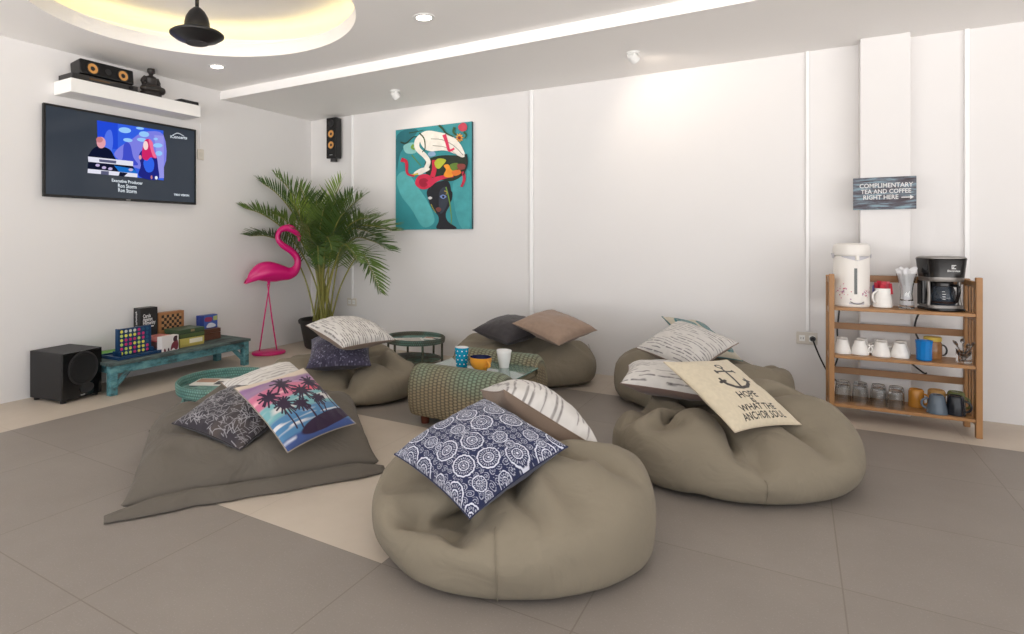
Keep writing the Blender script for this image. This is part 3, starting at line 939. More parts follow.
# ------------------------------------------------------------------ rattan tray tables
def rattan(name, c1, c2, c3, nu, nv, mixn=4.0, zmix=None):
    """woven cane: rows of dark gaps over two cane colours, driven by the surface's own UV-like object coordinates"""
    m = mat(name, rgb(*c1), rough=0.6)
    nt = m.node_tree
    N = nt.nodes.new
    at = N('ShaderNodeAttribute')
    at.attribute_name = 'weave'
    sp = N('ShaderNodeSeparateXYZ')
    nt.links.new(at.outputs['Vector'], sp.inputs[0])

    def mth(op, a, b=None):
        n = N('ShaderNodeMath')
        n.operation = op
        for i, x in enumerate((a, b)):
            if x is None: continue
            if isinstance(x, (int, float)): n.inputs[i].default_value = x
            else: nt.links.new(x, n.inputs[i])
        return n.outputs[0]
    u = mth('MULTIPLY', sp.outputs[0], nu)
    v = mth('MULTIPLY', sp.outputs[1], nv)
    row = mth('MODULO', mth('FLOOR', v), 2.0)
    uu = mth('FRACT', mth('ADD', u, mth('MULTIPLY', row, 0.5)))
    su = mth('SINE', mth('MULTIPLY', uu, PI))
    sv = mth('SINE', mth('MULTIPLY', mth('FRACT', v), PI))
    hgt = mth('MULTIPLY', mth('POWER', su, 0.6), mth('POWER', sv, 0.6))
    tc = N('ShaderNodeTexCoord')
    n1 = N('ShaderNodeTexNoise')
    n1.inputs['Scale'].default_value = mixn
    n1.inputs['Detail'].default_value = 6
    nt.links.new(tc.outputs['Object'], n1.inputs['Vector'])
    mr = N('ShaderNodeMapRange')
    mr.inputs[1].default_value = 0.40
    mr.inputs[2].default_value = 0.60
    if zmix is None:
        nt.links.new(n1.outputs['Fac'], mr.inputs[0])
    else:                                   # the paint is rubbed on mostly from above
        so = N('ShaderNodeSeparateXYZ')
        nt.links.new(tc.outputs['Object'], so.inputs[0])
        zf = mth('MULTIPLY', mth('SUBTRACT', so.outputs[2], 0.20), 2.2)
        nt.links.new(mth('ADD', mth('MULTIPLY', n1.outputs['Fac'], zmix), mth('MULTIPLY', zf, 0.55)), mr.inputs[0])
        mr.inputs[1].default_value = 0.38
        mr.inputs[2].default_value = 0.72
    a = N('ShaderNodeMix'); a.data_type = 'RGBA'
    nt.links.new(mr.outputs[0], a.inputs[0])
    a.inputs[6].default_value = rgb(*c1)
    a.inputs[7].default_value = rgb(*c2)
    b = N('ShaderNodeMix'); b.data_type = 'RGBA'
    nt.links.new(mth('POWER', hgt, 0.8), b.inputs[0])
    b.inputs[6].default_value = rgb(*c3)
    nt.links.new(a.outputs[2], b.inputs[7])
    p = nt.nodes['Principled BSDF']
    nt.links.new(b.outputs[2], p.inputs['Base Color'])
    bp = N('ShaderNodeBump')
    bp.inputs['Strength'].default_value = 0.8
    bp.inputs['Distance'].default_value = 0.006
    nt.links.new(hgt, bp.inputs['Height'])
    nt.links.new(bp.outputs['Normal'], p.inputs['Normal'])
    return m


def weave_attr(o, uv):
    at = o.data.attributes.new('weave', 'FLOAT_VECTOR', 'POINT')
    at.data.foreach_set('vector', np.array([(u, v, 0) for u, v in uv], float).ravel())


def lathe_weave(prof, n, name, m, parent, c=(0, 0, 0)):
    """a lathe whose seam is left open so that the weave runs round it"""
    vs, uv, fs = [], [], []
    L = [0.0]
    for a, b in zip(prof[:-1], prof[1:]):
        L.append(L[-1] + math.hypot(b[0] - a[0], b[1] - a[1]))
    for i, (r, z) in enumerate(prof):
        for k in range(n + 1):
            a = 2 * PI * k / n
            vs.append((c[0] + r * math.cos(a), c[1] + r * math.sin(a), c[2] + z))
            uv.append((a * prof[0][0], L[i]))
    for i in range(len(prof) - 1):
        for k in range(n):
            fs.append((i * (n + 1) + k, i * (n + 1) + k + 1, (i + 1) * (n + 1) + k + 1, (i + 1) * (n + 1) + k))
    mb = MB().add(vs, fs)
    o = mb.build(name, m, parent)
    weave_attr(o, uv)
    return o


teal_cane = rattan('cane_teal', (98, 150, 142), (130, 174, 162), (56, 86, 80), 55, 50)
teal_dark = weathered('cane_frame', (92, 132, 126), (122, 156, 146), (50, 56, 52), 12)
paper = [mat('paper_white', rgb(224, 222, 216), rough=0.6), mat('paper_print', rgb(176, 140, 120), rough=0.6), mat('paper_dark', rgb(70, 70, 74), rough=0.6)]


def tray_table(label, x, y, R, H, rim_h, frame_dark, rim_m=None):
    t = thing('tray_table', label, 'table', (x, y, 0), group=None)
    lathe_weave([(R - 0.014, H - rim_h), (R, H - rim_h + 0.004), (R + 0.004, H - 0.02), (R + 0.004, H - 0.008), (R - 0.004, H), (R - 0.016, H - 0.006), (R - 0.018, H - 0.03), (R - 0.02, H - rim_h + 0.016)], 72, 'woven_rim', rim_m or teal_cane, t)
    MB().lathe([(R - 0.015, H - rim_h + 0.004), (R - 0.02, H - rim_h + 0.016), (0, H - rim_h + 0.016)], n=48).build('tray_bottom', teal_dark, t)
    z0 = H - rim_h
    for k in range(6):
        a = 2 * PI * k / 6 + 0.32
        c, s = math.cos(a), math.sin(a)
        MB().tube([((R - 0.02) * c, (R - 0.02) * s, 0), ((R - 0.02) * c, (R - 0.02) * s, z0 + 0.008)], 0.011, n=8).build('leg', frame_dark, t)
    if z0 > 0.1:
        MB().lathe([(0.0, 0.05), (R - 0.04, 0.05), (R - 0.03, 0.056), (R - 0.04, 0.062), (0, 0.062)], n=40).build('lower_shelf', frame_dark, t)
    else:
        MB().tube([((R - 0.03) * math.cos(2 * PI * k / 40), (R - 0.03) * math.sin(2 * PI * k / 40), 0.035) for k in range(41)], 0.008, n=6, cap=False).build('foot_ring', frame_dark, t)
    return t


def leaflet(label, x, y, z, rot, sx, sy, style, name='magazine'):
    t = thing(name, label, 'magazine', (x, y, z), rot)
    mb = MB().bx(-sx / 2, sx / 2, -sy / 2, sy / 2, 0, 0.006)
    mb.build('pages', paper[0], t, smooth=False)
    cv = MB()
    if style == 0:
        cv.poly([(-sx * .46, -sy * .1, 0.0064), (sx * .1, -sy * .1, 0.0064), (sx * .1, sy * .44, 0.0064), (-sx * .46, sy * .44, 0.0064)], 1)
        cv.poly([(sx * .14, -sy * .4, 0.0064), (sx * .44, -sy * .4, 0.0064), (sx * .44, sy * .1, 0.0064), (sx * .14, sy * .1, 0.0064)], 2)
    else:
        for k in range(5):
            cv.poly([(-sx * .42, sy * (.35 - k * .16), 0.0064), (sx * .4, sy * (.35 - k * .16), 0.0064), (sx * .4, sy * (.29 - k * .16), 0.0064), (-sx * .42, sy * (.29 - k * .16), 0.0064)], 2 if k % 2 else 1)
    cv.build('cover_print', paper, t, smooth=False)


tray_table('round teal woven tray table on the floor behind the flat floor cushion', -3.41, 2.87, 0.36, 0.205, 0.075, teal_dark)
leaflet('open brochure lying on the near round tray table', -3.60, 2.87, 0.1475, 0.5, 0.26, 0.20, 0)
leaflet('second brochure half under the cushion on the near round tray table', -3.40, 2.97, 0.1475, -0.4, 0.21, 0.28, 1)
cane_brown = weathered('cane_brown', (84, 82, 68), (86, 118, 106), (58, 48, 40), 10)
tray_table('round teal and brown cane side table at the back wall between two bean bags', -3.09, 4.80, 0.285, 0.265, 0.055, cane_brown, rattan('cane_far', (96, 94, 78), (98, 138, 126), (56, 52, 44), 55, 50))
leaflet('pale brochure lying on the far round side table', -3.12, 4.75, 0.2275, 0.7, 0.27, 0.20, 1)
leaflet('dark leaflet lying at the back of the far round side table', -2.98, 4.93, 0.2275, 0.2, 0.16, 0.12, 0, 'leaflet')


# ------------------------------------------------------------------ woven coffee table with a glass panel
def coffee_table():
    X0, X1, Y0, Y1, H = -2.13, -1.46, 3.17, 4.03, 0.392
    cx, cy = (X0 + X1) / 2, (Y0 + Y1) / 2
    t = thing('coffee_table', 'woven rattan coffee table with two rolled sides and a glass panel between them', 'table', (cx, cy, 0))
    W, D = X1 - X0, Y1 - Y0
    d = D / 2
    # profile across the rolls (y, z), closed
    prof = catmull([(-d + 0.08, 0.066), (-d + 0.018, 0.095), (-d + 0.0, 0.20), (-d + 0.012, 0.31), (-d + 0.065, H - 0.012), (-d + 0.16, H - 0.01), (-d + 0.235, 0.345), (-d + 0.26, 0.318),
                    (0, 0.318), (d - 0.23, 0.318), (d - 0.205, 0.345), (d - 0.155, H), (d - 0.08, H - 0.005), (d - 0.02, 0.32), (d, 0.20), (d - 0.035, 0.095), (d - 0.10, 0.068), (0, 0.065)], 5, True)
    n = len(prof)
    L = [0.0]
    for a, b in zip(prof, prof[1:] + prof[:1]):
        L.append(L[-1] + math.hypot(b[0] - a[0], b[1] - a[1]))
    # stations along x; the ends are rounded over
    st = []
    e = 0.075
    for k in range(7):
        a = PI / 2 * k / 6
        st.append((-W / 2 + e * (1 - math.sin(a)), 1 - math.cos(a)))
    st = [(-W / 2 + e * (1 - math.cos(a)), e * (1 - math.sin(a))) for a in np.linspace(0, PI / 2, 7)]
    st += [(x, 0.0) for x in np.linspace(-W / 2 + e, W / 2 - e, 14)[1:-1]]
    st += [(W / 2 - e * (1 - math.cos(a)), e * (1 - math.sin(a))) for a in np.linspace(PI / 2, 0, 7)]
    zc = 0.2
    vs, uv, fs = [], [], []
    for (x, sh) in st:
        for i, (y, z) in enumerate(prof + [prof[0]]):
            # inset towards the core by sh
            yy = y - math.copysign(min(abs(y), sh), y) if abs(y) > d - 0.24 else y
            zz = z - sh * (1 if z > zc else -0.35) * min(1.0, abs(z - zc) / 0.12)
            vs.append((x, yy, zz))
            uv.append((L[i], x))
    m1 = n + 1
    for s in range(len(st) - 1):
        for i in range(n):
            fs.append((s * m1 + i, s * m1 + i + 1, (s + 1) * m1 + i + 1, (s + 1) * m1 + i))
    mb = MB().add(vs, fs)
    o = mb.build('woven_body', rattan('cane_mixed', (146, 132, 104), (112, 158, 138), (58, 53, 42), 52, 34, 3.0, 0.62), t, angle=70)
    weave_attr(o, uv)
    # woven end panels
    for s, sx in ((0, -1), (len(st) - 1, 1)):
        ring = vs[s * m1:s * m1 + n]
        c = (ring[0][0], 0.0, 0.19)
        k = 6
        pv, puv, pf = [], [], []
        for q in range(k + 1):
            w = q / k
            for p in ring:
                pv.append((p[0] + sx * 0.006 * (1 - w * w), p[1] * w, 0.19 + (p[2] - 0.19) * w))
                puv.append((pv[-1][2], pv[-1][1]))
        for q in range(k):
            for i in range(n):
                j = (i + 1) % n
                pf.append((q * n + i, q * n + j, (q + 1) * n + j, (q + 1) * n + i))
        oo = MB().add(pv, pf).build('woven_end', MATS['cane_mixed'], t, angle=80)
        weave_attr(oo, puv)
    gl = mat('table_glass', rgb(92, 124, 116), rough=0.05, spec=0.9, coat=0.6)
    MB().bx(-W / 2 + 0.01, W / 2 - 0.005, -d + 0.205, d - 0.195, 0.322, 0.330).build('glass_top', gl, t, smooth=False, bevel=0.0015)
    lm = mat('leg_wood', rgb(98, 50, 34), rough=0.4)
    for sx in (-1, 1):
        for sy in (-1, 1):
            MB().lathe([(0, 0), (0.026, 0), (0.036, 0.095), (0, 0.095)], c=(sx * (W / 2 - 0.085), sy * (d - 0.13), 0), n=16).build('leg', lm, t)


coffee_table()


def cup_handle(rx, z0, z1, out, r, n=10, dirv=(1, 0)):
    pts = []
    for k in range(n + 1):
        a = -PI / 2 + PI * k / n
        pts.append((dirv[0] * (rx + out * math.cos(a)), dirv[1] * (rx + out * math.cos(a)), (z0 + z1) / 2 + (z1 - z0) / 2 * math.sin(a)))
    return MB().tube(pts, r, n=8)


ZG = 0.3305
c1 = thing('tumbler', 'turquoise tumbler with white dots on the glass of the coffee table', 'cup', (-1.92, 3.57, ZG))
tq = mat('ceramic_turquoise', rgb(22, 140, 176), rough=0.2)
wc = mat('ceramic_white', rgb(232, 232, 230), rough=0.2)
MB().lathe([(0, 0), (0.036, 0), (0.038, 0.004), (0.043, 0.06), (0.047, 0.125), (0.047, 0.13)], n=32).build('body', tq, c1)
MB().lathe([(0.047, 0.13), (0.044, 0.131), (0.041, 0.06), (0.035, 0.01), (0, 0.008)], n=32).build('inside', wc, c1)
dt = MB()
for i in range(4):
    for k in range(9):
        a = 2 * PI * (k + 0.5 * (i % 2)) / 9
        z = 0.022 + i * 0.029
        r_ = 0.0385 + (z / 0.13) * 0.0085 + 0.0006
        M = Vector((math.cos(a), math.sin(a), -0.06)).to_track_quat('Z', 'Y').to_matrix()
        dt.lathe([(0.0042, 0), (0, 0.0006)], c=(r_ * math.cos(a), r_ * math.sin(a), z), M=M, n=10)
dt.build('dots', wc, c1)
c2 = thing('soup_cup', 'wide orange cup with dark blue inside on the glass of the coffee table', 'cup', (-1.765, 3.545, ZG), rotz=-0.5)
org = mat('ceramic_orange', rgb(224, 154, 54), rough=0.25)
MB().lathe([(0, 0), (0.038, 0), (0.042, 0.006), (0.062, 0.025), (0.071, 0.055), (0.072, 0.085)], n=32).build('body', org, c2)
MB().lathe([(0.072, 0.085), (0.069, 0.086), (0.067, 0.055), (0.056, 0.026), (0, 0.014)], n=32).build('inside', mat('ceramic_navy', rgb(28, 32, 70), rough=0.2), c2)
cup_handle(0.064, 0.028, 0.07, 0.036, 0.007).build('handle', org, c2)
c3 = thing('small_white_cup', 'white ridged cup at the back of the coffee table glass', 'cup', (-1.668, 3.70, ZG))
MB().lathe([(0, 0), (0.033, 0), (0.036, 0.03), (0.039, 0.034), (0.041, 0.06), (0.044, 0.064), (0.046, 0.09), (0.049, 0.094), (0.051, 0.115), (0.049, 0.116), (0.044, 0.06), (0.033, 0.008), (0, 0.006)], n=32).build('body', wc, c3, angle=25)
cup_handle(0.042, 0.035, 0.09, 0.02, 0.005, dirv=(0.2, 0.98)).build('handle', wc, c3)


# ------------------------------------------------------------------ flamingo
def flamingo():
    pk = mat('flamingo_pink', rgb(206, 16, 112), rough=0.32, coat=0.2)
    t = thing('flamingo_statue', 'tall glossy pink flamingo statue on the floor in front of the potted palm', 'statue', (-4.62, 4.385, 0), rotz=-0.52)
    t.scale = (0.9, 0.82, 1.0)
    MB().lathe([(0, 0), (0.20, 0), (0.215, 0.012), (0.208, 0.03), (0.19, 0.036), (0, 0.038)], n=40, sx=0.62).build('base', pk, t)
    for s, y0, y1 in ((-1, -0.115, 0.015), (1, 0.10, -0.02)):
        MB().tube([(s * 0.012, y0, 0.03), (s * 0.012, (y0 + y1) / 2 - 0.004, 0.37), (s * 0.012, y1, 0.73)], [0.0085, 0.009, 0.0075], n=10).build('leg', pk, t)
    b = MB()
    # body: swept ellipse sections from the tail to the chest, then the neck and head in one surface
    spine = [(-0.275, 0.745, 0.006), (-0.255, 0.765, 0.022), (-0.21, 0.81, 0.05), (-0.13, 0.85, 0.088), (-0.03, 0.862, 0.105), (0.08, 0.85, 0.10), (0.17, 0.84, 0.082), (0.25, 0.83, 0.066), (0.32, 0.845, 0.056),
             (0.365, 0.90, 0.048), (0.372, 0.965, 0.043), (0.34, 1.02, 0.040), (0.27, 1.075, 0.037), (0.175, 1.125, 0.034), (0.12, 1.18, 0.032), (0.115, 1.235, 0.031), (0.155, 1.285, 0.032), (0.225, 1.305, 0.036), (0.29, 1.295, 0.042), (0.335, 1.268, 0.034)]
    sp = catmull(spine, 5)
    sp = [(y, z, max(r, 0.004)) for y, z, r in sp]
    mb = MB()
    n = 16
    vs, fs = [], []
    for i, (y, z, r_) in enumerate(sp):
        a = np.array(sp[max(i - 1, 0)][:2]); c = np.array(sp[min(i + 1, len(sp) - 1)][:2])
        dd = c - a
        dd = dd / (np.linalg.norm(dd) + 1e-9)
        nn = np.array([-dd[1], dd[0]])
        for k in range(n):
            an = 2 * PI * k / n
            # the body sags a little: belly rounder than the back
            rr = r_ * (1.0 if r_ < 0.06 else (0.92 if math.sin(an) > 0 else 1.06))
            q = np.array([y, z]) + nn * rr * math.sin(an)
            vs.append((r_ * 0.92 * math.cos(an), q[0], q[1]))
    for i in range(len(sp) - 1):
        for k in range(n):
            k2 = (k + 1) % n
            fs.append((i * n + k, i * n + k2, (i + 1) * n + k2, (i + 1) * n + k))
    fs.append(tuple(range(n)))
    fs.append(tuple(reversed(range((len(sp) - 1) * n, len(sp) * n))))
    mb.add(vs, fs)
    mb.lathe([(0.035, 0.78), (0.02, 0.745), (0.012, 0.715), (0, 0.71)], c=(0, 0.0, 0), n=14)
    mb.build('body', pk, t, angle=60)
    # hooked bill
    bl = MB().tube(catmull([(0, 0.325, 1.275), (0, 0.372, 1.245), (0, 0.395, 1.20), (0, 0.385, 1.165)]), [0.034] * 6 + [0.028] * 6 + [0.018] * 6 + [0.006], n=12)
    bl.build('bill', pk, t)
    for s in (-1, 1):
        wv = MB()
        outline = catmull([(-0.30, 0.735), (-0.24, 0.80), (-0.12, 0.885), (0.02, 0.91), (0.14, 0.875), (0.17, 0.83), (0.08, 0.80), (-0.06, 0.79), (-0.20, 0.76)], 5, True)
        vs = []
        def sx_(y, z):
            q = 1 - ((y + 0.03) / 0.30) ** 2 * 0.8 - ((z - 0.85) / 0.12) ** 2 * 0.5
            return s * (0.03 + 0.082 * math.sqrt(max(q, 0.05)))
        for y, z in outline:
            vs.append((sx_(y, z) * 0.86, y, z))
        m_ = len(vs)
        for y, z in outline:
            y2, z2 = -0.04 + (y + 0.04) * 0.6, 0.845 + (z - 0.845) * 0.6
            vs.append((sx_(y2, z2) * 1.03, y2, z2))
        vs.append((sx_(-0.04, 0.845) * 1.06, -0.04, 0.845))
        fs = [(i, (i + 1) % m_, m_ + (i + 1) % m_, m_ + i) for i in range(m_)] + [(m_ + i, m_ + (i + 1) % m_, 2 * m_) for i in range(m_)]
        wv.add(vs, fs)
        wv.build('wing', pk, t, angle=60)
        MB().lathe([(0, 0), (0.006, 0.0), (0.004, 0.003), (0, 0.004)], c=(s * 0.037, 0.30, 1.30), M=Matrix.Rotation(s * PI / 2, 3, 'Y'), n=12).build('eye', black_gl, t)


flamingo()


# ------------------------------------------------------------------ potted areca palm
def palm():
    base = Vector((-4.42, 4.98, 0.0))
    t = thing('potted_palm', 'large green areca palm in a dark pot in the corner behind the flamingo', 'plant', base)
    pot_m = mat('pot_dark', rgb(44, 42, 40), rough=0.55)
    MB().lathe([(0, 0.005), (0.17, 0.005), (0.175, 0.0), (0.19, 0.02), (0.24, 0.27), (0.255, 0.272), (0.26, 0.30), (0.25, 0.312), (0.234, 0.305), (0.228, 0.265), (0, 0.265)], n=40).build('pot', pot_m, t)
    MB().lathe([(0.225, 0.268), (0.12, 0.282), (0, 0.288)], n=24).build('soil', mat('soil', rgb(50, 38, 30), rough=0.95, bump=1.0, bump_scale=50), t)
    gs = [mat('leaf_green', rgb(92, 116, 54), rough=0.42, noise_amt=0.25, noise_scale=10), mat('leaf_deep', rgb(70, 96, 46), rough=0.42, noise_amt=0.25, noise_scale=10), mat('leaf_light', rgb(124, 146, 66), rough=0.42, noise_amt=0.25, noise_scale=10)]
    cane = mat('cane_green', rgb(142, 140, 72), rough=0.45, noise_amt=0.3, noise_scale=30)
    rnd = random.Random(5)
    fronds = FRONDS
    for i, (tip, ctl, wl, gi) in enumerate(fronds):
        p0 = Vector((rnd.uniform(-0.10, 0.10), rnd.uniform(-0.09, 0.09), 0.27))
        p3 = Vector(tip) - base
        hh = p3.z
        mid = Vector(ctl) - base
        # quadratic-ish: up from the pot, over the shoulder, out to the tip
        p1 = Vector((p0.x + (mid.x - p0.x) * 0.40, p0.y + (mid.y - p0.y) * 0.40, 0.27 + (mid.z - 0.27) * 0.58))
        P = [Vector(q) for q in catmull([p0, p1, mid, p0.lerp(p3, 0.0) * 0 + (mid.lerp(p3, 0.55) + Vector((0, 0, 0.045))), p3], 10)]
        m = len(P)
        mb = MB()
        rad = [0.0085 * (1 - k / (m - 1)) ** 0.8 + 0.002 for k in range(m)]
        mb.tube(P, rad, n=6, mi=0)
        # arc length
        A = [0.0]
        for a, b in zip(P[:-1], P[1:]):
            A.append(A[-1] + (b - a).length)
        tot = A[-1]

        def at_(s):
            s = min(max(s, 0), tot)
            for k in range(m - 1):
                if A[k + 1] >= s:
                    f = (s - A[k]) / max(A[k + 1] - A[k], 1e-9)
                    return P[k].lerp(P[k + 1], f), (P[k + 1] - P[k]).normalized()
            return P[-1], (P[-1] - P[-2]).normalized()
        s0 = tot * 0.46
        npair = 34
        for k in range(npair):
            f = k / (npair - 1)
            s = s0 + (tot - s0) * f
            p, d = at_(s)
            side = d.cross(Vector((0, 0, 1)))
            if side.length < 0.05:
                side = Vector((1, 0, 0))
            side.normalize()
            up = side.cross(d).normalized()
            ln = 1.28 * wl * (0.55 + 0.45 * math.sin(PI * (0.12 + 0.72 * f))) * (1.0 - 0.50 * f ** 3) * rnd.uniform(0.88, 1.1)
            for sg in (-1, 1):
                ang = math.radians(58 - 34 * f + rnd.uniform(-7, 7))
                dirv = (d * math.cos(ang) + side * sg * math.sin(ang) + up * rnd.uniform(0.25, 0.55)).normalized()
                droop = rnd.uniform(0.05, 0.2) * ln
                w = 0.0066 + 0.003 * math.sin(PI * f)
                wd = d.cross(dirv)
                wd = (dirv.cross(wd)).normalized()
                pts = []
                for q, wq in ((0, 0.35), (0.25, 0.95), (0.6, 0.9), (1.0, 0.05)):
                    c = p + dirv * ln * q + Vector((0, 0, -droop * q * q))
                    pts.append((c - wd * w * wq, c + Vector((0, 0, -0.2 * w)) , c + wd * w * wq))
                vs = [v for tr in pts for v in tr]
                fs = []
                for r_ in range(3):
                    fs += [(r_ * 3, r_ * 3 + 1, r_ * 3 + 4, r_ * 3 + 3), (r_ * 3 + 1, r_ * 3 + 2, r_ * 3 + 5, r_ * 3 + 4)]
                # keep the leaves on this side of the walls
                bad = any((base + v).x < XL + 0.012 or (base + v).y > YB - 0.02 for v in vs)
                if bad:
                    vs = [Vector((max(v.x, XL + 0.015 - base.x), min(v.y, YB - 0.022 - base.y), v.z)) for v in vs]
                mb.add(vs, fs, 1)
        mb.build('frond', [cane, gs[gi]], t, angle=50)


FRONDS = [
    ((-4.817, 4.231, 1.509), (-4.705, 4.716, 1.265), 0.25, 0),
    ((-4.736, 4.401, 1.776), (-4.631, 4.763, 1.45), 0.26, 1),
    ((-4.723, 4.586, 1.865), (-4.611, 4.835, 1.529), 0.26, 0),
    ((-4.688, 4.195, 1.22), (-4.686, 4.728, 1.113), 0.22, 1),
    ((-4.47, 4.687, 1.753), (-4.484, 4.856, 1.374), 0.26, 0),
    ((-4.224, 4.665, 1.636), (-4.41, 4.902, 1.309), 0.27, 1),
    ((-4.134, 4.959, 1.8), (-4.309, 4.966, 1.374), 0.28, 2),
    ((-3.767, 4.835, 1.609), (-4.161, 4.942, 1.329), 0.27, 0),
    ((-3.356, 4.799, 1.269), (-3.908, 4.865, 1.283), 0.28, 0),
    ((-3.352, 4.743, 1.083), (-3.877, 4.826, 1.179), 0.25, 1),
    ((-3.396, 4.656, 0.689), (-3.776, 4.83, 1.036), 0.21, 0),
    ((-3.448, 4.564, 1.391), (-3.914, 4.743, 1.261), 0.27, 0),
    ((-3.585, 4.359, 1.444), (-3.944, 4.606, 1.22), 0.28, 1),
    ((-3.819, 4.33, 1.486), (-4.122, 4.612, 1.22), 0.27, 0),
    ((-3.964, 4.238, 1.324), (-4.259, 4.643, 1.158), 0.24, 0),
    ((-3.689, 4.294, 1.087), (-3.97, 4.53, 1.18), 0.25, 1),
    ((-3.482, 4.424, 0.975), (-3.835, 4.615, 1.12), 0.22, 0),
    ((-4.453, 4.521, 1.595), (-4.504, 4.784, 1.308), 0.25, 2),
    ((-4.034, 5.022, 1.672), (-4.277, 5.046, 1.398), 0.25, 1),
    ((-4.602, 4.427, 1.449), (-4.577, 4.738, 1.243), 0.23, 0),
    ((-3.578, 4.837, 1.22), (-4.007, 4.921, 1.263), 0.25, 1),
    ((-3.885, 4.583, 1.579), (-4.185, 4.808, 1.306), 0.27, 0),
    ((-3.867, 4.299, 0.971), (-4.071, 4.525, 1.099), 0.2, 1)]
palm()

# ------------------------------------------------------------------ wooden rack with tea and coffee things
bam = mat('rack_wood', rgb(164, 120, 76), rough=0.4, noise_amt=0.22, noise_scale=9)
bam2 = mat('rack_wood_back', rgb(148, 108, 70), rough=0.45, noise_amt=0.22, noise_scale=9)
RK = Vector((0.558, 4.785, 0.0))
rack = thing('shelf_rack', 'three tier honey coloured wooden rack standing in front of the pillar', 'rack', RK, rotz=0.03)
RW, RD, RH = 0.364, 0.295, 0.962
for sx in (-1, 1):
    for y in (0.018, RD - 0.018):
        MB().bx(sx * RW - 0.015, sx * RW + 0.015, y - 0.018, y + 0.018, 0, RH if y < 0.1 else RH - 0.02).build('post', bam, rack, smooth=False, bevel=0.003)
    for z in (RH - 0.045, 0.715, 0.405, 0.085):
        MB().bx(sx * RW - 0.010, sx * RW + 0.010, 0.036, RD - 0.036, z - 0.018, z + 0.018).build('side_rail', bam, rack, smooth=False, bevel=0.002)
    for y in (0.085, 0.147, 0.21):
        MB().bx(sx * RW - 0.007, sx * RW + 0.007, y - 0.012, y + 0.012, 0.10, RH - 0.06).build('side_slat', bam2, rack, smooth=False, bevel=0.002)
SH = (0.745, 0.431, 0.112)
for z in SH:
    mb = MB()
    for k in range(4):
        y0 = 0.004 + k * 0.072
        mb.bx(-RW + 0.017, RW - 0.017, y0, y0 + 0.0705, z - 0.02, z)
    mb.build('shelf_board', bam, rack, smooth=False, bevel=0.002)
for z in (0.925, 0.593, 0.286):
    MB().bx(-RW + 0.015, RW - 0.015, RD - 0.026, RD - 0.010, z - 0.022, z + 0.022).build('back_rail', bam2, rack, smooth=False, bevel=0.002)
Z1, Z2, Z3 = SH[0] + 0.001, SH[1] + 0.001, SH[2] + 0.001


def thermos():
    t = thing('hot_water_dispenser', 'white electric hot water dispenser with a flower print on the top of the rack', 'dispenser', (0.308, 4.93, Z1), rotz=0.25)
    body = mat('dispenser_white', rgb(232, 228, 222), rough=0.3)
    grey = mat('dispenser_grey', rgb(186, 184, 190), rough=0.35)
    dark = mat('gauge_dark', rgb(74, 78, 78), rough=0.2)
    MB().lathe([(0, 0), (0.098, 0), (0.102, 0.012), (0.102, 0.03), (0.1, 0.034), (0.1, 0.33), (0.098, 0.335), (0, 0.335)], n=48).build('body', body, t)
    MB().lathe([(0.101, 0.337), (0.104, 0.345), (0.104, 0.385), (0.098, 0.408), (0.08, 0.418), (0, 0.422)], n=48).build('lid', body, t)

    def on(a, z, r_=0.1007):
        return (r_ * math.sin(a), -r_ * math.cos(a), z)
    g = MB()
    N_ = 12
    g.add([on(-0.16 + 0.17 * k / N_, z) for z in (0.085, 0.255) for k in range(N_ + 1)], [(k, k + 1, N_ + 2 + k, N_ + 1 + k) for k in range(N_)])
    g.build('water_gauge', dark, t, smooth=False)
    # spout panel under the lid, a shallow V
    s = MB()
    M_ = 18
    top = [on(-0.85 + 1.7 * k / M_, 0.334, 0.1035) for k in range(M_ + 1)]
    bot = [on(-0.85 + 1.7 * k / M_, 0.329 - 0.026 * (1 - abs(2 * k / M_ - 1)), 0.1035) for k in range(M_ + 1)]
    s.add(top + bot, [(k, k + 1, M_ + 2 + k, M_ + 1 + k) for k in range(M_)])
    s.build('spout_panel', grey, t, smooth=False)
    MB().lathe([(0, 0), (0.011, 0), (0.012, 0.03), (0, 0.03)], c=(0, -0.104, 0.308), n=16).build('spout', body, t)
    h = MB()
    h.add([on(-0.42 + 0.84 * k / M_, z, 0.1025) for z in (0.018, 0.03) for k in range(M_ + 1)], [(k, k + 1, M_ + 2 + k, M_ + 1 + k) for k in range(M_)])
    h.build('base_label', grey, t, smooth=False)
    MB().tube([on(-0.36 + 0.72 * k / 10, 0.036 - 0.014 * math.sin(PI * k / 10), 0.106) for k in range(11)], 0.0035, n=6).build('front_clip', mat('chrome', rgb(170, 172, 176), rough=0.2, metal=0.9), t)
    for sg in (-1, 1):
        MB().lathe([(0.016, 0), (0.016, 0.008), (0, 0.01)], c=(sg * 0.102, 0, 0.335), M=Matrix.Rotation(sg * PI / 2, 3, 'Y'), n=20).build('handle_pivot', grey, t)
    MB().tube([(0.108 * math.cos(a), 0.108 * math.sin(a) * 1.02, 0.34 + 0.012 * math.sin(a)) for a in np.linspace(0, PI, 20)], 0.006, n=8).build('carry_handle', grey, t)
    fl = MB()
    rnd = random.Random(3)
    cols = [mat('print_pink', rgb(214, 150, 172), rough=.4), mat('print_mauve', rgb(176, 130, 160), rough=.4), mat('print_rose', rgb(196, 110, 120), rough=.4)]
    for k in range(54):
        sgn = -1 if k % 2 else 1
        a = sgn * rnd.uniform(0.28, 1.25)
        z = 0.085 + rnd.gauss(0, 0.016) + 0.03 * (abs(a) - 0.3)
        q = rnd.uniform(0.0025, 0.0055)
        fl.poly([on(a + q * 9 * math.cos(w), z + q * math.sin(w), 0.1009) for w in np.linspace(0, 2 * PI, 8)[:-1]], rnd.randrange(3))
    fl.build('flower_print', cols, t, smooth=False)


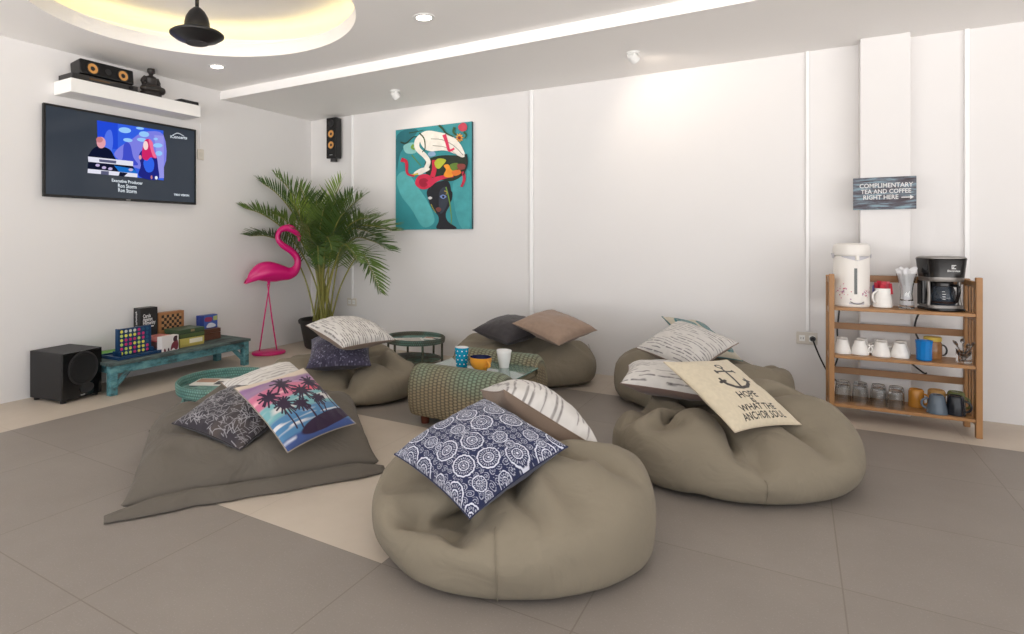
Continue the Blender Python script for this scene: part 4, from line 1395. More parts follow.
thermos()
wc2 = mat('porcelain', rgb(236, 234, 230), rough=0.22)


def vessel(prof_out, wall, floor_z):
    """outer profile (bottom to rim) turned into a closed vessel with an inside"""
    inn = [(max(r - wall, 0.002), max(z, floor_z)) for r, z in reversed(prof_out) if z >= floor_z - 1e-6]
    return [(0, prof_out[0][1])] + prof_out + inn + [(0, floor_z)]


pt = thing('sugar_pitcher', 'white ribbed jug holding red packets, next to the hot water dispenser', 'jug', (0.474, 4.925, Z1))
MB().lathe(vessel([(0.045, 0), (0.052, 0.004), (0.050, 0.03), (0.051, 0.032), (0.047, 0.06), (0.048, 0.062), (0.043, 0.09), (0.044, 0.092), (0.042, 0.125)], 0.004, 0.008), n=32).build('body', wc2, pt, angle=25)
cup_handle(0.044, 0.03, 0.105, 0.032, 0.006, dirv=(-0.75, -0.66)).build('handle', wc2, pt)
rp = [mat('packet_red', rgb(186, 44, 62), rough=.5), mat('packet_pink', rgb(206, 96, 112), rough=.5), mat('packet_blue', rgb(70, 70, 120), rough=.5)]
for k, (px, py, tl, tx, ci) in enumerate(((-0.022, 0.0, 0.075, -0.02, 0), (-0.01, 0.014, 0.085, -0.008, 0), (0.004, -0.006, 0.082, 0.006, 0), (0.017, 0.008, 0.08, 0.016, 1), (-0.004, -0.018, 0.06, -0.002, 0), (0.024, -0.008, 0.07, 0.03, 0), (-0.028, -0.012, 0.055, -0.036, 2))):
    R = Matrix.Rotation(0.35 * k - 0.9, 3, 'Z') @ Matrix.Rotation(0.12 * math.sin(k * 2.1), 3, 'X')
    p = MB().box((px + tx * 0.6, py, 0.088 + tl * 0.5), (0.026, 0.0035, tl), rot=R)
    tag(p.build('sugar_packet', rp[ci], loc=Vector((0.474, 4.925, Z1)), smooth=False),
        ['leftmost red packet in the white jug', 'tall red packet at the back of the white jug', 'tall red packet in the middle of the white jug', 'pink packet at the back right of the white jug', 'short red packet at the front of the white jug', 'rightmost red packet in the white jug', 'dark blue packet at the left edge of the white jug'][k], 'packet', 'packets in the jug')

glass_m = mat('clear_glass', (0.96, 0.97, 0.97, 1), rough=0.02, trans=1.0, ior=1.45)
vs = thing('glass_vase', 'waisted clear glass jar stuffed with white paper filters left of the coffee maker', 'jar', (0.596, 4.925, Z1))
MB().lathe(vessel([(0.038, 0), (0.042, 0.004), (0.034, 0.06), (0.03, 0.10), (0.036, 0.15), (0.05, 0.205), (0.053, 0.225)], 0.0025, 0.008), n=32).build('body', glass_m, vs)
ff = MB()
nn_ = 48
prof = [(0.0, 0.02), (0.030, 0.022), (0.026, 0.09), (0.030, 0.15), (0.043, 0.21), (0.052, 0.245), (0.045, 0.25), (0.02, 0.235), (0, 0.23)]
ff.lathe(prof, n=nn_)
rnd = random.Random(2)
for i, v in enumerate(ff.v):
    x, y, z = v
    a = math.atan2(y, x)
    k = 1 + 0.10 * math.sin(a * 9 + z * 30) * (z > 0.03)
    zz = z + (0.014 * math.sin(a * 3 + 1) + 0.008 * math.sin(a * 7)) * (z > 0.2)
    ff.v[i] = (x * k * (0.92 if z < 0.22 else 1), y * k * (0.92 if z < 0.22 else 1), zz)
tag(ff.build('paper_filters', mat('filter_paper', rgb(228, 228, 230), rough=0.8), loc=Vector((0.596, 4.925, Z1))), 'crumpled white paper filters inside the waisted glass jar', 'paper filters')


def coffee_maker():
    t = thing('coffee_maker', 'black and silver drip coffee maker on the right of the rack top', 'coffee maker', (0.768, 4.945, Z1), rotz=0.34)
    t.scale = (0.9, 0.95, 0.97)
    blk = mat('maker_black', rgb(22, 21, 22), rough=0.22)
    sil = mat('maker_silver', rgb(132, 128, 124), rough=0.32, metal=0.6)

    def rounded(w, d, r, n=6):
        pts = []
        for (sx, sy, a0) in ((1, 1, 0), (-1, 1, 90), (-1, -1, 180), (1, -1, 270)):
            for k in range(n + 1):
                a = math.radians(a0 + 90 * k / n)
                pts.append((sx * (w / 2 - r) + r * math.cos(a), sy * (d / 2 - r) + r * math.sin(a)))
        return pts

    def loft(secs):
        mb = MB()
        m_ = None
        vs = []
        for (w, d, r, z, oy) in secs:
            ring = [(x, y + oy, z) for x, y in rounded(w, d, r)]
            m_ = len(ring)
            vs += ring
        fs = []
        for s in range(len(secs) - 1):
            for k in range(m_):
                k2 = (k + 1) % m_
                fs.append((s * m_ + k, s * m_ + k2, (s + 1) * m_ + k2, (s + 1) * m_ + k))
        fs.append(tuple(reversed(range(m_))))
        fs.append(tuple((len(secs) - 1) * m_ + k for k in range(m_)))
        return mb.add(vs, fs)
    loft([(0.215, 0.20, 0.05, 0.0, 0), (0.22, 0.205, 0.05, 0.012, 0), (0.215, 0.20, 0.05, 0.018, 0)]).build('base', blk, t)
    loft([(0.206, 0.19, 0.05, 0.018, 0), (0.20, 0.185, 0.05, 0.036, 0)]).build('hot_plate_ring', sil, t)
    loft([(0.20, 0.07, 0.02, 0.03, 0.06), (0.20, 0.07, 0.02, 0.19, 0.06)]).build('water_tank', blk, t)
    for sx in (-1, 1):
        MB().tube([(sx * 0.093, -0.035, 0.03), (sx * 0.087, -0.03, 0.11), (sx * 0.093, -0.03, 0.2)], [0.012, 0.010, 0.012], n=10).build('side_frame', sil, t)
    loft([(0.205, 0.185, 0.05, 0.188, 0), (0.212, 0.19, 0.05, 0.2, 0), (0.212, 0.19, 0.05, 0.216, 0)]).build('silver_band', sil, t)
    loft([(0.214, 0.192, 0.05, 0.216, 0), (0.236, 0.20, 0.05, 0.325, 0), (0.24, 0.204, 0.05, 0.334, 0), (0.232, 0.196, 0.048, 0.336, 0)]).build('filter_housing', blk, t)
    loft([(0.236, 0.20, 0.05, 0.336, 0), (0.236, 0.20, 0.05, 0.342, 0), (0.2, 0.17, 0.05, 0.35, 0)]).build('lid', sil, t)
    # carafe
    c = (0.0, -0.022, 0.037)
    jg = MB().lathe([(0, 0), (0.062, 0), (0.07, 0.012), (0.072, 0.05), (0.066, 0.09), (0.052, 0.12), (0.05, 0.13)], c=c, n=36)
    k = jg.build('carafe', mat('smoked_glass', rgb(70, 82, 96), rough=0.04, trans=0.6, ior=1.45), t)
    MB().lathe([(0.053, 0.118), (0.056, 0.122), (0.056, 0.14), (0.03, 0.148), (0, 0.148)], c=c, n=36).build('carafe_lid', blk, k)
    MB().lathe([(0.0605, 0.004), (0.071, 0.014), (0.0725, 0.022), (0.0715, 0.022)], c=c, n=36).build('coffee_rest', mat('coffee_brown', rgb(52, 34, 26), rough=0.2), k)
    MB().tube(catmull([(0.03, -0.075, 0.165), (0.034, -0.118, 0.16), (0.036, -0.125, 0.12), (0.034, -0.105, 0.07), (0.03, -0.088, 0.06)]), 0.0095, n=10).build('handle', blk, k)
    mk = MB()
    for i in range(4):
        z = 0.075 + i * 0.016
        mk.poly([(0.0725 * math.sin(-0.55 + q) * 1.005, -0.022 - 0.0725 * math.cos(-0.55 + q) * 1.005 + (0.006 if i == 3 else 0), z + dz) for q, dz in ((0, 0), (0.22, 0), (0.22, 0.003), (0, 0.003))])
    mk.build('scale_marks', TXT, k, smooth=False)
    # emblem and lettering on the housing
    e = MB()
    fy = lambda z: -(0.096 + (z - 0.216) * 0.037) - 0.0012
    sq = lambda x0, x1, z0, z1: e.poly([(x0, fy(z0), z0), (x1, fy(z0), z0), (x1, fy(z1), z1), (x0, fy(z1), z1)])
    cx_, cz_, h_ = 0.02, 0.283, 0.013
    # square emblem made of three curved bars, as on the machine
    sq(cx_ - h_, cx_ + h_, cz_ + h_ * 0.62, cz_ + h_)
    sq(cx_ - h_, cx_ + h_, cz_ - h_, cz_ - h_ * 0.62)
    sq(cx_ - h_, cx_ - h_ * 0.62, cz_ - h_ * 0.62, cz_ + h_ * 0.62)
    for sg in (-1, 1):
        pts = [(cx_ + sg * h_ * 0.35 * (1 - math.cos(a)) - h_ * 0.1, cz_ + sg * h_ * 0.31 + sg * h_ * 0.28 * math.sin(a)) for a in np.linspace(-PI / 2, PI / 2, 7)]
        for (x0, z0), (x1, z1) in zip(pts[:-1], pts[1:]):
            sq(min(x0, x1) - 0.0016, max(x0, x1) + 0.0016, min(z0, z1) - 0.001, max(z0, z1) + 0.001)
    e.text('Electrolux', 0.018, lambda x, y: (cx_ + x, fy(0.258 + y), 0.258 + y), bold=0.0003)
    e.build('emblem', TXT, t, smooth=False)


coffee_maker()

# middle shelf: upside-down white cups
proto = None
cup_prof = [(0.050, 0.0), (0.051, 0.004), (0.047, 0.03), (0.038, 0.06), (0.032, 0.078), (0.031, 0.088), (0.028, 0.092), (0.0, 0.088)]
cups = [(0.256, 4.885, PI * 1.1, 'upside-down white cup at the left end of the middle shelf, front row'), (0.352, 4.895, -0.3, 'second upside-down white cup from the left post, front row of the middle shelf'),
        (0.463, 4.885, PI * 1.05, 'third upside-down white cup from the left post, front row of the middle shelf'), (0.560, 4.90, PI * 1.0, 'upside-down white cup nearest the blue jar, front row of the middle shelf'),
        (0.262, 5.00, PI, 'upside-down white cup behind the first front cup of the middle shelf'), (0.372, 5.005, 0.2, 'upside-down white cup behind the second front cup of the middle shelf'), (0.474, 5.0, PI, 'upside-down white cup behind the third front cup of the middle shelf'), (0.578, 5.005, PI, 'upside-down white cup behind the front cup nearest the blue jar')]
for i, (x, y, rz, lb) in enumerate(cups):
    if proto is None:
        proto = thing('white_cup', lb, 'cup', (x, y, Z2), rz, 'white cups on the rack')
        MB().lathe(cup_prof, n=32).build('body', wc2, proto)
        cup_handle(0.041, 0.016, 0.066, 0.026, 0.0045).build('handle', wc2, proto)
    else:
        dup(proto, (x, y, Z2), rz, lb)

bj = thing('blue_jar', 'bright blue faceted glass jar on the middle shelf of the rack', 'jar', (0.676, 4.865, Z2))
bl = mat('blue_glass', rgb(10, 120, 196), rough=0.12, coat=0.5)
b_ = MB()
b_.lathe(vessel([(0.036, 0), (0.040, 0.006), (0.040, 0.07), (0.042, 0.10), (0.045, 0.125)], 0.004, 0.01), n=12)
b_.build('body', bl, bj, angle=12)
aj = thing('amber_jar', 'glass jar with brown contents and a yellow lid behind the blue jar', 'jar', (0.733, 4.975, Z2))
MB().lathe([(0, 0), (0.044, 0), (0.047, 0.01), (0.047, 0.095), (0.04, 0.11), (0, 0.11)], n=28).build('body', mat('amber_fill', rgb(150, 106, 66), rough=0.15, noise_amt=0.5, noise_scale=40), aj)
MB().lathe([(0.042, 0.11), (0.046, 0.112), (0.046, 0.134), (0.04, 0.137), (0, 0.137)], n=28).build('lid', mat('lid_yellow', rgb(196, 168, 66), rough=0.4), aj)
cup_handle(0.047, 0.025, 0.09, 0.022, 0.005, dirv=(0.95, -0.3)).build('handle', black_m, aj)
sj = thing('spoon_jar', 'clear glass jar for spoons at the right end of the middle shelf', 'jar', (0.869, 4.90, Z2))
MB().lathe(vessel([(0.034, 0), (0.037, 0.004), (0.037, 0.075), (0.039, 0.085)], 0.0025, 0.008), n=28).build('body', glass_m, sj)
steel = mat('steel', rgb(150, 148, 146), rough=0.22, metal=0.95)
for k, (a, ln, lb) in enumerate(((0.3, 0.13, 'right'), (1.5, 0.135, 'back'), (2.6, 0.125, 'left back'), (3.7, 0.13, 'left front'), (5.0, 0.12, 'front'), (5.7, 0.135, 'right front'))):
    s = thing('spoon', 'metal spoon leaning to the %s rim of the glass spoon jar' % lb, 'spoon', (0.869, 4.90, Z2), group='spoons in the jar')
    c, q = math.cos(a), math.sin(a)
    p0 = Vector((-c * 0.012, -q * 0.012, 0.012))
    p1 = Vector((c * 0.030, q * 0.030, 0.088))
    dd = (p1 - p0).normalized()
    p2 = p0 + dd * (ln - 0.02)
    MB().tube([p0, p1, p2], [0.003, 0.0024, 0.0026], n=6).build('handle', steel, s)
    M = dd.to_track_quat('Z', 'Y').to_matrix()
    MB().lathe([(0, -0.02), (0.009, -0.012), (0.012, 0), (0.009, 0.012), (0, 0.018)], c=p2 + dd * 0.014, M=M, n=12, sy=0.35).build('bowl', steel, s)

# lower shelf: upside-down glasses and mugs
proto = None
gp = [(0.045, 0.0), (0.0455, 0.002), (0.044, 0.05), (0.040, 0.095), (0.036, 0.112), (0.033, 0.115), (0.0, 0.115), (0.0, 0.105), (0.033, 0.103), (0.039, 0.09), (0.0425, 0.05), (0.0435, 0.0)]
glasses = [(0.258, 4.885, 'upside-down drinking glass at the left post, front row of the bottom shelf'), (0.352, 4.885, 'second upside-down drinking glass from the left, front row of the bottom shelf'), (0.446, 4.87, 'third upside-down drinking glass from the left, front row of the bottom shelf'),
           (0.532, 4.845, 'upside-down drinking glass nearest the mugs, front row of the bottom shelf'), (0.266, 4.99, 'drinking glass at the back behind the leftmost glass of the bottom shelf'), (0.362, 4.99, 'drinking glass at the back behind the second glass of the bottom shelf'), (0.458, 4.985, 'drinking glass at the back behind the third glass of the bottom shelf'), (0.55, 4.975, 'drinking glass at the back just left of the amber mug')]
for i, (x, y, lb) in enumerate(glasses):
    if proto is None:
        proto = tag(MB().lathe(gp, n=16).build('drinking_glass', glass_m, angle=14), lb, 'glass', 'glasses on the bottom shelf')
        proto.location = (x, y, Z3)
    else:
        o = proto.copy()
        COL.objects.link(o)
        o.location = (x, y, Z3)
        o.rotation_euler.z = 0.1 * i
        o['label'] = lb


def mug(name, label, x, y, rz, c, r0, r1, h, wall=0.004, gloss=0.2, nz=0.12):
    """an upside-down mug: r0 at the shelf, r1 at the top"""
    t = thing('mug', label, 'mug', (x, y, Z3), rz)
    m = mat(name, rgb(*c), rough=gloss, noise_amt=nz, noise_scale=18)
    MB().lathe([(r0 - wall, 0.0), (r0, 0.0), (r0, 0.004), ((r0 * 0.6 + r1 * 0.4), h * 0.4), (r1, h - 0.012), (r1 - 0.006, h - 0.002), (r1 - 0.009, h), (r1 - 0.012, h - 0.004), (0, h - 0.004)], n=32).build('body', m, t)
    cup_handle(r0 * 0.62 + r1 * 0.38 - 0.004, h * 0.2, h * 0.76, 0.032, 0.0065).build('handle', m, t)


mug('mug_amber', 'amber yellow upside-down mug right of the drinking glasses', 0.650, 4.965, -0.35, (190, 130, 52), 0.041, 0.040, 0.115)
mug('mug_tan', 'tan upside-down mug behind the grey mug', 0.755, 4.995, 0.2, (186, 142, 82), 0.048, 0.044, 0.118)
mug('mug_grey', 'blue grey upside-down mug at the front of the bottom shelf', 0.735, 4.85, PI * 1.02, (92, 104, 116), 0.053, 0.037, 0.115)
mug('mug_black', 'black upside-down mug at the right end of the bottom shelf', 0.826, 4.87, -0.35, (30, 32, 38), 0.049, 0.04, 0.118)
mug('mug_olive', 'olive green upside-down mug behind the black mug', 0.848, 4.985, -0.6, (112, 120, 72), 0.047, 0.043, 0.12)

# ------------------------------------------------------------------ sign on the pillar
def sign():
    x0, x1, z0, z1 = 0.331, 0.673, 1.395, 1.615
    cx, cz = (x0 + x1) / 2, (z0 + z1) / 2
    W, H = x1 - x0, z1 - z0
    t = thing('wooden_sign', 'small dark painted sign with white lettering hanging on the pillar above the rack', 'sign', (cx, 5.144, cz))
    sm = weathered('sign_paint', (92, 92, 102), (138, 166, 178), (60, 46, 48), 7, stretch=(0.8, 1, 7))
    MB().bx(-W / 2, W / 2, -0.018, 0, -H / 2, H / 2).build('board', sm, t, smooth=False, bevel=0.002)
    e = MB()
    for s, z, sz, dx in (('COMPLIMENTARY', 0.052, 0.043, 0.008), ('TEA AND COFFEE', 0.012, 0.041, 0.008), ('RIGHT HERE', -0.028, 0.042, -0.02)):
        e.text(s, sz, lambda x, y, z=z, dx=dx: (x + dx, -0.0186, z + y), bold=0.0006, xs=0.83)
    # arrow after the last line
    q = lambda pts: e.poly([(x, -0.0186, z) for x, z in pts])
    q([(0.092, -0.034), (0.14, -0.034), (0.14, -0.027), (0.092, -0.027)])
    q([(0.138, -0.044), (0.158, -0.0305), (0.138, -0.017)])
    e.build('lettering', mat('sign_white', rgb(222, 222, 222), rough=0.6), t, smooth=False)


sign()


# ------------------------------------------------------------------ cushions
def W3(lat, dep, z):
    """a point given as metres to the right of, and in front of, the standing place"""
    d = Vector((-math.sin(TH), math.cos(TH), 0))
    r_ = Vector((math.cos(TH), math.sin(TH), 0))
    return d * dep + r_ * lat + Vector((0, 0, z))


def W3v(a, b, c):
    return W3(a, b, c)


def vnoise(U, V, f, seed=0):
    rs = np.random.RandomState(seed)
    T = rs.rand(64, 64)
    x, y = (U * 0.5 + 0.5) * f, (V * 0.5 + 0.5) * f
    xi, yi = np.floor(x).astype(int), np.floor(y).astype(int)
    fx, fy = x - xi, y - yi
    fx, fy = fx * fx * (3 - 2 * fx), fy * fy * (3 - 2 * fy)
    g = lambda i, j: T[i % 64, j % 64]
    return (g(xi, yi) * (1 - fx) + g(xi + 1, yi) * fx) * (1 - fy) + (g(xi, yi + 1) * (1 - fx) + g(xi + 1, yi + 1) * fx) * fy


def col(U, c):
    return np.ones(U.shape + (1,)) * nlin(c)[None, None, :]


def over(C, mask, c):
    m = np.clip(np.asarray(mask, float), 0, 1)[..., None]
    return C * (1 - m) + nlin(c) * m


def seg(U, V, a, b, w):
    a, b = np.array(a, float), np.array(b, float)
    d = b - a
    t = np.clip(((U - a[0]) * d[0] + (V - a[1]) * d[1]) / (d @ d + 1e-12), 0, 1)
    D = np.hypot(U - a[0] - t * d[0], V - a[1] - t * d[1])
    return np.clip((w - D) / 0.012 + 0.5, 0, 1)


def plain(c):
    def f(U, V):
        n = vnoise(U, V, 30, 5)[..., None]
        return col(U, c) * (0.93 + 0.14 * n)
    return f


def dashes(rows=15, dark=(70, 64, 66), base=(222, 218, 212), thick=0.16, seed=1, length=4.0, fill=0.62, swap=False):
    def f(U, V):
        if swap:
            U, V = V, U
        C = col(U, base)
        C = C * (0.94 + 0.10 * vnoise(U, V, 26, seed + 9)[..., None])
        y = (V * 0.5 + 0.5) * rows + 0.18 * (vnoise(U, V, 9, seed + 3) - 0.5)
        ri = np.floor(y).astype(int)
        rs = np.random.RandomState(seed)
        ph = rs.rand(200)
        x = (U * 0.5 + 0.5) * length + ph[ri % 200] * 3
        xi = np.floor(x).astype(int)
        on = (rs.rand(200, 64)[ri % 200, xi % 64] < fill)
        xf = x - xi
        hw = thick * (0.5 + 0.5 * vnoise(U, V, 20, seed + 4)) * np.clip(np.minimum(xf, 1 - xf) * 8, 0, 1)
        m = on * np.clip((hw - np.abs(y - ri - 0.5)) / 0.07 + 0.5, 0, 1)
        return over(C, m * (0.65 + 0.35 * vnoise(U, V, 40, seed + 5)), dark)
    return f


def scratches(base=(58, 54, 60), line=(206, 204, 208)):
    rs = np.random.RandomState(11)
    S = []
    for k in range(620):
        x, y = rs.uniform(-1, 1, 2)
        a = rs.choice([0.5, 1.2, 2.3, 2.9]) + rs.normal(0, 0.35)
        L = rs.uniform(0.06, 0.24)
        S.append(((x, y), (x + L * math.cos(a), y + L * math.sin(a))))

    def f(U, V):
        C = col(U, base)
        C = over(C, np.clip(vnoise(U, V, 5, 3) * 1.6 - 0.7, 0, 1) * 0.8, (92, 82, 76))
        m = np.zeros(U.shape)
        for a, b in S:
            m = np.maximum(m, seg(U, V, a, b, 0.004))
        return over(C, m * (0.35 + 0.55 * vnoise(U, V, 9, 8)), line)
    return f


def sequins(base=(70, 66, 84)):
    def f(U, V):
        n = vnoise(U, V, 60, 2)
        n2 = vnoise(U, V, 40, 4)
        C = col(U, base) * (0.75 + 0.6 * n2[..., None])
        return over(C, np.clip((n - 0.72) * 5, 0, 1), (150, 148, 170))
    return f


def medallions():
    rs = np.random.RandomState(8)
    P = []
    for i in range(6):
        for j in range(6):
            x, y = -1.02 + 0.41 * i + (0.2 if j % 2 else 0), -1.0 + 0.40 * j
            P.append((x + rs.uniform(-.03, .03), y + rs.uniform(-.03, .03), 0.178 if (i + 2 * j) % 3 else 0.115))
    P += [(x + 0.205, y + 0.02, 0.075) for x, y, r_ in P if r_ < 0.15]

    def f(U, V):
        navy_, white_ = (36, 42, 74), (206, 208, 220)
        C = col(U, navy_)
        a = np.zeros(U.shape)
        # small curls between the medallions
        wx = U + 0.05 * (vnoise(U, V, 14, 21) - .5)
        wy = V + 0.05 * (vnoise(U, V, 14, 22) - .5)
        k = 8.0
        cx_, cy_ = (np.floor(wx * k) + 0.5) / k, (np.floor(wy * k) + 0.5) / k
        r_ = np.hypot(wx - cx_, wy - cy_) * k
        th = np.arctan2(wy - cy_, wx - cx_)
        curl = (np.abs(((r_ * 4.2 - th / (2 * PI)) % 1.0) - 0.5) < 0.14) & (r_ < 0.47)
        a = np.where(curl, 0.7, 0)
        for (x, y, R) in P:
            r0 = np.hypot(U - x, V - y) / R
            t0 = np.arctan2(V - y, U - x)
            nn = 12 if R > 0.15 else 8
            sc = 1.0 + 0.06 * np.abs(np.sin(nn * t0 / 2))
            r1 = r0 / sc
            a = np.where(r1 < 1.10, 0.0, a)
            ring = lambda lo, hi: (r1 > lo) & (r1 < hi)
            a = np.where(ring(0.88, 1.0), 1.0, a)
            a = np.where(ring(0.58, 0.78) & (np.sin(nn * 2 * t0) > 0.25), 0.7, a)
            a = np.where(ring(0.40, 0.48), 1.0, a)
            a = np.where(ring(0.18, 0.32) & (np.sin(nn * t0) > 0.1), 0.8, a)
            a = np.where(r1 < 0.10, 1.0, a)
        return over(C, a, white_)
    return f


def palms():
    def f(U, V):
        C = col(U, (206, 190, 172))
        w = 0.10 * (vnoise(U, V, 4, 31) - 0.5) + 0.05 * U
        y = V + w
        band = lambda lo, hi, s=0.06: np.clip((y - lo) / s + .5, 0, 1) * np.clip((hi - y) / s + .5, 0, 1)
        st = vnoise(U * 0.5, V * 3.0, 9, 33)
        C = over(C, band(0.52, 0.80) * (0.75 + 0.25 * st), (132, 98, 142))
        C = over(C, band(0.56, 0.66) * np.clip(st * 3 - 1.4, 0, 1), (206, 150, 180))
        C = over(C, band(0.10, 0.54), (190, 110, 136))
        C = over(C, band(0.28, 0.44) * np.clip(st * 3 - 1.5, 0, 1), (226, 168, 176))
        C = over(C, band(0.16, 0.34) * np.clip((U + 0.1) * 3, 0, 1), (208, 84, 104))
        C = over(C, band(-0.30, 0.12), (114, 164, 168))
        C = over(C, band(-0.20, 0.02) * np.clip(st * 3 - 1.6, 0, 1), (200, 196, 194))
        C = over(C, band(-0.95, -0.28), (78, 124, 162))
        C = over(C, band(-0.62, -0.36) * np.clip(vnoise(U * .4, V * 4, 10, 35) * 4 - 2.2, 0, 1), (206, 206, 208))
        C = over(C, band(-1.2, -0.80), (62, 82, 134))
        C = over(C, band(-0.92, -0.84) * np.clip(vnoise(U, V, 8, 36) * 4 - 1.8, 0, 1), (190, 196, 212))
        dk = (48, 32, 54)
        isl = ((U - 0.34) / 0.88) ** 2 + ((V + 0.76 - 0.10 * U) / 0.19) ** 2
        C = over(C, np.clip((1 - isl) * 6, 0, 1), dk)
        crowns = [(-.09, .56, .30), (-.62, .32, .27), (-.44, .0, .27), (.21, .18, .26), (-.07, -.15, .19), (.66, .40, .28), (.45, -.14, .18), (.86, .12, .20)]
        bases = [(0.04, -.57), (-.55, -.66), (-.40, -.70), (.30, -.55), (.06, -.60), (.80, -.62), (.40, -.52), (.92, -.66)]
        rs = np.random.RandomState(4)
        m = np.zeros(U.shape)
        for (x, yy, R), (bx, by) in zip(crowns, bases):
            mx, my = (x + bx) / 2 + 0.05, (yy + by) / 2
            m = np.maximum(m, seg(U, V, (x, yy), (mx, my), 0.014))
            m = np.maximum(m, seg(U, V, (mx, my), (bx, by), 0.02))
            m = np.maximum(m, np.clip((0.05 - np.hypot(U - x, V - yy)) / 0.02, 0, 1))
            for k in range(15):
                a = 2 * PI * k / 15 + rs.uniform(-.2, .2)
                ex, ey = x + R * math.cos(a), yy + R * 0.95 * math.sin(a) - 0.03
                m = np.maximum(m, seg(U, V, (x, yy), ((x + ex) / 2, (yy + ey) / 2 + 0.025), 0.034))
                m = np.maximum(m, seg(U, V, ((x + ex) / 2, (yy + ey) / 2 + 0.025), (ex, ey), 0.022))
        return over(C, m, dk)
    return f


def letters(U, V, body, cu, cv, size, xs=1.0, bold=0.0):
    """ink mask of a word set in the u,v plane"""
    mb = MB()
    mb.text(body, size, lambda x, y: (x * xs, y, 0), bold=bold)
    P = np.array([p[:2] for p in mb.v])
    m = np.zeros(U.shape)
    for fc in mb.f:
        q = P[list(fc)] + np.array([cu, cv])
        x0, y0 = q.min(0); x1, y1 = q.max(0)
        sel = np.where((U >= x0) & (U <= x1) & (V >= y0) & (V <= y1))
        if len(sel[0]) == 0:
            continue
        px, py = U[sel], V[sel]
        ins = np.zeros(px.shape, bool)
        for i in range(len(q)):
            (xa, ya), (xb, yb) = q[i], q[(i + 1) % len(q)]
            cr = ((ya > py) != (yb > py)) & (px < (xb - xa) * (py - ya) / (yb - ya + 1e-15) + xa)
            ins ^= cr
        m[sel] = np.maximum(m[sel], ins)
    return m


def anchor():
    def f(U, V):
        C = col(U, (206, 194, 170)) * (0.94 + 0.10 * vnoise(U, V, 40, 41)[..., None])
        ink = (52, 48, 46)
        U, V = (U + 0.25) / 1.12, (V + 0.26) / 0.92
        m = np.zeros(U.shape)
        cx, cy = 0.30, 0.0
        # ring, shank, stock, arms with flukes
        d = np.hypot(U - cx, V - 0.90)
        m = np.maximum(m, (np.abs(d - 0.075) < 0.022))
        m = np.maximum(m, seg(U, V, (cx, 0.83), (cx, 0.17), 0.03))
        m = np.maximum(m, seg(U, V, (cx - 0.24, 0.70), (cx + 0.24, 0.70), 0.026))
        for s in (-1, 1):
            m = np.maximum(m, seg(U, V, (cx + s * 0.245, 0.735), (cx + s * 0.245, 0.665), 0.03))
            pts = [(cx, 0.17), (cx + s * 0.17, 0.20), (cx + s * 0.30, 0.30), (cx + s * 0.345, 0.40)]
            for a, b in zip(pts[:-1], pts[1:]):
                m = np.maximum(m, seg(U, V, a, b, 0.04))
            m = np.maximum(m, seg(U, V, (cx + s * 0.27, 0.40), (cx + s * 0.40, 0.37), 0.035))
            m = np.maximum(m, seg(U, V, (cx + s * 0.345, 0.38), (cx + s * 0.35, 0.47), 0.03))
        for body, v, sz, xs in (('HOPE', -0.04, 0.26, 0.75), ('IS', -0.22, 0.18, 0.8), ('WHAT THE', -0.39, 0.24, 0.75), ('ANCHOR SOUL', -0.61, 0.26, 0.60)):
            m = np.maximum(m, letters(U, V, body, cx - 0.06, v, sz, xs, 0.006))
        return over(C, m, ink)
    return f


def teal_disc():
    def f(U, V):
        C = col(U, (190, 182, 164))
        for (x, y, R) in ((0.45, 0.45, .42), (-.45, .5, .40), (0.4, -.45, .42), (-.5, -.45, .40)):
            r_ = np.hypot(U - x, V - y) / R
            C = over(C, (r_ < 1) * (0.6 + 0.4 * (np.sin(r_ * 22 + 3 * vnoise(U, V, 12, 3)) > -0.3)), (52, 112, 118))
        return C
    return f


CUSH = []


def pillow_f(U, V, p=2.2, e=0.48):
    return (np.clip(1 - np.abs(U) ** p, 0, 1) * np.clip(1 - np.abs(V) ** p, 0, 1)) ** e


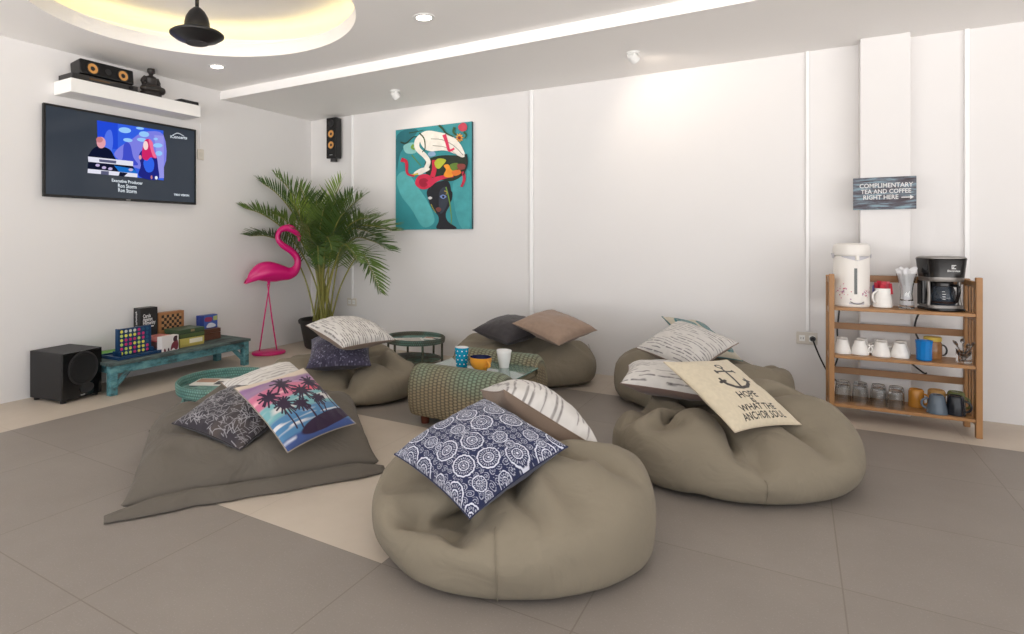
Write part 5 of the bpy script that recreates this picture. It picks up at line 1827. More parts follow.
def cushion(label, c, xa, n, size, T, front, back=(120, 104, 90), res=90, sag=0.0, seed=0, floppy=0.0, backlab=None, wr=0.006, pinch=0.075):
    """a filled square cushion: front and back panel meeting in a seam"""
    n = Vector(n).normalized()
    xa = Vector(xa)
    xa = (xa - n * xa.dot(n)).normalized()
    ya = n.cross(xa)
    R = Matrix((xa, ya, n)).transposed()
    t = thing('cushion', label, 'cushion', c)
    t.rotation_euler = R.to_euler()
    h = size / 2
    rs = random.Random(seed)
    o = Vector((rs.uniform(0, 50), rs.uniform(0, 50), rs.uniform(0, 50)))

    def panel(sign, N, Tt):
        g = np.linspace(-1, 1, N)
        g = np.sign(g) * np.abs(g) ** 0.9
        U, V = np.meshgrid(g, g, indexing='xy')
        F = pillow_f(U, V)
        X = h * U * (1 - pinch * (1 - V ** 2) * np.abs(U) ** 2)
        Y = h * V * (1 - pinch * (1 - U ** 2) * np.abs(V) ** 2)
        wn = np.zeros(U.shape)
        for i in range(N):
            for j in range(N):
                q = Vector((U[i, j] * 1.6, V[i, j] * 1.6, sign)) + o
                e = max(abs(U[i, j]), abs(V[i, j]))
                wn[i, j] = noise.noise(q) * 1.2 + noise.noise(q * 2.7) * 0.5 * e + (1 - abs(noise.noise(Vector((q.x * 1.3, q.y * 1.3, 3.1)) * 1.7)) * 2) * 0.3
        Z = sign * Tt * F + wr * wn * np.minimum(1, F * 2.2) * 1.6 + sag * (U ** 2 + V ** 2) * -1 + floppy * U * V
        return U, V, np.stack([X, Y, Z], -1)

    def grid(N, flip):
        f = []
        for i in range(N - 1):
            for j in range(N - 1):
                q = (i * N + j, i * N + j + 1, (i + 1) * N + j + 1, (i + 1) * N + j)
                f.append(tuple(reversed(q)) if flip else q)
        return f
    U, V, Pf = panel(1, res, T)
    o1 = MB().add(Pf.reshape(-1, 3), grid(res, False)).build('front_panel', attr_mat('cushion_print'), t, angle=180)
    C = np.clip(front(U, V), 0, 1).reshape(-1, 3)
    ca = o1.data.color_attributes.new('Col', 'FLOAT_COLOR', 'POINT')
    ca.data.foreach_set('color', np.hstack([C, np.ones((len(C), 1))]).astype(np.float32).ravel())
    nb = 40
    U, V, Pb = panel(-1, nb, T * 0.85)
    o2 = MB().add(Pb.reshape(-1, 3), grid(nb, True)).build('back_panel', mat('cushion_back_%d_%d_%d' % back, rgb(*back), rough=0.9, noise_amt=0.06, noise_scale=30, bump=0.2, bump_scale=250, sheen=0.2, spec=0.2), t, angle=180)
    if backlab:
        o2['label'] = backlab
    # piping along the seam
    ed = [(-1, v) for v in np.linspace(-1, 1, 16)[:-1]] + [(u, 1) for u in np.linspace(-1, 1, 16)[:-1]] + [(1, v) for v in np.linspace(1, -1, 16)[:-1]] + [(u, -1) for u in np.linspace(1, -1, 16)]
    pts = []
    for u, v in ed:
        pts.append((h * u * (1 - pinch * (1 - v * v) * abs(u) ** 2), h * v * (1 - pinch * (1 - u * u) * abs(v) ** 2), -sag * (u * u + v * v) + floppy * u * v))
    MB().tube(pts, 0.0032, n=6, cap=False).build('seam', o2.data.materials[0], t)
    M = Matrix.Translation(Vector(c)) @ R.to_4x4()
    CUSH.append((M.inverted(), M, h, T * 0.85, sag, floppy))
    return len(CUSH) - 1

TA = (128, 110, 96)
WD = (206, 202, 197)
kA1 = cushion('navy blue cushion with white ring medallions on the front bean bag', (-1.033, 2.053, 0.385), (0.909, -0.388, -0.155), (0.004, -0.365, 0.931), 0.475, 0.10, medallions(), (40, 44, 70), res=200, seed=1)
kA2 = cushion('white and taupe cushion standing on edge behind the navy cushion', W3(0.525, 2.71, 0.385), W3v(0.42, -0.03, -0.30), W3v(0.50, 0.26, 0.80), 0.47, 0.135, dashes(17, (120, 114, 112), WD, 0.22, 3, 3.0, 0.75, swap=True), TA, res=110, seed=2, backlab='plain taupe back')
kF1 = cushion('charcoal cushion with white scratch lines on the flat floor cushion', W3(-0.955, 3.17, 0.275), W3v(0.867, -0.463, -0.13), W3v(-0.02, -0.28, 0.95), 0.48, 0.085, scratches(), (44, 40, 44), res=230, seed=3)
kF2 = cushion('palm tree sunset print cushion on the flat floor cushion', (-2.177, 2.256, 0.335), (0.083, 0.995, 0.047), (0.521, -0.083, 0.849), 0.46, 0.055, palms(), (150, 140, 128), res=220, seed=4, wr=0.004)
kF3 = cushion('white tufted cushion tucked behind the palm tree cushion', W3(-0.83, 3.40, 0.335), W3v(0.65, 0.70, -0.2), W3v(0.1, -0.32, 0.93), 0.44, 0.08, dashes(16, (150, 144, 140), WD, 0.2, 5, 3.0, 0.7), TA, res=90, seed=5, backlab='plain taupe back')
kE2 = cushion('dark shimmering sequin cushion under a white cushion on the left bean bag', W3(-0.60, 4.47, 0.345), W3v(1, 0.1, -0.02), W3v(0.0, -0.28, 0.95), 0.46, 0.105, sequins(), (60, 56, 66), res=110, seed=6)
kE1 = cushion('white dashed cushion lying on top of the dark sequin cushion', (-2.751, 3.408, 0.51), (0.944, -0.244, -0.222), (0.214, -0.06, 0.975), 0.47, 0.10, dashes(26, (110, 106, 104), WD, 0.24, 7, 9.0, 0.75), TA, res=130, seed=7, backlab='plain taupe back')
kD1 = cushion('dark grey cushion on the bean bag by the back wall', W3(0.77, 5.03, 0.43), W3v(0.85, 0.50, 0.05), W3v(-0.10, -0.16, 0.97), 0.47, 0.10, plain((66, 62, 64)), (54, 50, 52), res=50, seed=8)
kD2 = cushion('plain taupe cushion overlapping the dark grey cushion', (-1.63, 4.58, 0.495), (0.92, -0.304, -0.228), (0.18, -0.22, 0.96), 0.47, 0.085, plain((150, 128, 112)), (138, 118, 104), res=50, seed=9)
kB1 = cushion('white dashed cushion partly under the anchor cushion on the right bean bag', W3(1.40, 3.38, 0.395), W3v(0.895, -0.40, -0.17), W3v(0.05, -0.05, 0.98), 0.46, 0.095, dashes(16, (84, 78, 80), WD, 0.16, 11, 5.0, 0.65), (120, 100, 92), res=90, seed=10, backlab='plain taupe back')
kB2 = cushion('cream cushion printed with a black anchor on the right bean bag', (-0.282, 3.365, 0.425), (0.532, 0.845, -0.063), (0.45, -0.219, 0.865), 0.48, 0.055, anchor(), (196, 182, 158), res=240, seed=11, wr=0.004)
kC1 = cushion('white cushion with rows of dark dashes on the bean bag left of the rack', (-0.641, 4.419, 0.465), (0.881, -0.426, -0.204), (0.017, -0.404, 0.915), 0.46, 0.09, dashes(20, (70, 66, 74), WD, 0.15, 13, 6.0, 0.72), TA, res=110, seed=12)
e1, e2 = W3v(0.286, -0.806, -0.516), W3v(-0.90, -0.43, 0.17)
nC = e1.cross(e2)
if nC.z < 0: nC = -nC
kC2 = cushion('teal patterned cushion behind the white dashed cushion left of the rack', W3(2.075, 4.40, 0.46), e1, nC, 0.44, 0.06, teal_disc(), (70, 110, 112), res=80, seed=13)

# ------------------------------------------------------------------ bean bags
def fabric(name, c, var=0.10):
    m = mat(name, rgb(*c), rough=0.92, spec=0.15, noise_amt=var, noise_scale=3.5, bump=0.22, bump_scale=420, sheen=0.06)
    nt = m.node_tree
    p = nt.nodes['Principled BSDF']
    weave = p.inputs['Normal'].links[0].from_node
    n = nt.nodes.new('ShaderNodeTexNoise')          # small soft creases of slack canvas
    n.inputs['Scale'].default_value = 5.0
    n.inputs['Detail'].default_value = 2.5
    n.inputs['Distortion'].default_value = 1.6
    tc = nt.nodes.new('ShaderNodeTexCoord')
    nt.links.new(tc.outputs['Object'], n.inputs['Vector'])
    b = nt.nodes.new('ShaderNodeBump')
    b.inputs['Strength'].default_value = 0.35
    b.inputs['Distance'].default_value = 0.035
    nt.links.new(n.outputs['Fac'], b.inputs['Height'])
    nt.links.new(b.outputs['Normal'], weave.inputs['Normal'])
    return m


bag_m = fabric('bag_canvas', (131, 122, 106))
dark_m = fabric('bag_canvas_dark', (101, 95, 87))


def cage(rows):
    """the draped cloth of a sack, one row of points after another from the floor up; each point is written as its step
    (x, y, z, in units of 2 mm) from the point before it in the row"""
    return np.array([np.cumsum(np.array(r_).reshape(-1, 3), axis=0) for r_ in rows]) * 0.002


def bean_bag(label, xy, steps, m=bag_m):
    """slack canvas sack: the grid is closed over at the bottom and top, smoothed, and given its three sewn seams"""
    t = thing('bean_bag', label, 'bean bag', (xy[0], xy[1], 0))
    G = cage(steps)
    rows, cols = G.shape[:2]
    G[..., 2] = np.maximum(G[..., 2], 0.002)
    n = rows * cols
    vs = [tuple(p) for p in G.reshape(-1, 3)] + [tuple(G[0].mean(0)), tuple(G[-1].mean(0))]
    fs = []
    for k in range(cols):
        k2 = (k + 1) % cols
        fs += [(n, k2, k), ((rows - 1) * cols + k, (rows - 1) * cols + k2, n + 1)]
        fs += [(i * cols + k, i * cols + k2, (i + 1) * cols + k2, (i + 1) * cols + k) for i in range(rows - 1)]
    body = MB().add(vs, fs).build('body', m, t, angle=180)
    ss = body.modifiers.new('Subdivision', 'SUBSURF')
    ss.levels = ss.render_levels = 1
    for ang in (-1.75, 0.35, 2.45):
        j = int((ang % (2 * PI)) / (2 * PI) * cols) % cols
        MB().tube(catmull([G[i, j] for i in range(int(rows * 0.10), int(rows * 0.62))], 2), 0.0016, n=6).build('seam', m, t)
    return t


bean_bag('large taupe bean bag in the front middle under the navy cushion', (-0.983, 2.25), [
    [0,-5,38,-2,-3,-3,1,2,4,1,1,1,-2,-1,-4,-2,0,1,3,3,3,-2,-1,-2,-3,-2,0,3,3,3,4,0,1,-4,-2,-1,1,4,2,2,0,1,-3,0,0,-2,-3,-3,0,2,3,0,2,2,-2,-1,0,0,-1,-2,1,0,-4,-2,-1,1,1,-2,3,0,0,-4,-2,2,2,-1,-2,0,2,-1,-5,-1,-1,4,-1,0,1,0,-2,0,1,-1,0,1,1,-3,3,1,-3,1,0,3,-3,-3,3,0,0,-4,1,0,0,2,0,2,3,1,-4,-2,-1,2,-1,-3,3,2,2,-4,1,0,3,-3,-3,2,1,-1,0,3,1,-4,-1,1,3,-1,-2,2,3,-2,0,0,4,-1,1,-1,0,3,-1,2,-1,4,-1,1,1,0,2,0,0,-3,-2,-3,-2,2,0,0,2,1,1,-2,-4,3,2,4,-1,2,-1,-3,-3,-4,1,1,4,-2,2,-3,1,1,2,2,1,2],
    [22,5,38,-3,4,-3,-2,2,0,0,1,6,-4,2,-2,-2,0,-4,-1,2,4,-4,-1,2,-5,0,-4,-5,0,-2,0,0,6,-3,-2,-1,-5,0,-5,2,1,5,-3,0,3,-1,-3,-5,-4,-1,-1,-1,0,4,2,3,3,-2,-3,2,-3,-1,-4,-2,-2,-4,-1,-2,4,0,-3,1,-3,-1,-5,1,-2,5,-2,-2,-5,-1,-5,0,1,-1,5,0,-3,1,0,-3,1,1,-4,-3,1,1,-6,3,-3,-2,1,-4,4,2,-2,-3,0,-1,-3,2,-2,6,5,-1,-3,2,-1,-3,2,-2,4,5,0,-1,0,2,-5,5,1,0,-1,-4,6,5,1,-2,2,4,-4,2,1,1,2,-2,5,2,2,-1,0,2,-5,4,0,0,0,1,3,-2,3,-5,5,0,5,1,2,-1,-1,0,-5,2,3,4,1,3,-2,1,3,-2,1,3,5,0,2,-4,0,3,1,0,3,3,-1,4,-3,-1,1,5],
    [42,15,36,-3,5,2,-4,5,-3,-4,3,2,-4,3,3,-4,1,-5,-6,1,-1,-6,1,4,-5,0,-1,-5,0,-2,-3,-1,4,-6,-1,-1,1,-1,-7,-7,-1,1,-3,-1,6,-2,-2,-5,-2,-4,-3,-6,-3,0,-2,2,4,-1,1,5,-5,-3,3,-3,-2,-1,-3,-3,0,-1,-2,6,-4,-5,-1,-2,-7,1,-1,-4,-4,-1,-1,-6,0,-5,3,2,-6,1,1,-4,-5,1,-7,3,1,-3,-1,2,-3,-3,3,-6,2,3,-4,2,3,-4,-1,4,-3,-3,5,-2,4,4,-1,-5,4,-1,-3,7,-1,3,5,1,-3,-1,3,-7,6,0,-1,5,0,2,5,4,-3,5,2,1,0,-2,5,5,1,2,2,2,-3,2,3,-3,5,1,6,1,3,-4,3,3,-4,3,1,5,2,5,-2,3,5,-1,2,2,6,1,5,-3,2,5,3,1,5,1,-1,6,-3,0,4,5,-2,5,-1,-3,6,-2],
    [59,29,29,-1,5,6,-5,6,0,-6,4,-4,-6,4,2,-7,3,-2,-8,1,-2,-8,1,-1,-5,1,5,-8,0,-2,-6,-1,5,-6,-1,2,-7,-2,-2,-1,-2,-7,-7,-2,2,-7,-4,1,3,-2,-7,-6,-4,-3,-6,-3,2,-4,2,7,-6,-4,0,-4,0,6,-5,-6,1,-3,-6,-1,-4,-7,0,-3,-7,-1,-4,-6,3,-1,-8,-3,2,-5,-3,1,-8,-1,3,-5,-4,3,-3,-4,0,-8,4,2,-7,1,5,-6,0,3,-6,3,6,-5,1,5,-5,1,7,-3,0,7,-3,3,6,-2,-5,8,0,2,7,1,-3,5,2,-4,2,2,-7,6,2,-4,7,3,0,7,3,0,4,1,3,3,0,6,6,3,2,5,4,-3,3,2,-2,5,3,4,3,5,-5,3,4,-3,5,5,4,3,6,-1,2,6,-1,4,5,5,1,6,-3,1,8,0,-1,7,-1,0,7,2,-2,8,3,-2,5,4],
    [79,41,24,-3,6,5,-7,6,-4,-6,7,1,-9,4,-4,-9,3,-3,-9,3,-1,-9,2,3,-10,1,3,-6,1,6,-9,0,5,-8,-3,-3,-7,-3,-2,-7,-1,-1,-7,-4,-1,-2,-4,-6,-5,-4,-4,-7,-4,2,-7,-3,-3,-5,-1,4,-6,-1,6,-7,-6,0,-4,-8,-3,-5,-8,-1,-6,-9,0,-4,-9,1,-3,-9,1,-5,-7,4,2,-8,-4,2,-9,-1,2,-5,-3,4,-6,-6,5,-8,-1,4,-9,1,2,-8,3,7,-7,1,7,-7,1,7,-7,2,8,-5,2,8,-4,4,8,-3,5,9,0,-4,9,1,3,5,2,-8,4,2,-7,8,4,-4,9,3,-2,8,4,1,8,4,-1,5,1,7,5,1,6,7,5,1,3,4,-8,6,4,4,6,6,-2,5,7,-4,5,7,-1,5,8,2,3,9,-2,5,4,7,1,8,-3,0,9,-3,0,9,0,-1,10,1,-1,7,6,-3,9,2],
    [100,49,22,-6,10,-3,-8,8,-2,-8,8,0,-10,5,-5,-11,5,-2,-12,4,1,-12,3,1,-12,1,3,-10,0,6,-8,1,8,-5,-5,-5,-9,-4,-4,-11,-1,2,-7,-5,-3,-3,-5,-8,-10,-4,0,-7,-3,6,-6,-3,-5,-9,-5,0,-8,-3,6,-6,-9,-6,-6,-9,-2,-7,-9,-1,-7,-11,1,-5,-10,1,-5,-12,2,-3,-11,4,-1,-11,1,0,-7,9,3,-5,-11,5,-8,-6,6,-10,-2,6,-10,-1,7,-9,-1,7,-9,1,9,-9,1,9,-7,2,9,-7,3,9,-5,6,10,-4,5,11,-2,2,8,1,6,6,3,-11,7,3,-8,10,4,-3,11,4,-2,10,5,0,10,5,0,9,5,2,5,1,9,7,4,5,5,5,-9,8,5,2,6,8,-5,6,9,-3,7,9,0,6,9,1,5,11,0,4,9,6,2,9,3,1,7,-8,-1,12,-2,-2,11,1,-3,11,2,-5,11,1],
    [117,63,15,-6,10,6,-8,9,-9,-10,9,-4,-12,8,-2,-13,6,0,-14,4,0,-14,3,1,-14,1,1,-13,-1,4,-9,1,11,-4,-5,-6,-11,-5,-5,-12,-4,-2,-11,-3,5,-5,-5,-8,-10,-4,5,-9,-4,5,-9,-4,-5,-9,-7,-5,-11,-6,1,-7,-10,1,-8,-9,-3,-8,-11,0,-8,-12,0,-6,-13,0,-5,-14,0,-3,-13,2,-2,-14,6,0,-6,10,3,-7,-13,6,-11,-4,7,-12,-1,7,-12,0,8,-11,0,9,-11,0,10,-10,0,11,-9,0,12,-7,0,12,-6,4,11,-4,7,14,-3,4,8,0,9,6,4,-12,10,3,-8,13,5,-3,12,5,-1,12,5,0,11,6,0,11,7,0,10,5,6,7,3,10,5,5,-7,8,6,-3,8,10,-5,8,10,-1,8,11,0,7,12,0,6,13,1,5,12,4,3,8,7,0,9,-10,0,14,-2,-3,14,0,-5,13,0,-6,13,1],
    [132,78,7,-5,11,12,-8,11,-5,-11,8,-8,-14,10,0,-14,7,0,-16,5,0,-16,3,0,-17,1,0,-16,-2,0,-11,-1,9,-9,-4,1,-6,-4,-10,-15,-5,0,-13,-5,4,-7,-4,-3,-12,-6,1,-10,-4,9,-9,-5,-8,-13,-8,-3,-10,-9,5,-9,-10,-3,-11,-11,2,-10,-13,-1,-9,-13,-3,-7,-15,0,-5,-16,0,-4,-16,0,-1,-16,4,-1,-6,12,4,-10,-14,6,-14,-2,8,-14,0,9,-14,0,9,-13,0,10,-12,0,12,-11,0,12,-10,0,14,-9,0,15,-6,0,15,-5,4,15,-3,7,7,0,12,8,4,-14,13,4,-8,15,4,-1,14,6,0,14,7,0,13,7,0,13,8,0,12,7,1,9,4,10,6,5,-3,8,8,-7,10,11,-1,10,11,0,9,13,0,8,14,0,7,14,0,5,16,2,4,8,9,0,11,-11,-1,17,0,-3,16,0,-5,15,0,-7,15,0],
    [151,91,6,-8,15,6,-11,12,6,-8,8,-13,-16,11,1,-17,8,0,-18,6,0,-18,3,0,-19,1,3,-16,-4,1,-16,-1,-2,-13,-4,9,-3,-4,-12,-17,-5,1,-15,-6,4,-10,-5,-3,-13,-8,-1,-12,-4,9,-11,-6,-4,-12,-8,-3,-12,-11,-2,-13,-12,0,-11,-13,0,-11,-15,2,-11,-13,2,-8,-17,-3,-6,-18,-1,-4,-18,0,-1,-19,1,-1,-7,13,5,-12,-13,7,-17,-1,9,-16,0,10,-15,0,10,-15,0,12,-14,0,12,-13,0,15,-11,0,15,-9,0,17,-8,0,18,-5,0,17,-3,7,8,0,14,9,4,-16,17,4,-5,16,5,0,17,7,0,15,7,0,15,8,0,14,9,0,14,9,0,12,8,7,6,3,1,10,9,-8,11,13,0,11,13,0,10,14,0,10,16,0,7,16,0,6,18,1,4,9,9,1,14,-10,-1,19,0,-4,18,0,-6,17,0,-8,17,0],
    [171,104,6,-11,17,2,-12,15,10,-9,8,-13,-18,12,1,-18,9,0,-20,7,0,-21,3,3,-17,-3,0,-20,-1,-3,-20,-1,-1,-11,-4,13,-8,-4,-13,-18,-7,5,-17,-5,1,-12,-7,-4,-15,-8,-1,-16,-10,2,-11,-5,9,-13,-7,-11,-14,-12,0,-14,-14,0,-13,-15,0,-12,-16,0,-11,-17,0,-10,-17,7,-6,-18,-6,-5,-20,-1,-1,-22,0,0,-10,13,5,-14,-13,8,-19,0,10,-18,0,11,-17,0,11,-16,0,13,-16,0,14,-14,0,16,-12,0,18,-11,0,18,-8,0,20,-6,0,20,-3,3,9,-1,16,11,5,-16,19,4,-3,19,6,0,18,7,0,17,9,0,17,9,0,15,9,0,16,10,0,14,10,4,7,4,3,12,11,-7,12,14,2,13,14,-2,11,16,0,10,17,0,9,19,0,7,19,0,4,12,10,1,16,-10,-2,21,0,-4,20,0,-6,20,0,-9,18,0],
    [190,117,6,-13,19,0,-11,15,12,-12,11,-13,-20,13,1,-20,10,2,-20,6,2,-20,0,1,-21,0,-5,-23,1,0,-23,-2,-1,-11,-3,14,-12,-5,-13,-19,-9,0,-18,-6,6,-16,-6,-4,-17,-10,-2,-17,-11,0,-12,-6,12,-15,-9,-10,-16,-12,-2,-15,-15,0,-15,-17,0,-13,-18,0,-12,-19,0,-10,-20,4,-7,-18,-3,-5,-21,1,-2,-23,-3,0,-15,13,5,-17,-12,10,-21,0,10,-19,0,12,-19,0,13,-17,0,14,-18,0,16,-15,0,17,-14,0,19,-11,0,21,-9,0,21,-6,0,23,-4,1,11,-1,16,13,5,-16,22,5,-1,21,6,0,20,8,0,18,9,0,18,10,0,18,11,0,17,11,0,16,10,3,9,6,3,13,13,-6,14,14,2,13,16,-2,13,18,0,11,19,0,9,20,0,8,22,-1,5,14,10,1,19,-9,-2,23,0,-5,22,0,-7,21,0,-10,20,0],
    [211,130,6,-14,20,0,-12,18,10,-18,15,-6,-19,12,1,-21,9,-3,-22,6,8,-22,3,-11,-25,2,1,-24,0,0,-24,-2,-1,-15,-4,15,-15,-5,-14,-22,-9,0,-20,-9,0,-18,-7,6,-17,-9,-7,-19,-12,0,-15,-9,10,-17,-15,2,-16,-7,-11,-16,-17,0,-16,-18,0,-14,-19,0,-13,-21,0,-10,-20,5,-9,-23,-5,-6,-23,4,-2,-24,-5,1,-20,12,7,-22,-9,9,-22,-2,12,-21,0,13,-20,0,14,-19,0,15,-18,0,17,-17,0,20,-14,0,21,-12,0,22,-10,0,23,-6,0,24,-5,0,16,-2,14,17,5,-14,24,5,0,22,8,0,21,8,0,20,10,0,19,11,0,19,12,0,18,11,0,18,11,2,12,10,6,15,13,-8,15,16,3,14,17,-3,14,19,0,12,20,0,10,22,0,9,23,-1,5,19,9,1,23,-8,-3,24,0,-5,24,0,-8,22,0,-10,22,0],
    [231,142,11,-14,22,-1,-16,20,0,-18,18,0,-21,15,-1,-24,11,0,-25,7,2,-24,3,-4,-26,2,0,-26,1,0,-25,-2,0,-20,-4,13,-20,-6,-12,-22,-9,-1,-21,-9,0,-21,-10,-1,-20,-10,3,-19,-11,-2,-18,-14,1,-18,-13,3,-17,-16,3,-17,-14,-4,-16,-18,-1,-15,-20,1,-13,-22,2,-10,-24,2,-8,-24,2,-5,-26,2,-2,-26,1,3,-26,-1,6,-25,0,10,-23,-1,13,-23,-1,13,-21,-2,15,-20,-1,18,-18,0,20,-16,1,21,-14,0,21,-14,-1,21,-13,-2,24,-9,-2,24,-6,-1,23,-1,5,23,4,-6,24,5,-1,23,8,0,23,9,-1,21,11,0,20,12,1,19,12,0,19,12,0,19,12,0,16,12,4,17,15,-2,17,17,2,15,18,0,13,21,1,12,22,1,10,22,1,9,24,1,5,25,0,1,26,1,-3,25,0,-5,25,-1,-8,25,-1,-10,23,-1],
    [237,147,34,-14,22,-1,-17,21,0,-20,18,-1,-20,17,0,-24,13,-2,-25,9,-2,-26,7,-2,-26,4,-2,-26,2,-2,-26,1,-1,-26,-1,-1,-23,-9,1,-22,-10,1,-22,-11,0,-21,-10,0,-21,-11,1,-20,-12,0,-19,-13,1,-19,-15,1,-19,-15,1,-17,-19,2,-13,-21,3,-12,-23,3,-10,-24,3,-9,-24,4,-6,-26,2,-4,-26,2,0,-27,1,2,-27,0,6,-25,-2,9,-25,-2,11,-24,-1,13,-22,-2,14,-21,-2,16,-21,-2,19,-18,-2,21,-15,-3,24,-11,0,25,-9,1,24,-10,-3,22,-11,-5,25,-5,-2,26,2,-1,25,6,-1,24,8,-1,24,10,-1,22,11,-2,20,12,0,20,12,0,20,13,1,19,13,1,19,14,3,17,17,3,15,18,4,14,21,3,12,21,2,11,23,2,9,24,1,8,25,1,4,26,1,1,26,1,-3,26,0,-4,26,0,-7,25,-1,-9,24,-1],
    [240,151,59,-15,22,0,-17,21,0,-20,18,0,-21,17,-1,-24,13,-1,-25,11,-2,-26,8,-3,-27,5,-2,-27,2,-2,-26,-1,-1,-26,-4,0,-24,-6,0,-23,-9,1,-22,-10,0,-22,-10,1,-20,-12,0,-20,-12,1,-20,-14,1,-20,-14,1,-19,-15,1,-14,-21,2,-13,-22,2,-11,-23,4,-10,-24,3,-7,-26,3,-6,-26,3,-2,-27,2,0,-27,1,3,-26,-2,5,-27,-2,7,-25,-2,11,-25,-2,12,-23,-1,13,-22,-2,16,-21,-2,17,-19,-4,21,-15,-3,23,-14,-4,23,-14,-3,24,-10,-2,27,-5,-1,26,-1,-1,27,2,-1,26,4,-1,24,7,-2,24,8,-2,22,11,-2,22,12,-1,20,12,-1,20,14,1,18,14,3,18,16,4,16,17,4,15,19,5,14,21,4,12,22,2,11,23,2,9,25,1,6,25,1,5,26,1,1,26,1,-2,27,1,-4,26,0,-6,26,-1,-8,26,-1],
    [242,154,85,-14,23,1,-17,21,1,-20,19,0,-23,15,-1,-26,12,-2,-25,11,-3,-26,9,-2,-27,6,-3,-27,4,-3,-25,-3,-1,-25,-9,1,-24,-9,1,-23,-9,0,-23,-8,1,-22,-7,-1,-18,-14,2,-19,-14,1,-18,-16,0,-18,-16,-1,-16,-18,-5,-19,-10,10,-17,-20,3,-10,-23,3,-9,-25,4,-6,-25,3,-5,-26,3,-3,-28,2,1,-27,0,2,-27,-2,4,-27,-2,6,-26,-3,10,-25,-2,12,-24,-2,13,-22,-1,15,-22,-3,17,-20,-4,18,-19,-6,23,-14,-5,26,-7,-2,25,-10,-2,26,-6,-1,27,-1,-1,27,1,-1,26,3,-1,25,5,-3,24,8,-3,23,10,-2,21,12,-2,21,13,0,19,14,1,18,16,3,17,16,5,16,18,5,14,20,6,14,21,4,12,22,3,11,24,2,9,24,1,7,26,1,5,26,1,1,27,1,-1,27,1,-5,26,1,-7,27,0,-8,26,-1],
    [238,155,112,-11,24,2,-18,21,-2,-22,12,-4,-24,14,5,-26,11,-4,-27,10,-4,-25,7,-7,-24,1,-5,-27,-2,-3,-20,-2,-11,-20,-10,-1,-23,-11,1,-22,-11,-1,-23,-10,-1,-20,-6,-11,-17,-10,10,-15,-13,9,-18,-12,8,-18,-16,-2,-16,-18,-3,-18,1,15,-22,-15,6,-11,-23,3,-12,-22,5,-8,-25,4,-4,-26,3,-1,-27,1,1,-28,-1,2,-27,-2,3,-28,-3,7,-26,-4,11,-22,-4,9,-25,1,15,-22,-2,15,-21,-4,18,-17,-8,16,-22,-3,19,-16,-11,20,-9,-3,27,-6,3,27,-4,0,27,-3,0,27,0,-1,26,0,-1,26,1,-3,25,5,-4,22,11,-3,21,14,-2,21,13,-1,18,15,2,18,16,3,16,18,6,15,18,6,14,20,7,14,20,5,12,23,3,10,24,2,9,25,1,7,26,1,4,26,1,1,27,2,-1,27,1,-6,27,1,-7,26,0,-7,26,0],
    [228,152,136,-12,23,2,-23,12,-10,-23,6,-14,-19,14,14,-25,13,0,-26,6,-11,-24,3,-13,-16,3,-21,-25,-4,2,-25,-2,-8,-15,1,-20,-18,-16,4,-20,-14,4,-22,-12,2,-20,-8,-6,-20,-6,-1,-10,-14,16,-18,-12,10,-17,-11,13,-19,-4,9,-14,-15,-7,-13,-1,22,-14,-21,9,-8,-24,-5,-10,-21,9,-5,-23,5,-6,-25,7,2,-28,-2,3,-27,-4,7,-25,-8,2,-27,0,11,-22,-8,14,-18,-12,12,-20,-10,14,-20,9,13,-21,2,18,-18,-8,18,-14,-14,15,-7,-11,22,-8,12,27,-3,1,26,-3,0,27,-4,2,26,-3,0,24,-4,-1,20,9,-6,23,7,0,22,12,-2,20,14,-1,19,12,2,18,14,5,16,18,6,13,19,7,13,21,6,10,22,4,14,21,5,11,23,3,9,25,1,8,25,2,6,26,1,3,27,2,-4,27,1,-8,26,1,-8,26,0,-9,25,1],
    [214,148,158,-14,17,-4,-24,1,-22,-25,7,-16,-22,14,7,-18,14,4,-15,0,-17,-25,2,-9,-10,5,-24,-22,1,-12,-26,-8,4,-15,-1,-18,-18,-4,-14,-20,-15,5,-17,-14,5,-20,-12,2,-21,-7,-4,-17,-11,10,-19,-11,11,-8,-6,16,0,-1,22,-19,-1,16,-12,-16,12,-15,-14,-4,-6,-26,-1,-9,-18,14,-10,-16,17,-6,-25,9,5,-26,-6,0,-28,-1,6,-26,-8,6,-25,-7,10,-14,-19,11,-15,-16,15,-22,-1,14,-21,0,9,-17,7,13,-15,-11,12,-18,-15,17,-12,-16,22,-7,5,22,0,10,26,2,6,26,-4,-5,20,-12,-9,20,3,11,20,1,13,24,7,1,22,10,-1,19,14,-2,19,11,2,20,9,8,14,20,5,10,21,6,8,24,2,9,21,5,12,20,3,14,20,8,11,23,4,10,25,2,5,26,0,1,27,-4,-1,22,10,-8,27,1,-10,25,0,-11,23,-1],
    [193,138,166,-13,22,-4,-18,14,-13,-27,-1,-17,-26,-1,-16,-9,15,5,-6,-1,-23,-22,0,-11,-26,4,4,-20,0,-17,-11,-13,-14,-15,-3,-13,-19,1,2,-10,-16,-15,-19,-14,-1,-21,-11,2,-20,-9,7,-16,-8,6,-8,-8,18,-13,-10,15,-13,-3,20,-5,9,16,-12,-1,0,-11,-18,5,-6,-20,16,-8,-19,15,-9,-19,17,-6,-21,12,4,-26,-5,3,-26,-7,5,-24,-11,6,-25,-6,8,-10,-23,11,-14,-17,13,-21,6,15,-20,-9,6,-16,9,7,-12,-22,11,-21,-13,12,-12,-16,22,-10,-6,23,-4,7,20,8,11,20,-12,-8,24,0,4,15,3,19,19,0,14,23,3,7,23,7,3,18,14,-4,20,8,6,15,15,-6,12,14,16,10,22,6,5,24,0,7,23,-1,14,16,12,13,18,8,12,23,4,9,24,3,2,25,-4,-2,25,-12,0,19,14,-4,24,10,-10,24,-2,-9,24,2],
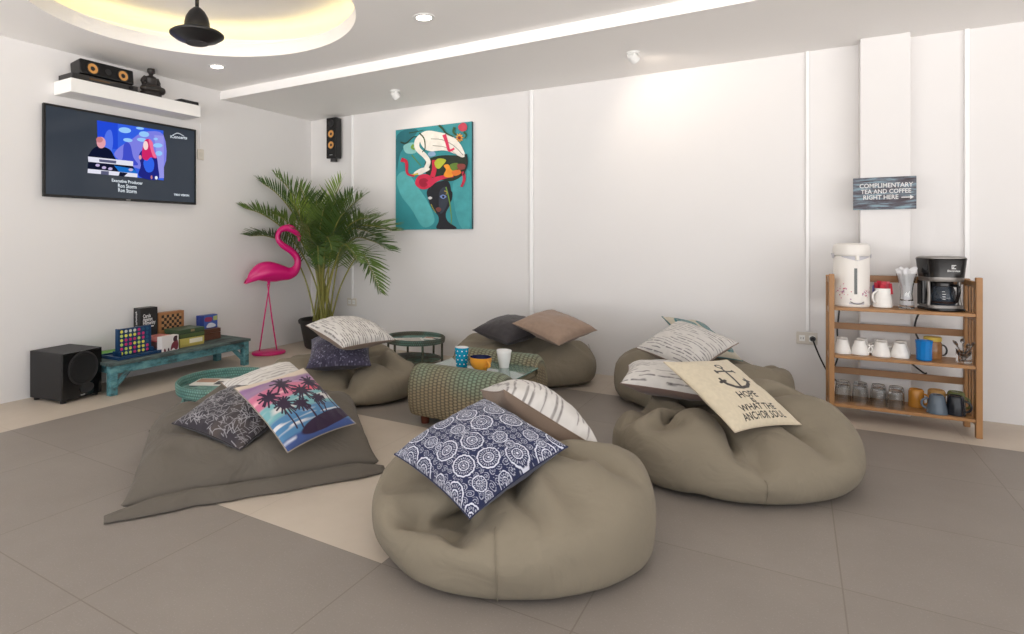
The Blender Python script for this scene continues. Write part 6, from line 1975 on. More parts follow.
    [171,128,172,-14,20,-4,-18,14,-15,-19,10,-14,-26,-5,0,1,7,-17,-22,2,-6,-16,-6,-22,-19,-6,-5,-13,2,-16,-20,7,1,-21,-5,-13,-6,-17,-1,-7,-10,-8,-23,-2,-5,-9,-4,8,-11,-2,-9,-8,-14,17,-19,0,7,-11,-6,19,-2,-9,18,-19,14,5,-12,-2,17,-11,-17,14,-7,-19,15,-6,-20,15,-4,-23,12,2,-26,0,0,-21,-7,5,-26,-5,3,-26,-6,7,-23,-9,7,-5,-25,11,-14,-17,11,-21,8,13,-18,-10,10,-22,5,-1,-7,-21,6,-15,-21,2,-22,-7,22,-9,1,27,-5,2,16,8,-13,19,-7,8,21,5,11,14,-1,19,19,3,7,21,3,11,20,2,11,20,9,3,18,13,-3,13,15,-8,9,10,20,9,20,10,2,24,-6,8,21,5,13,16,10,13,17,9,12,22,5,8,23,1,-1,21,-13,-2,25,-9,0,15,17,-2,22,14,-7,25,4,-12,23,-3],
    [151,120,181,-14,10,-19,-15,11,-17,-20,10,-10,-8,0,-9,-17,5,-16,-23,7,11,-18,2,-10,-10,-14,-15,-17,7,-8,-19,2,-3,-8,15,-3,-4,-15,-8,-20,-6,-10,-14,4,-6,-15,-7,-5,-16,-5,5,-10,-8,8,-1,-4,20,-6,0,11,1,-11,17,-12,1,7,-6,-8,15,-8,-17,15,-7,-18,15,-7,-19,15,-1,-20,11,1,-26,-1,1,-21,-9,0,-20,-18,5,-25,0,7,-24,-1,7,-12,-22,9,-6,-21,11,-20,4,12,-20,1,11,-22,-8,-1,-6,-14,-4,-18,-14,5,-25,-3,14,-1,-18,19,3,6,23,-1,-1,14,2,-6,14,2,21,20,2,6,13,-1,15,21,2,6,16,2,15,20,8,6,17,13,-6,12,15,-7,6,6,22,7,17,13,1,24,-5,7,22,0,13,13,15,12,15,12,12,22,5,6,21,-5,-1,20,-15,-3,23,-11,-1,15,17,-1,17,19,-7,22,2,-11,19,-8],
    [134,102,173,-13,10,-17,-14,9,-18,-21,12,3,-10,-3,-16,-14,5,-17,-22,12,-2,-21,4,6,-14,0,-14,-16,8,0,4,17,2,-17,13,-10,-9,-5,-20,-15,-8,-1,-17,-8,4,-16,-3,-1,-15,-6,-2,-8,1,-3,0,-2,20,5,-6,19,6,-16,12,-4,-20,-1,-7,-17,7,-6,-13,17,-2,-14,18,-4,-9,22,-1,-17,13,1,-25,2,0,-23,-8,0,-20,-18,2,-18,-15,7,-23,3,9,-20,-7,8,-2,-22,10,-16,-12,10,-18,13,11,-23,-4,-3,-19,-13,-8,-13,-20,-11,-13,-14,18,-5,-10,19,11,9,23,1,-5,13,3,-5,20,-4,10,12,6,17,5,-6,21,20,5,3,19,3,12,16,5,7,13,9,-15,11,14,7,3,5,22,6,17,15,4,23,-1,4,22,-5,12,10,14,11,15,13,11,21,2,10,22,1,2,21,-10,-9,14,-17,-3,20,6,-1,9,23,-7,18,3,-10,12,-13],
    [112,89,175,-11,10,-16,-13,11,-14,-16,8,-6,-12,8,-7,-16,10,-9,-20,-6,-12,-17,9,-5,-2,16,9,-16,10,-8,-17,9,3,-20,3,-11,8,0,-13,-10,-10,-5,-14,-12,0,-10,-9,0,-6,-2,-16,-12,-3,8,2,6,15,13,5,10,-1,-11,10,0,-18,8,-7,-11,17,-6,-12,16,-2,-13,18,1,-16,15,0,-21,6,2,-23,3,1,-24,-4,-1,-21,-12,1,-14,-19,6,-20,-5,9,-20,3,9,-9,-17,6,-9,-14,12,-16,4,5,-21,-11,-6,-18,-15,-13,-12,-17,-17,-11,-13,15,-4,-8,19,4,-1,21,5,0,18,3,7,2,-7,19,10,0,18,18,6,11,12,-4,16,19,7,7,15,7,-8,11,9,-11,5,5,16,4,11,19,5,15,15,6,20,6,5,20,-3,13,12,12,11,15,1,12,19,-4,11,16,-8,-1,20,-1,-1,22,-2,-14,8,6,-3,7,17,-7,16,3,-5,7,-21],
    [92,75,173,-6,9,-17,-10,11,-15,-18,9,-3,-13,8,-15,-14,7,10,-18,10,-4,-17,10,-5,-16,12,-3,-9,-4,-10,-16,7,5,6,8,-11,-2,2,-11,-6,0,-4,-9,-17,1,-3,1,-12,-5,-13,-6,-10,-5,9,-12,-4,11,11,5,8,16,6,7,-1,-4,17,-5,-14,13,-4,-14,14,-2,-16,11,1,-16,12,2,-19,7,1,-21,2,0,-21,-6,2,-21,-5,1,-15,-17,5,-17,-7,9,-17,3,8,-17,-8,4,-16,-13,-3,-3,-19,3,-17,-11,-2,-16,-13,-15,-12,-11,-19,-6,-8,15,-4,-6,18,1,-8,14,1,10,13,2,14,1,-3,18,10,-1,17,14,2,15,17,5,7,18,6,4,9,4,-14,8,5,0,5,9,16,9,13,11,-1,10,16,6,15,7,7,13,10,10,16,6,12,17,-1,10,16,-5,9,14,-11,6,14,-14,-2,12,11,-14,12,5,-8,7,17,-7,14,6,-4,8,-19],
    [73,62,170,-8,15,-6,-9,4,-17,-12,6,-12,-14,13,0,-14,6,-11,-14,10,-5,-16,8,-1,-11,9,10,-7,6,-6,-6,0,-13,4,7,-5,7,9,-7,-9,-5,-15,-10,-5,3,-2,-4,7,-7,-14,-4,-8,-12,0,-11,0,8,-4,-1,12,14,5,9,16,1,5,5,-2,15,-3,-11,11,-2,-16,10,0,-17,7,0,-18,4,2,-19,2,2,-19,-1,3,-19,-3,3,-17,-8,4,-15,-8,6,-15,-6,7,-15,-9,0,-12,-13,-3,-11,-15,-6,-10,-16,-15,-10,-10,-17,-12,0,-8,-4,-14,14,-5,3,16,2,-9,17,0,5,1,-2,18,4,0,18,10,1,15,13,3,12,15,4,6,16,7,1,10,5,-11,8,7,-3,1,6,15,5,10,13,7,11,11,6,9,7,-5,8,13,11,15,4,10,15,2,10,14,-7,9,9,-11,4,11,-13,-1,18,5,-8,-1,17,-6,9,9,-10,15,3,-8,9,-4],
    [53,64,179,-9,3,-10,-7,4,-13,-9,12,-5,-14,2,-10,-10,13,-3,-12,11,0,-14,7,-2,-14,2,-8,-2,5,-14,13,9,-1,10,8,-9,-5,-2,-11,-11,-7,-7,-8,-4,5,-1,2,13,-10,-8,2,-2,-13,-6,-7,6,5,-6,-3,9,-6,-8,10,15,-1,5,16,0,-1,2,-4,11,7,-9,6,-1,-16,5,0,-16,3,1,-17,1,3,-16,0,3,-17,-3,4,-15,-4,5,-15,-6,3,-14,-7,-6,-11,-10,-5,-9,-12,-9,-10,-11,-11,-12,-5,-12,-12,-3,-12,-5,-12,5,-3,-12,12,-5,7,13,2,-8,14,0,7,3,-2,16,5,0,14,7,1,14,9,2,12,13,5,3,13,7,0,10,6,-7,8,7,-6,0,5,13,4,6,11,11,10,5,4,5,6,-6,6,12,3,12,9,10,13,0,7,11,1,8,2,-14,5,13,-4,3,11,10,-5,12,-4,0,4,5,-14,7,5,-13,10,5],
    [40,48,170,-12,6,2,-10,8,-5,-7,8,-7,-10,9,-3,-11,8,-6,-8,6,-9,-6,4,-12,-4,4,-12,8,9,-7,11,10,0,2,3,-8,-11,-5,-5,-9,-6,-8,-5,-1,7,0,1,11,-7,-4,5,-5,-3,-2,-10,-6,0,-9,-2,-8,-5,-7,6,8,-3,6,11,-2,4,7,-2,6,11,-2,1,8,-11,4,3,-13,4,3,-14,2,1,-14,0,2,-15,-3,1,-13,-5,-3,-13,-5,-10,-11,0,-10,-11,-2,-7,-10,-7,-7,-10,-8,-4,-9,-10,-2,-6,-11,-10,-5,-10,8,-4,-4,13,-4,4,6,0,3,12,1,6,7,-1,12,5,0,12,4,1,13,8,3,9,10,3,-4,10,7,6,7,6,-7,9,5,-1,7,7,5,2,2,5,11,7,2,0,5,8,-1,6,9,-5,7,10,5,10,3,5,9,2,9,6,-3,9,9,-3,6,5,-9,5,11,-4,-8,7,7,-11,4,6,-13,6,4],
    [32,37,154,-11,5,1,-12,6,0,-11,6,-1,-8,7,-6,-3,8,-9,-4,5,-9,1,6,-9,6,10,-3,7,11,2,2,4,-6,-6,-2,-9,-9,-3,-3,-6,-5,-6,-4,-1,7,0,1,8,-8,-3,6,-8,-5,-3,-2,0,-9,-8,-4,-6,-9,-5,-3,-2,-5,6,6,-3,6,1,3,9,9,-5,5,8,-6,-2,8,-9,0,6,-11,-1,4,-11,-2,0,-12,-2,-2,-12,-1,-7,-9,-3,-7,-10,-2,-9,-8,-3,-7,-8,-2,-1,-9,-8,-7,-7,-6,-3,-4,-9,1,-3,-8,12,-5,2,4,-5,9,3,-3,8,12,3,3,8,1,8,8,1,9,3,0,11,8,3,3,8,2,-6,5,5,9,8,6,-1,9,5,1,4,2,-7,5,5,6,10,3,-3,-1,5,8,1,5,6,-2,5,7,-6,6,8,4,10,4,8,9,-2,9,5,-6,6,-1,-9,4,10,-3,-5,6,4,-9,-4,7,-11,3,3],
    [23,28,134,-9,4,2,-10,5,-1,-7,6,-2,-2,9,-2,4,9,3,3,9,-3,4,8,-5,4,6,-6,-4,4,-5,-8,-1,-3,-9,-2,1,-1,-4,-10,-7,-1,0,0,-2,7,-7,-1,3,-7,-2,-2,-1,-4,5,-7,-2,-3,-1,2,-8,-6,-4,-1,-6,-7,-1,-2,2,6,-7,-6,3,4,-5,4,6,-3,3,1,-5,3,5,-8,-2,3,-8,-6,0,-7,6,-1,-9,5,-4,-9,-3,-5,-7,-4,-7,-7,-5,-6,-5,-6,-6,-6,-7,2,-2,-9,7,-4,-4,10,-4,-2,3,-3,2,4,-4,7,3,-3,8,5,1,8,9,2,3,6,1,7,9,2,4,7,1,-4,5,2,-3,3,4,8,8,3,-1,6,4,2,6,4,-2,3,-2,-6,7,5,1,0,3,6,1,5,4,3,7,4,-3,5,4,-4,4,5,7,4,-2,4,8,0,5,2,-8,4,5,-5,-3,9,6,-5,5,3,-8,-8,-1],
    [18,39,116,-6,-4,-3,0,7,2,-2,5,1,4,6,2,-4,7,-2,-5,1,-2,5,6,-4,-5,4,-4,-6,1,-3,-4,-5,5,-3,-1,-2,-6,-3,4,-6,-1,-6,0,-1,6,-2,-2,2,-4,1,-6,-3,-4,4,-5,-5,2,2,6,-7,-3,1,-6,-4,-3,5,-1,-5,5,-6,-5,1,-6,2,-8,-5,-4,2,-4,-6,5,0,-7,1,2,-9,2,1,-5,-4,9,0,-1,-1,-4,-1,-7,-4,-2,0,-6,-2,-3,-3,-2,-2,-5,-7,5,-4,6,4,0,-1,4,-3,-6,3,-3,8,6,-2,3,5,-3,2,7,-2,1,0,5,7,7,-4,-2,4,3,4,5,5,3,6,0,-4,3,2,5,4,3,0,3,2,0,5,4,1,4,-2,-5,4,-1,-6,3,5,5,-4,2,7,6,4,-2,1,2,0,-4,7,5,3,5,0,7,1,-3,-5,6,1,3,4,-4,0,3,0,0,7,0,-2,4,-1],
    [23,41,89,-3,5,1,-1,5,5,-4,4,-2,-6,0,3,2,4,-7,-7,-4,1,-6,3,0,-4,2,0,-4,-3,-1,-2,-3,4,2,-3,6,-5,4,-2,-4,0,-6,-3,-4,2,6,-1,6,1,-2,3,-4,0,-2,0,-1,5,-5,-2,-5,-1,4,-5,-2,-2,-5,-3,-3,0,-5,-1,6,-2,-4,0,-2,1,-5,-2,-6,7,-4,2,-4,-4,-4,0,-4,0,-5,2,-5,-5,0,-6,-1,-1,-6,1,4,-4,-3,3,2,7,-1,-5,-3,4,-4,1,2,-2,3,4,-6,0,3,-1,-2,5,-1,4,3,-1,5,4,-1,-6,5,3,4,0,2,8,5,0,-1,0,4,1,2,3,0,2,-1,2,1,5,2,4,-4,-5,-1,3,5,4,3,-1,1,-5,-5,3,0,-1,3,4,5,3,1,-3,2,3,-1,1,3,2,0,4,1,6,-1,-3,0,4,0,-2,5,-1,5,3,-5,-5,2,5,6,4,-5],
    [7,36,90,0,3,-3,1,1,3,-2,4,1,-3,-1,3,-3,4,-1,-1,-4,-5,-3,0,2,-2,3,6,-2,-2,-4,-1,-4,-2,-4,3,2,0,0,6,-3,-1,1,2,-5,-4,-2,0,5,-3,2,0,-2,-3,0,1,1,1,-2,0,3,0,-2,-1,1,-3,-2,-1,-2,-3,-3,1,1,-2,-2,0,1,-1,-5,-4,1,2,-2,-2,0,-3,-1,-2,-2,-4,1,4,2,-5,1,-3,-1,-4,-2,4,3,0,-3,4,-3,1,-3,-2,5,3,-1,-3,2,-1,-3,0,-2,5,2,-1,-2,3,2,0,-1,-3,5,5,0,1,1,4,-5,3,-2,2,-2,-2,4,4,2,-2,0,5,-2,4,-4,-3,-1,1,7,2,5,-4,2,-3,1,0,3,1,2,3,-1,3,-4,-3,1,3,4,3,-2,-4,-1,4,-2,5,-2,0,3,0,-2,2,2,-1,1,4,-1,-2,2,2,-4,4,-2,3,1,-1,0,4,6],
    [-7,31,95,1,-1,-2,2,-1,-2,0,2,0,-1,2,4,-5,0,2,1,-1,-2,1,-2,-4,-3,1,4,0,3,1,2,-3,-5,-1,3,-1,-3,2,1,-1,0,3,-1,-2,-4,2,-3,1,-1,0,3,-2,1,-2,0,-3,0,1,2,3,1,-2,-2,-1,1,1,-1,1,3,2,-2,0,1,-2,1,-1,-1,0,-3,1,-3,1,0,3,0,-1,1,-2,0,-3,-2,3,0,1,0,-2,-3,-2,-1,1,-2,1,4,-1,1,-3,-1,2,0,-1,-1,-1,2,-3,-1,-2,-1,1,-3,0,1,3,1,1,-3,0,2,0,2,1,4,0,2,-1,-2,-2,-1,2,2,2,2,1,1,-1,1,1,-3,1,-4,1,0,2,0,0,3,-1,0,-1,4,0,2,-4,3,-4,-1,1,0,4,-1,3,0,-2,3,1,1,0,0,1,-3,-3,3,1,-1,1,-2,-1,0,1,3,-2,2,-1,-3,2,1,1,-1,2]])
bean_bag('large taupe bean bag on the right under the anchor cushion', (-0.313, 3.501), [
    [47,-39,15,-2,0,-3,-3,-1,-1,2,1,3,2,1,3,-2,1,0,-3,1,-4,0,-3,0,2,2,4,1,2,3,-2,-3,-3,-1,0,2,-1,2,2,-2,-1,0,0,1,-3,1,-1,-1,-2,-1,0,-2,0,3,4,-1,-1,-1,-1,-2,-4,-1,0,1,1,3,3,-2,-1,1,2,-2,0,-1,0,-2,0,-2,1,1,-3,-1,0,3,3,-3,1,0,2,-4,-4,-2,-1,2,-2,4,2,2,-5,2,-2,-1,-4,-2,4,1,0,1,2,1,-2,1,0,2,1,-1,-3,-1,-2,3,-4,-1,2,3,2,1,3,-1,-2,2,1,0,-3,-1,3,-3,-2,1,2,-1,0,2,1,0,1,0,2,-1,3,-1,1,2,0,4,-4,1,-1,2,-1,1,3,1,-1,-1,-2,-1,-1,-3,1,3,3,0,2,-1,-2,-2,-1,-1,-2,-3,0,0,-1,1,2,2,1,2,1,-2,0,-2,-1,-2,-3,2,3,1],
    [67,-27,12,-3,4,-1,-4,2,-5,-3,3,1,0,0,6,-4,1,1,-4,-1,-3,-2,-1,-3,-3,1,3,0,-1,6,-5,-3,0,0,1,-5,-3,-2,0,-2,-4,5,-2,-1,-2,2,2,-4,0,-1,-3,-4,-2,3,-1,-2,3,2,1,-7,-2,0,-2,-4,-2,3,-1,-2,4,1,-1,-5,-3,0,5,-2,-3,2,-1,-1,-6,-2,-3,2,0,-1,6,0,-4,0,-1,-2,-5,0,-2,7,1,-3,-4,1,0,-6,1,-5,2,3,-2,4,1,0,-6,3,-2,2,4,-2,-1,4,-2,-3,0,0,5,1,4,4,4,-2,1,2,-2,-6,5,3,-1,2,-1,2,-1,-1,5,4,1,-2,1,0,-1,3,2,2,0,3,-5,2,0,1,2,0,-2,1,3,2,2,0,2,0,2,-6,2,2,3,2,1,5,1,3,-2,1,1,-1,0,2,-2,1,4,-4,0,4,3,0,4,3,0,0,-6,-3,6,0],
    [85,-12,10,-5,5,2,-6,4,1,-3,3,-5,-7,3,1,-6,0,1,-8,1,2,-5,-2,-6,-6,-2,0,-4,-2,4,-2,-1,5,-4,-4,-3,-3,-2,-4,0,-2,7,-4,-2,2,-4,-4,0,3,2,-5,2,-1,-5,-4,-2,4,-3,-1,4,-1,0,-3,-2,-2,-6,-2,-1,5,-4,-7,-2,-3,-2,1,0,2,7,-4,-6,1,-3,-1,-7,-1,-4,5,-1,-6,1,-1,-6,-5,1,-7,1,1,-5,6,1,-1,-6,1,-5,0,4,-4,2,3,-3,-6,6,-4,-1,4,0,6,5,-3,-4,6,-1,-4,3,2,7,6,1,3,4,-1,-3,2,1,-5,6,2,-3,1,-2,3,6,1,2,2,2,-4,3,1,0,2,1,1,3,4,-2,4,1,3,3,2,-3,3,1,4,3,3,-2,4,4,-2,3,2,4,2,5,-1,2,5,-3,2,6,4,1,6,0,0,6,-1,-1,7,3,-2,6,-1,0,1,-5],
    [104,4,8,-5,6,5,-7,5,-2,-7,5,-1,-8,3,0,-9,1,-1,-9,1,-1,-7,-1,2,-8,-3,-3,-7,-2,1,-7,-3,2,-6,-3,3,-1,-4,-7,-7,-5,2,3,0,7,-5,-4,3,-5,-3,-3,3,2,-7,-5,-5,-1,-2,0,5,-4,-3,4,-3,0,-7,-3,-4,4,-4,-5,2,-3,-2,-6,-5,-6,1,-4,-3,7,-3,-8,-2,-2,-4,-6,-2,-8,-1,-1,-9,-1,1,-7,2,2,-8,1,3,-8,3,3,-5,-4,5,-6,3,5,-4,-2,5,-3,0,7,-2,2,9,-3,1,7,1,-3,9,-1,0,4,1,6,7,1,1,5,1,-6,6,2,0,5,0,-4,5,2,4,3,1,-3,5,3,0,4,3,5,3,2,-4,5,4,5,4,2,-3,5,1,-4,4,4,4,5,6,0,5,5,-1,4,7,0,3,7,0,3,8,0,2,8,0,0,9,-2,0,8,-2,-3,9,2,-3,7,0],
    [124,19,11,-7,7,-6,-8,8,1,-10,6,0,-10,4,0,-11,2,1,-10,0,2,-11,-1,-3,-10,-2,0,-9,-3,2,-8,-4,3,-8,-4,-1,-6,-6,-4,-7,-5,2,3,0,8,-6,-5,2,-5,-5,2,0,1,-8,-2,-2,-6,-7,-5,2,-4,-2,6,-6,-4,-1,-4,-5,-4,-4,-5,5,-4,-6,4,-6,-2,-8,-6,-8,1,-5,-8,3,-2,-6,-8,-3,-10,0,-1,-11,1,1,-11,2,4,-9,-3,4,-11,0,5,-9,2,6,-8,-1,5,-4,4,7,-3,-5,10,-4,0,11,-2,0,10,-1,1,7,1,6,11,0,-1,8,2,1,8,1,1,8,3,1,8,4,1,5,-1,-5,6,4,0,6,3,-4,5,4,5,5,4,0,5,4,-4,6,2,6,6,4,-3,6,5,-4,5,7,1,6,7,0,5,9,-1,5,9,1,3,9,-2,3,11,0,1,11,0,-1,11,0,-3,11,0,-5,10,2],
    [144,33,6,-9,11,0,-10,9,0,-11,7,1,-12,5,1,-13,2,-1,-13,1,-1,-14,-1,0,-12,-2,1,-11,-4,4,-9,-6,-3,-9,-5,3,-9,-5,-3,-8,-6,-2,-1,-3,9,-4,-4,7,-7,-5,-1,2,1,-10,-6,-4,-5,-6,-5,3,-8,-6,0,-8,-6,0,-4,-6,4,-5,-6,4,-7,-5,4,-6,-3,-8,-7,-11,2,-5,-5,-7,-5,-12,-2,-3,-13,0,-1,-13,3,2,-12,-3,3,-13,0,6,-13,0,6,-11,0,9,-11,0,5,-4,6,9,-6,-6,13,-5,0,13,-2,0,13,-1,1,8,2,2,12,1,-3,11,2,2,11,2,0,10,3,1,8,3,4,8,4,-1,8,4,-1,8,4,-2,6,4,3,8,5,1,6,5,-7,6,5,4,8,5,1,7,6,2,7,8,-4,6,8,-3,7,10,0,5,11,0,5,12,0,3,13,0,1,13,0,-1,14,0,-3,13,0,-6,11,3],
    [164,49,6,-11,12,0,-11,11,4,-13,8,-4,-15,6,0,-15,3,0,-16,1,0,-15,-1,0,-15,-3,3,-12,-5,-3,-13,-6,0,-11,-6,3,-10,-6,0,-9,-6,-3,-4,-5,8,-3,-4,4,-6,-5,4,2,1,-13,-8,-6,1,-9,-7,1,-9,-7,1,-9,-8,1,-7,-10,-4,-7,-6,5,-6,-3,11,-7,-4,-8,-6,-9,-6,-8,-11,-3,-7,-13,-2,-4,-15,0,-1,-16,0,2,-16,1,4,-15,-1,7,-15,0,7,-14,0,10,-13,0,8,-5,7,11,-7,-7,15,-6,0,16,-3,0,15,-1,1,9,2,2,13,1,-3,14,3,0,13,3,0,13,3,0,9,4,6,9,5,-5,11,5,-2,8,4,7,9,6,-1,8,6,-5,9,6,3,7,6,-3,9,8,0,9,8,3,8,9,3,8,9,-6,8,12,0,6,13,0,6,14,0,3,15,0,1,15,0,-1,16,0,-4,15,3,-7,14,-3],
    [183,65,6,-11,14,0,-13,12,4,-15,9,-4,-18,7,0,-17,4,0,-19,1,0,-17,-1,2,-17,-4,-2,-16,-5,0,-14,-7,2,-13,-7,-1,-10,-6,3,-11,-8,-4,-7,-6,7,-3,-5,2,-4,-4,8,-2,-1,-14,-9,-8,-3,-9,-8,0,-10,-9,0,-10,-10,0,-10,-10,0,-9,-9,4,-6,0,15,-8,-10,-7,-7,-9,-9,-7,-15,4,-10,-12,-1,-5,-16,-6,-1,-18,0,2,-18,0,5,-18,0,7,-17,0,9,-16,1,11,-14,-1,10,-8,7,14,-9,-7,17,-6,0,18,-4,2,17,-1,-1,11,2,2,15,2,-3,16,2,0,15,4,0,14,4,0,12,5,5,11,5,-5,12,6,0,11,6,2,9,6,0,10,7,-2,10,8,3,10,7,-3,10,9,0,10,10,0,10,10,5,9,12,-5,9,13,0,7,15,0,6,16,0,4,17,0,2,18,0,-2,18,1,-5,18,-1,-7,16,0],
    [203,80,6,-13,16,0,-15,14,2,-17,11,-2,-20,8,0,-20,4,0,-20,2,0,-20,-2,0,-20,-4,0,-16,-7,3,-14,-8,-2,-14,-7,4,-15,-7,-4,-13,-9,2,-9,-7,3,-5,-6,2,-2,-2,9,-5,-5,-15,-10,-8,-2,-11,-10,0,-11,-10,0,-11,-11,0,-11,-11,0,-11,-13,3,-7,0,15,-8,-12,-5,-8,-8,-9,-7,-18,-5,-8,-16,6,-9,-15,1,-2,-20,-5,2,-21,-1,6,-20,0,8,-19,0,11,-17,3,11,-16,-3,12,-11,7,16,-10,-8,19,-7,4,19,-3,-2,20,-3,0,13,3,3,18,1,-4,18,3,0,17,4,0,16,5,0,14,5,5,13,7,-5,13,7,0,13,7,1,11,6,0,12,8,-1,11,9,2,11,9,-2,12,10,0,11,12,0,11,11,2,11,14,-2,9,15,0,9,17,0,7,19,0,5,19,0,1,21,0,-2,20,0,-5,20,0,-9,19,0],
    [223,96,6,-14,18,0,-18,15,0,-19,13,0,-22,9,0,-22,4,0,-23,2,0,-23,-2,0,-20,-5,6,-14,-12,-6,-18,-5,3,-19,-6,0,-14,-10,1,-15,-9,-4,-12,-7,5,-7,-8,1,-2,-2,11,-7,-6,-15,-11,-9,1,-12,-11,-2,-12,-11,-1,-13,-12,0,-12,-13,0,-12,-15,2,-9,-2,15,-9,-13,-5,-8,-8,-12,-9,-21,0,-6,-21,0,-5,-21,3,-7,-16,8,0,-21,-11,7,-23,-1,10,-19,9,10,-18,-8,12,-20,3,16,-14,4,17,-9,0,20,-6,-7,22,-7,0,22,-3,2,16,2,3,20,2,-5,20,3,0,19,5,0,18,5,0,16,6,4,15,7,-4,15,8,0,14,8,1,13,8,0,13,9,-1,13,10,2,13,10,-2,13,12,0,12,12,0,13,14,0,11,16,1,11,17,-1,10,19,0,8,20,0,5,22,0,1,23,0,-2,23,0,-6,23,0,-10,20,0],
    [243,112,8,-16,20,-2,-19,17,0,-22,14,0,-23,9,0,-25,5,0,-26,3,-1,-22,-5,7,-19,-9,-4,-22,-7,-2,-19,-7,6,-18,-7,-1,-16,-10,-6,-18,-9,1,-15,-8,4,-9,-9,0,-2,-2,12,-10,-9,-14,-12,-11,-2,-13,-11,6,-13,-11,-6,-13,-14,0,-14,-14,0,-14,-16,1,-10,-5,15,-10,-14,-5,-8,-9,-11,-10,-22,0,-7,-24,0,-5,-24,0,-4,-21,14,1,-18,-7,3,-21,-1,11,-20,-7,10,-24,3,14,-19,4,17,-15,-3,18,-11,-1,23,-11,-2,25,-7,0,23,-4,5,20,2,3,22,2,-7,22,3,-1,21,5,0,20,6,0,18,7,4,16,7,-4,17,9,0,16,9,0,15,9,0,14,10,0,15,11,0,14,12,1,14,13,0,14,14,1,14,15,1,13,18,1,11,19,2,10,21,2,8,23,1,5,25,1,2,25,0,-2,25,-1,-6,25,-2,-11,23,-3],
    [255,124,21,-15,23,-5,-18,20,-7,-22,16,-3,-26,10,0,-27,7,0,-25,-1,6,-26,-4,0,-23,-7,-6,-25,-7,0,-21,-8,6,-17,-8,-6,-20,-9,0,-19,-9,0,-17,-9,4,-12,-11,-2,-3,-2,13,-12,-10,-13,-13,-13,-2,-14,-12,5,-13,-11,-5,-15,-14,0,-14,-16,0,-15,-16,-1,-13,-10,13,-11,-14,-1,-9,-11,-11,-10,-24,0,-8,-26,0,-5,-26,0,-5,-23,11,2,-16,-12,7,-27,4,8,-25,-3,12,-23,4,16,-22,-4,19,-19,5,22,-13,-2,25,-11,0,26,-7,3,26,-4,3,23,1,4,25,1,-5,24,5,-1,22,5,-1,21,6,-1,21,7,-1,18,10,1,18,9,0,17,10,1,16,11,1,16,11,1,15,12,2,15,14,2,15,14,2,14,16,1,14,17,2,13,19,2,12,21,2,10,23,2,8,25,2,6,26,1,1,27,0,-3,27,-1,-6,27,-2,-11,25,-4],
    [261,133,38,-16,23,-5,-19,22,-5,-21,18,-6,-26,14,-6,-27,10,-5,-28,2,-3,-27,-4,-2,-27,-7,-1,-25,-7,1,-23,-8,5,-19,-8,-5,-21,-9,1,-20,-9,2,-18,-10,3,-17,-11,-6,-4,-3,13,-12,-11,-13,-16,-13,0,-14,-13,5,-14,-12,-5,-16,-14,0,-16,-16,0,-16,-17,-1,-14,-17,8,-13,-14,4,-8,-16,-3,-11,-24,-1,-9,-27,1,-4,-26,-4,-5,-26,-1,0,-26,-4,8,-28,3,11,-27,3,15,-24,3,19,-22,4,22,-19,3,26,-15,3,27,-10,3,28,-7,2,27,-5,1,27,-2,1,26,4,1,25,6,0,23,6,-1,22,8,-1,21,9,0,19,9,0,19,10,0,17,11,1,16,11,2,17,13,1,15,12,2,16,14,2,16,15,1,15,16,2,14,19,1,13,20,1,13,22,2,10,24,2,8,26,2,4,28,1,1,28,1,-3,28,-1,-6,28,-3,-11,26,-4],
    [263,138,57,-17,24,-6,-19,22,-4,-23,19,-5,-26,14,-4,-28,10,-5,-28,7,-6,-28,1,-7,-28,-3,-6,-25,-5,-4,-25,-8,-2,-23,-9,-1,-20,-9,4,-21,-8,-4,-19,-10,-1,-19,-10,-1,-11,-7,11,-11,-14,-1,-16,-9,-7,-15,-13,2,-16,-13,-4,-17,-15,0,-16,-15,0,-16,-17,3,-15,-19,1,-16,-17,4,-9,-22,-8,-8,-27,0,-9,-27,2,-8,-28,3,0,-29,7,8,-28,8,11,-27,6,15,-25,6,17,-24,5,19,-24,3,23,-19,2,26,-15,2,28,-11,2,28,-8,2,29,-4,1,27,-1,1,27,2,1,26,3,-1,24,5,-1,23,7,-2,22,7,-2,20,9,-1,18,11,1,16,13,1,16,14,2,15,13,2,16,14,2,16,14,2,16,15,1,17,15,1,15,18,0,14,21,1,12,23,1,10,25,2,7,27,2,4,28,1,0,29,1,-3,29,-2,-7,28,-2,-10,27,-4],
    [262,142,75,-17,24,-5,-20,22,-4,-24,19,-4,-27,15,-3,-28,10,-4,-29,6,-6,-28,3,-6,-28,0,-7,-26,-2,-6,-26,-4,-5,-24,-7,-3,-23,-7,-1,-22,-9,0,-20,-9,0,-11,-14,-4,-18,-7,-4,-17,-8,3,-16,-11,-1,-17,-12,-3,-17,-14,1,-17,-15,1,-17,-16,1,-16,-17,2,-16,-20,-1,-13,-23,2,-11,-25,3,-6,-27,6,-4,-29,6,1,-28,7,5,-29,8,7,-29,7,10,-27,7,13,-27,5,16,-26,5,19,-23,2,24,-20,1,27,-16,0,28,-11,2,29,-7,2,29,-3,1,29,1,1,27,1,0,25,4,-1,23,9,-3,24,4,-2,23,4,-2,17,12,-5,16,10,3,14,15,1,16,13,2,16,13,2,16,14,2,17,13,2,17,15,1,14,15,-4,18,15,4,16,20,1,12,23,0,10,24,2,8,27,3,4,29,1,1,29,0,-3,30,-1,-7,29,-3,-10,27,-4],
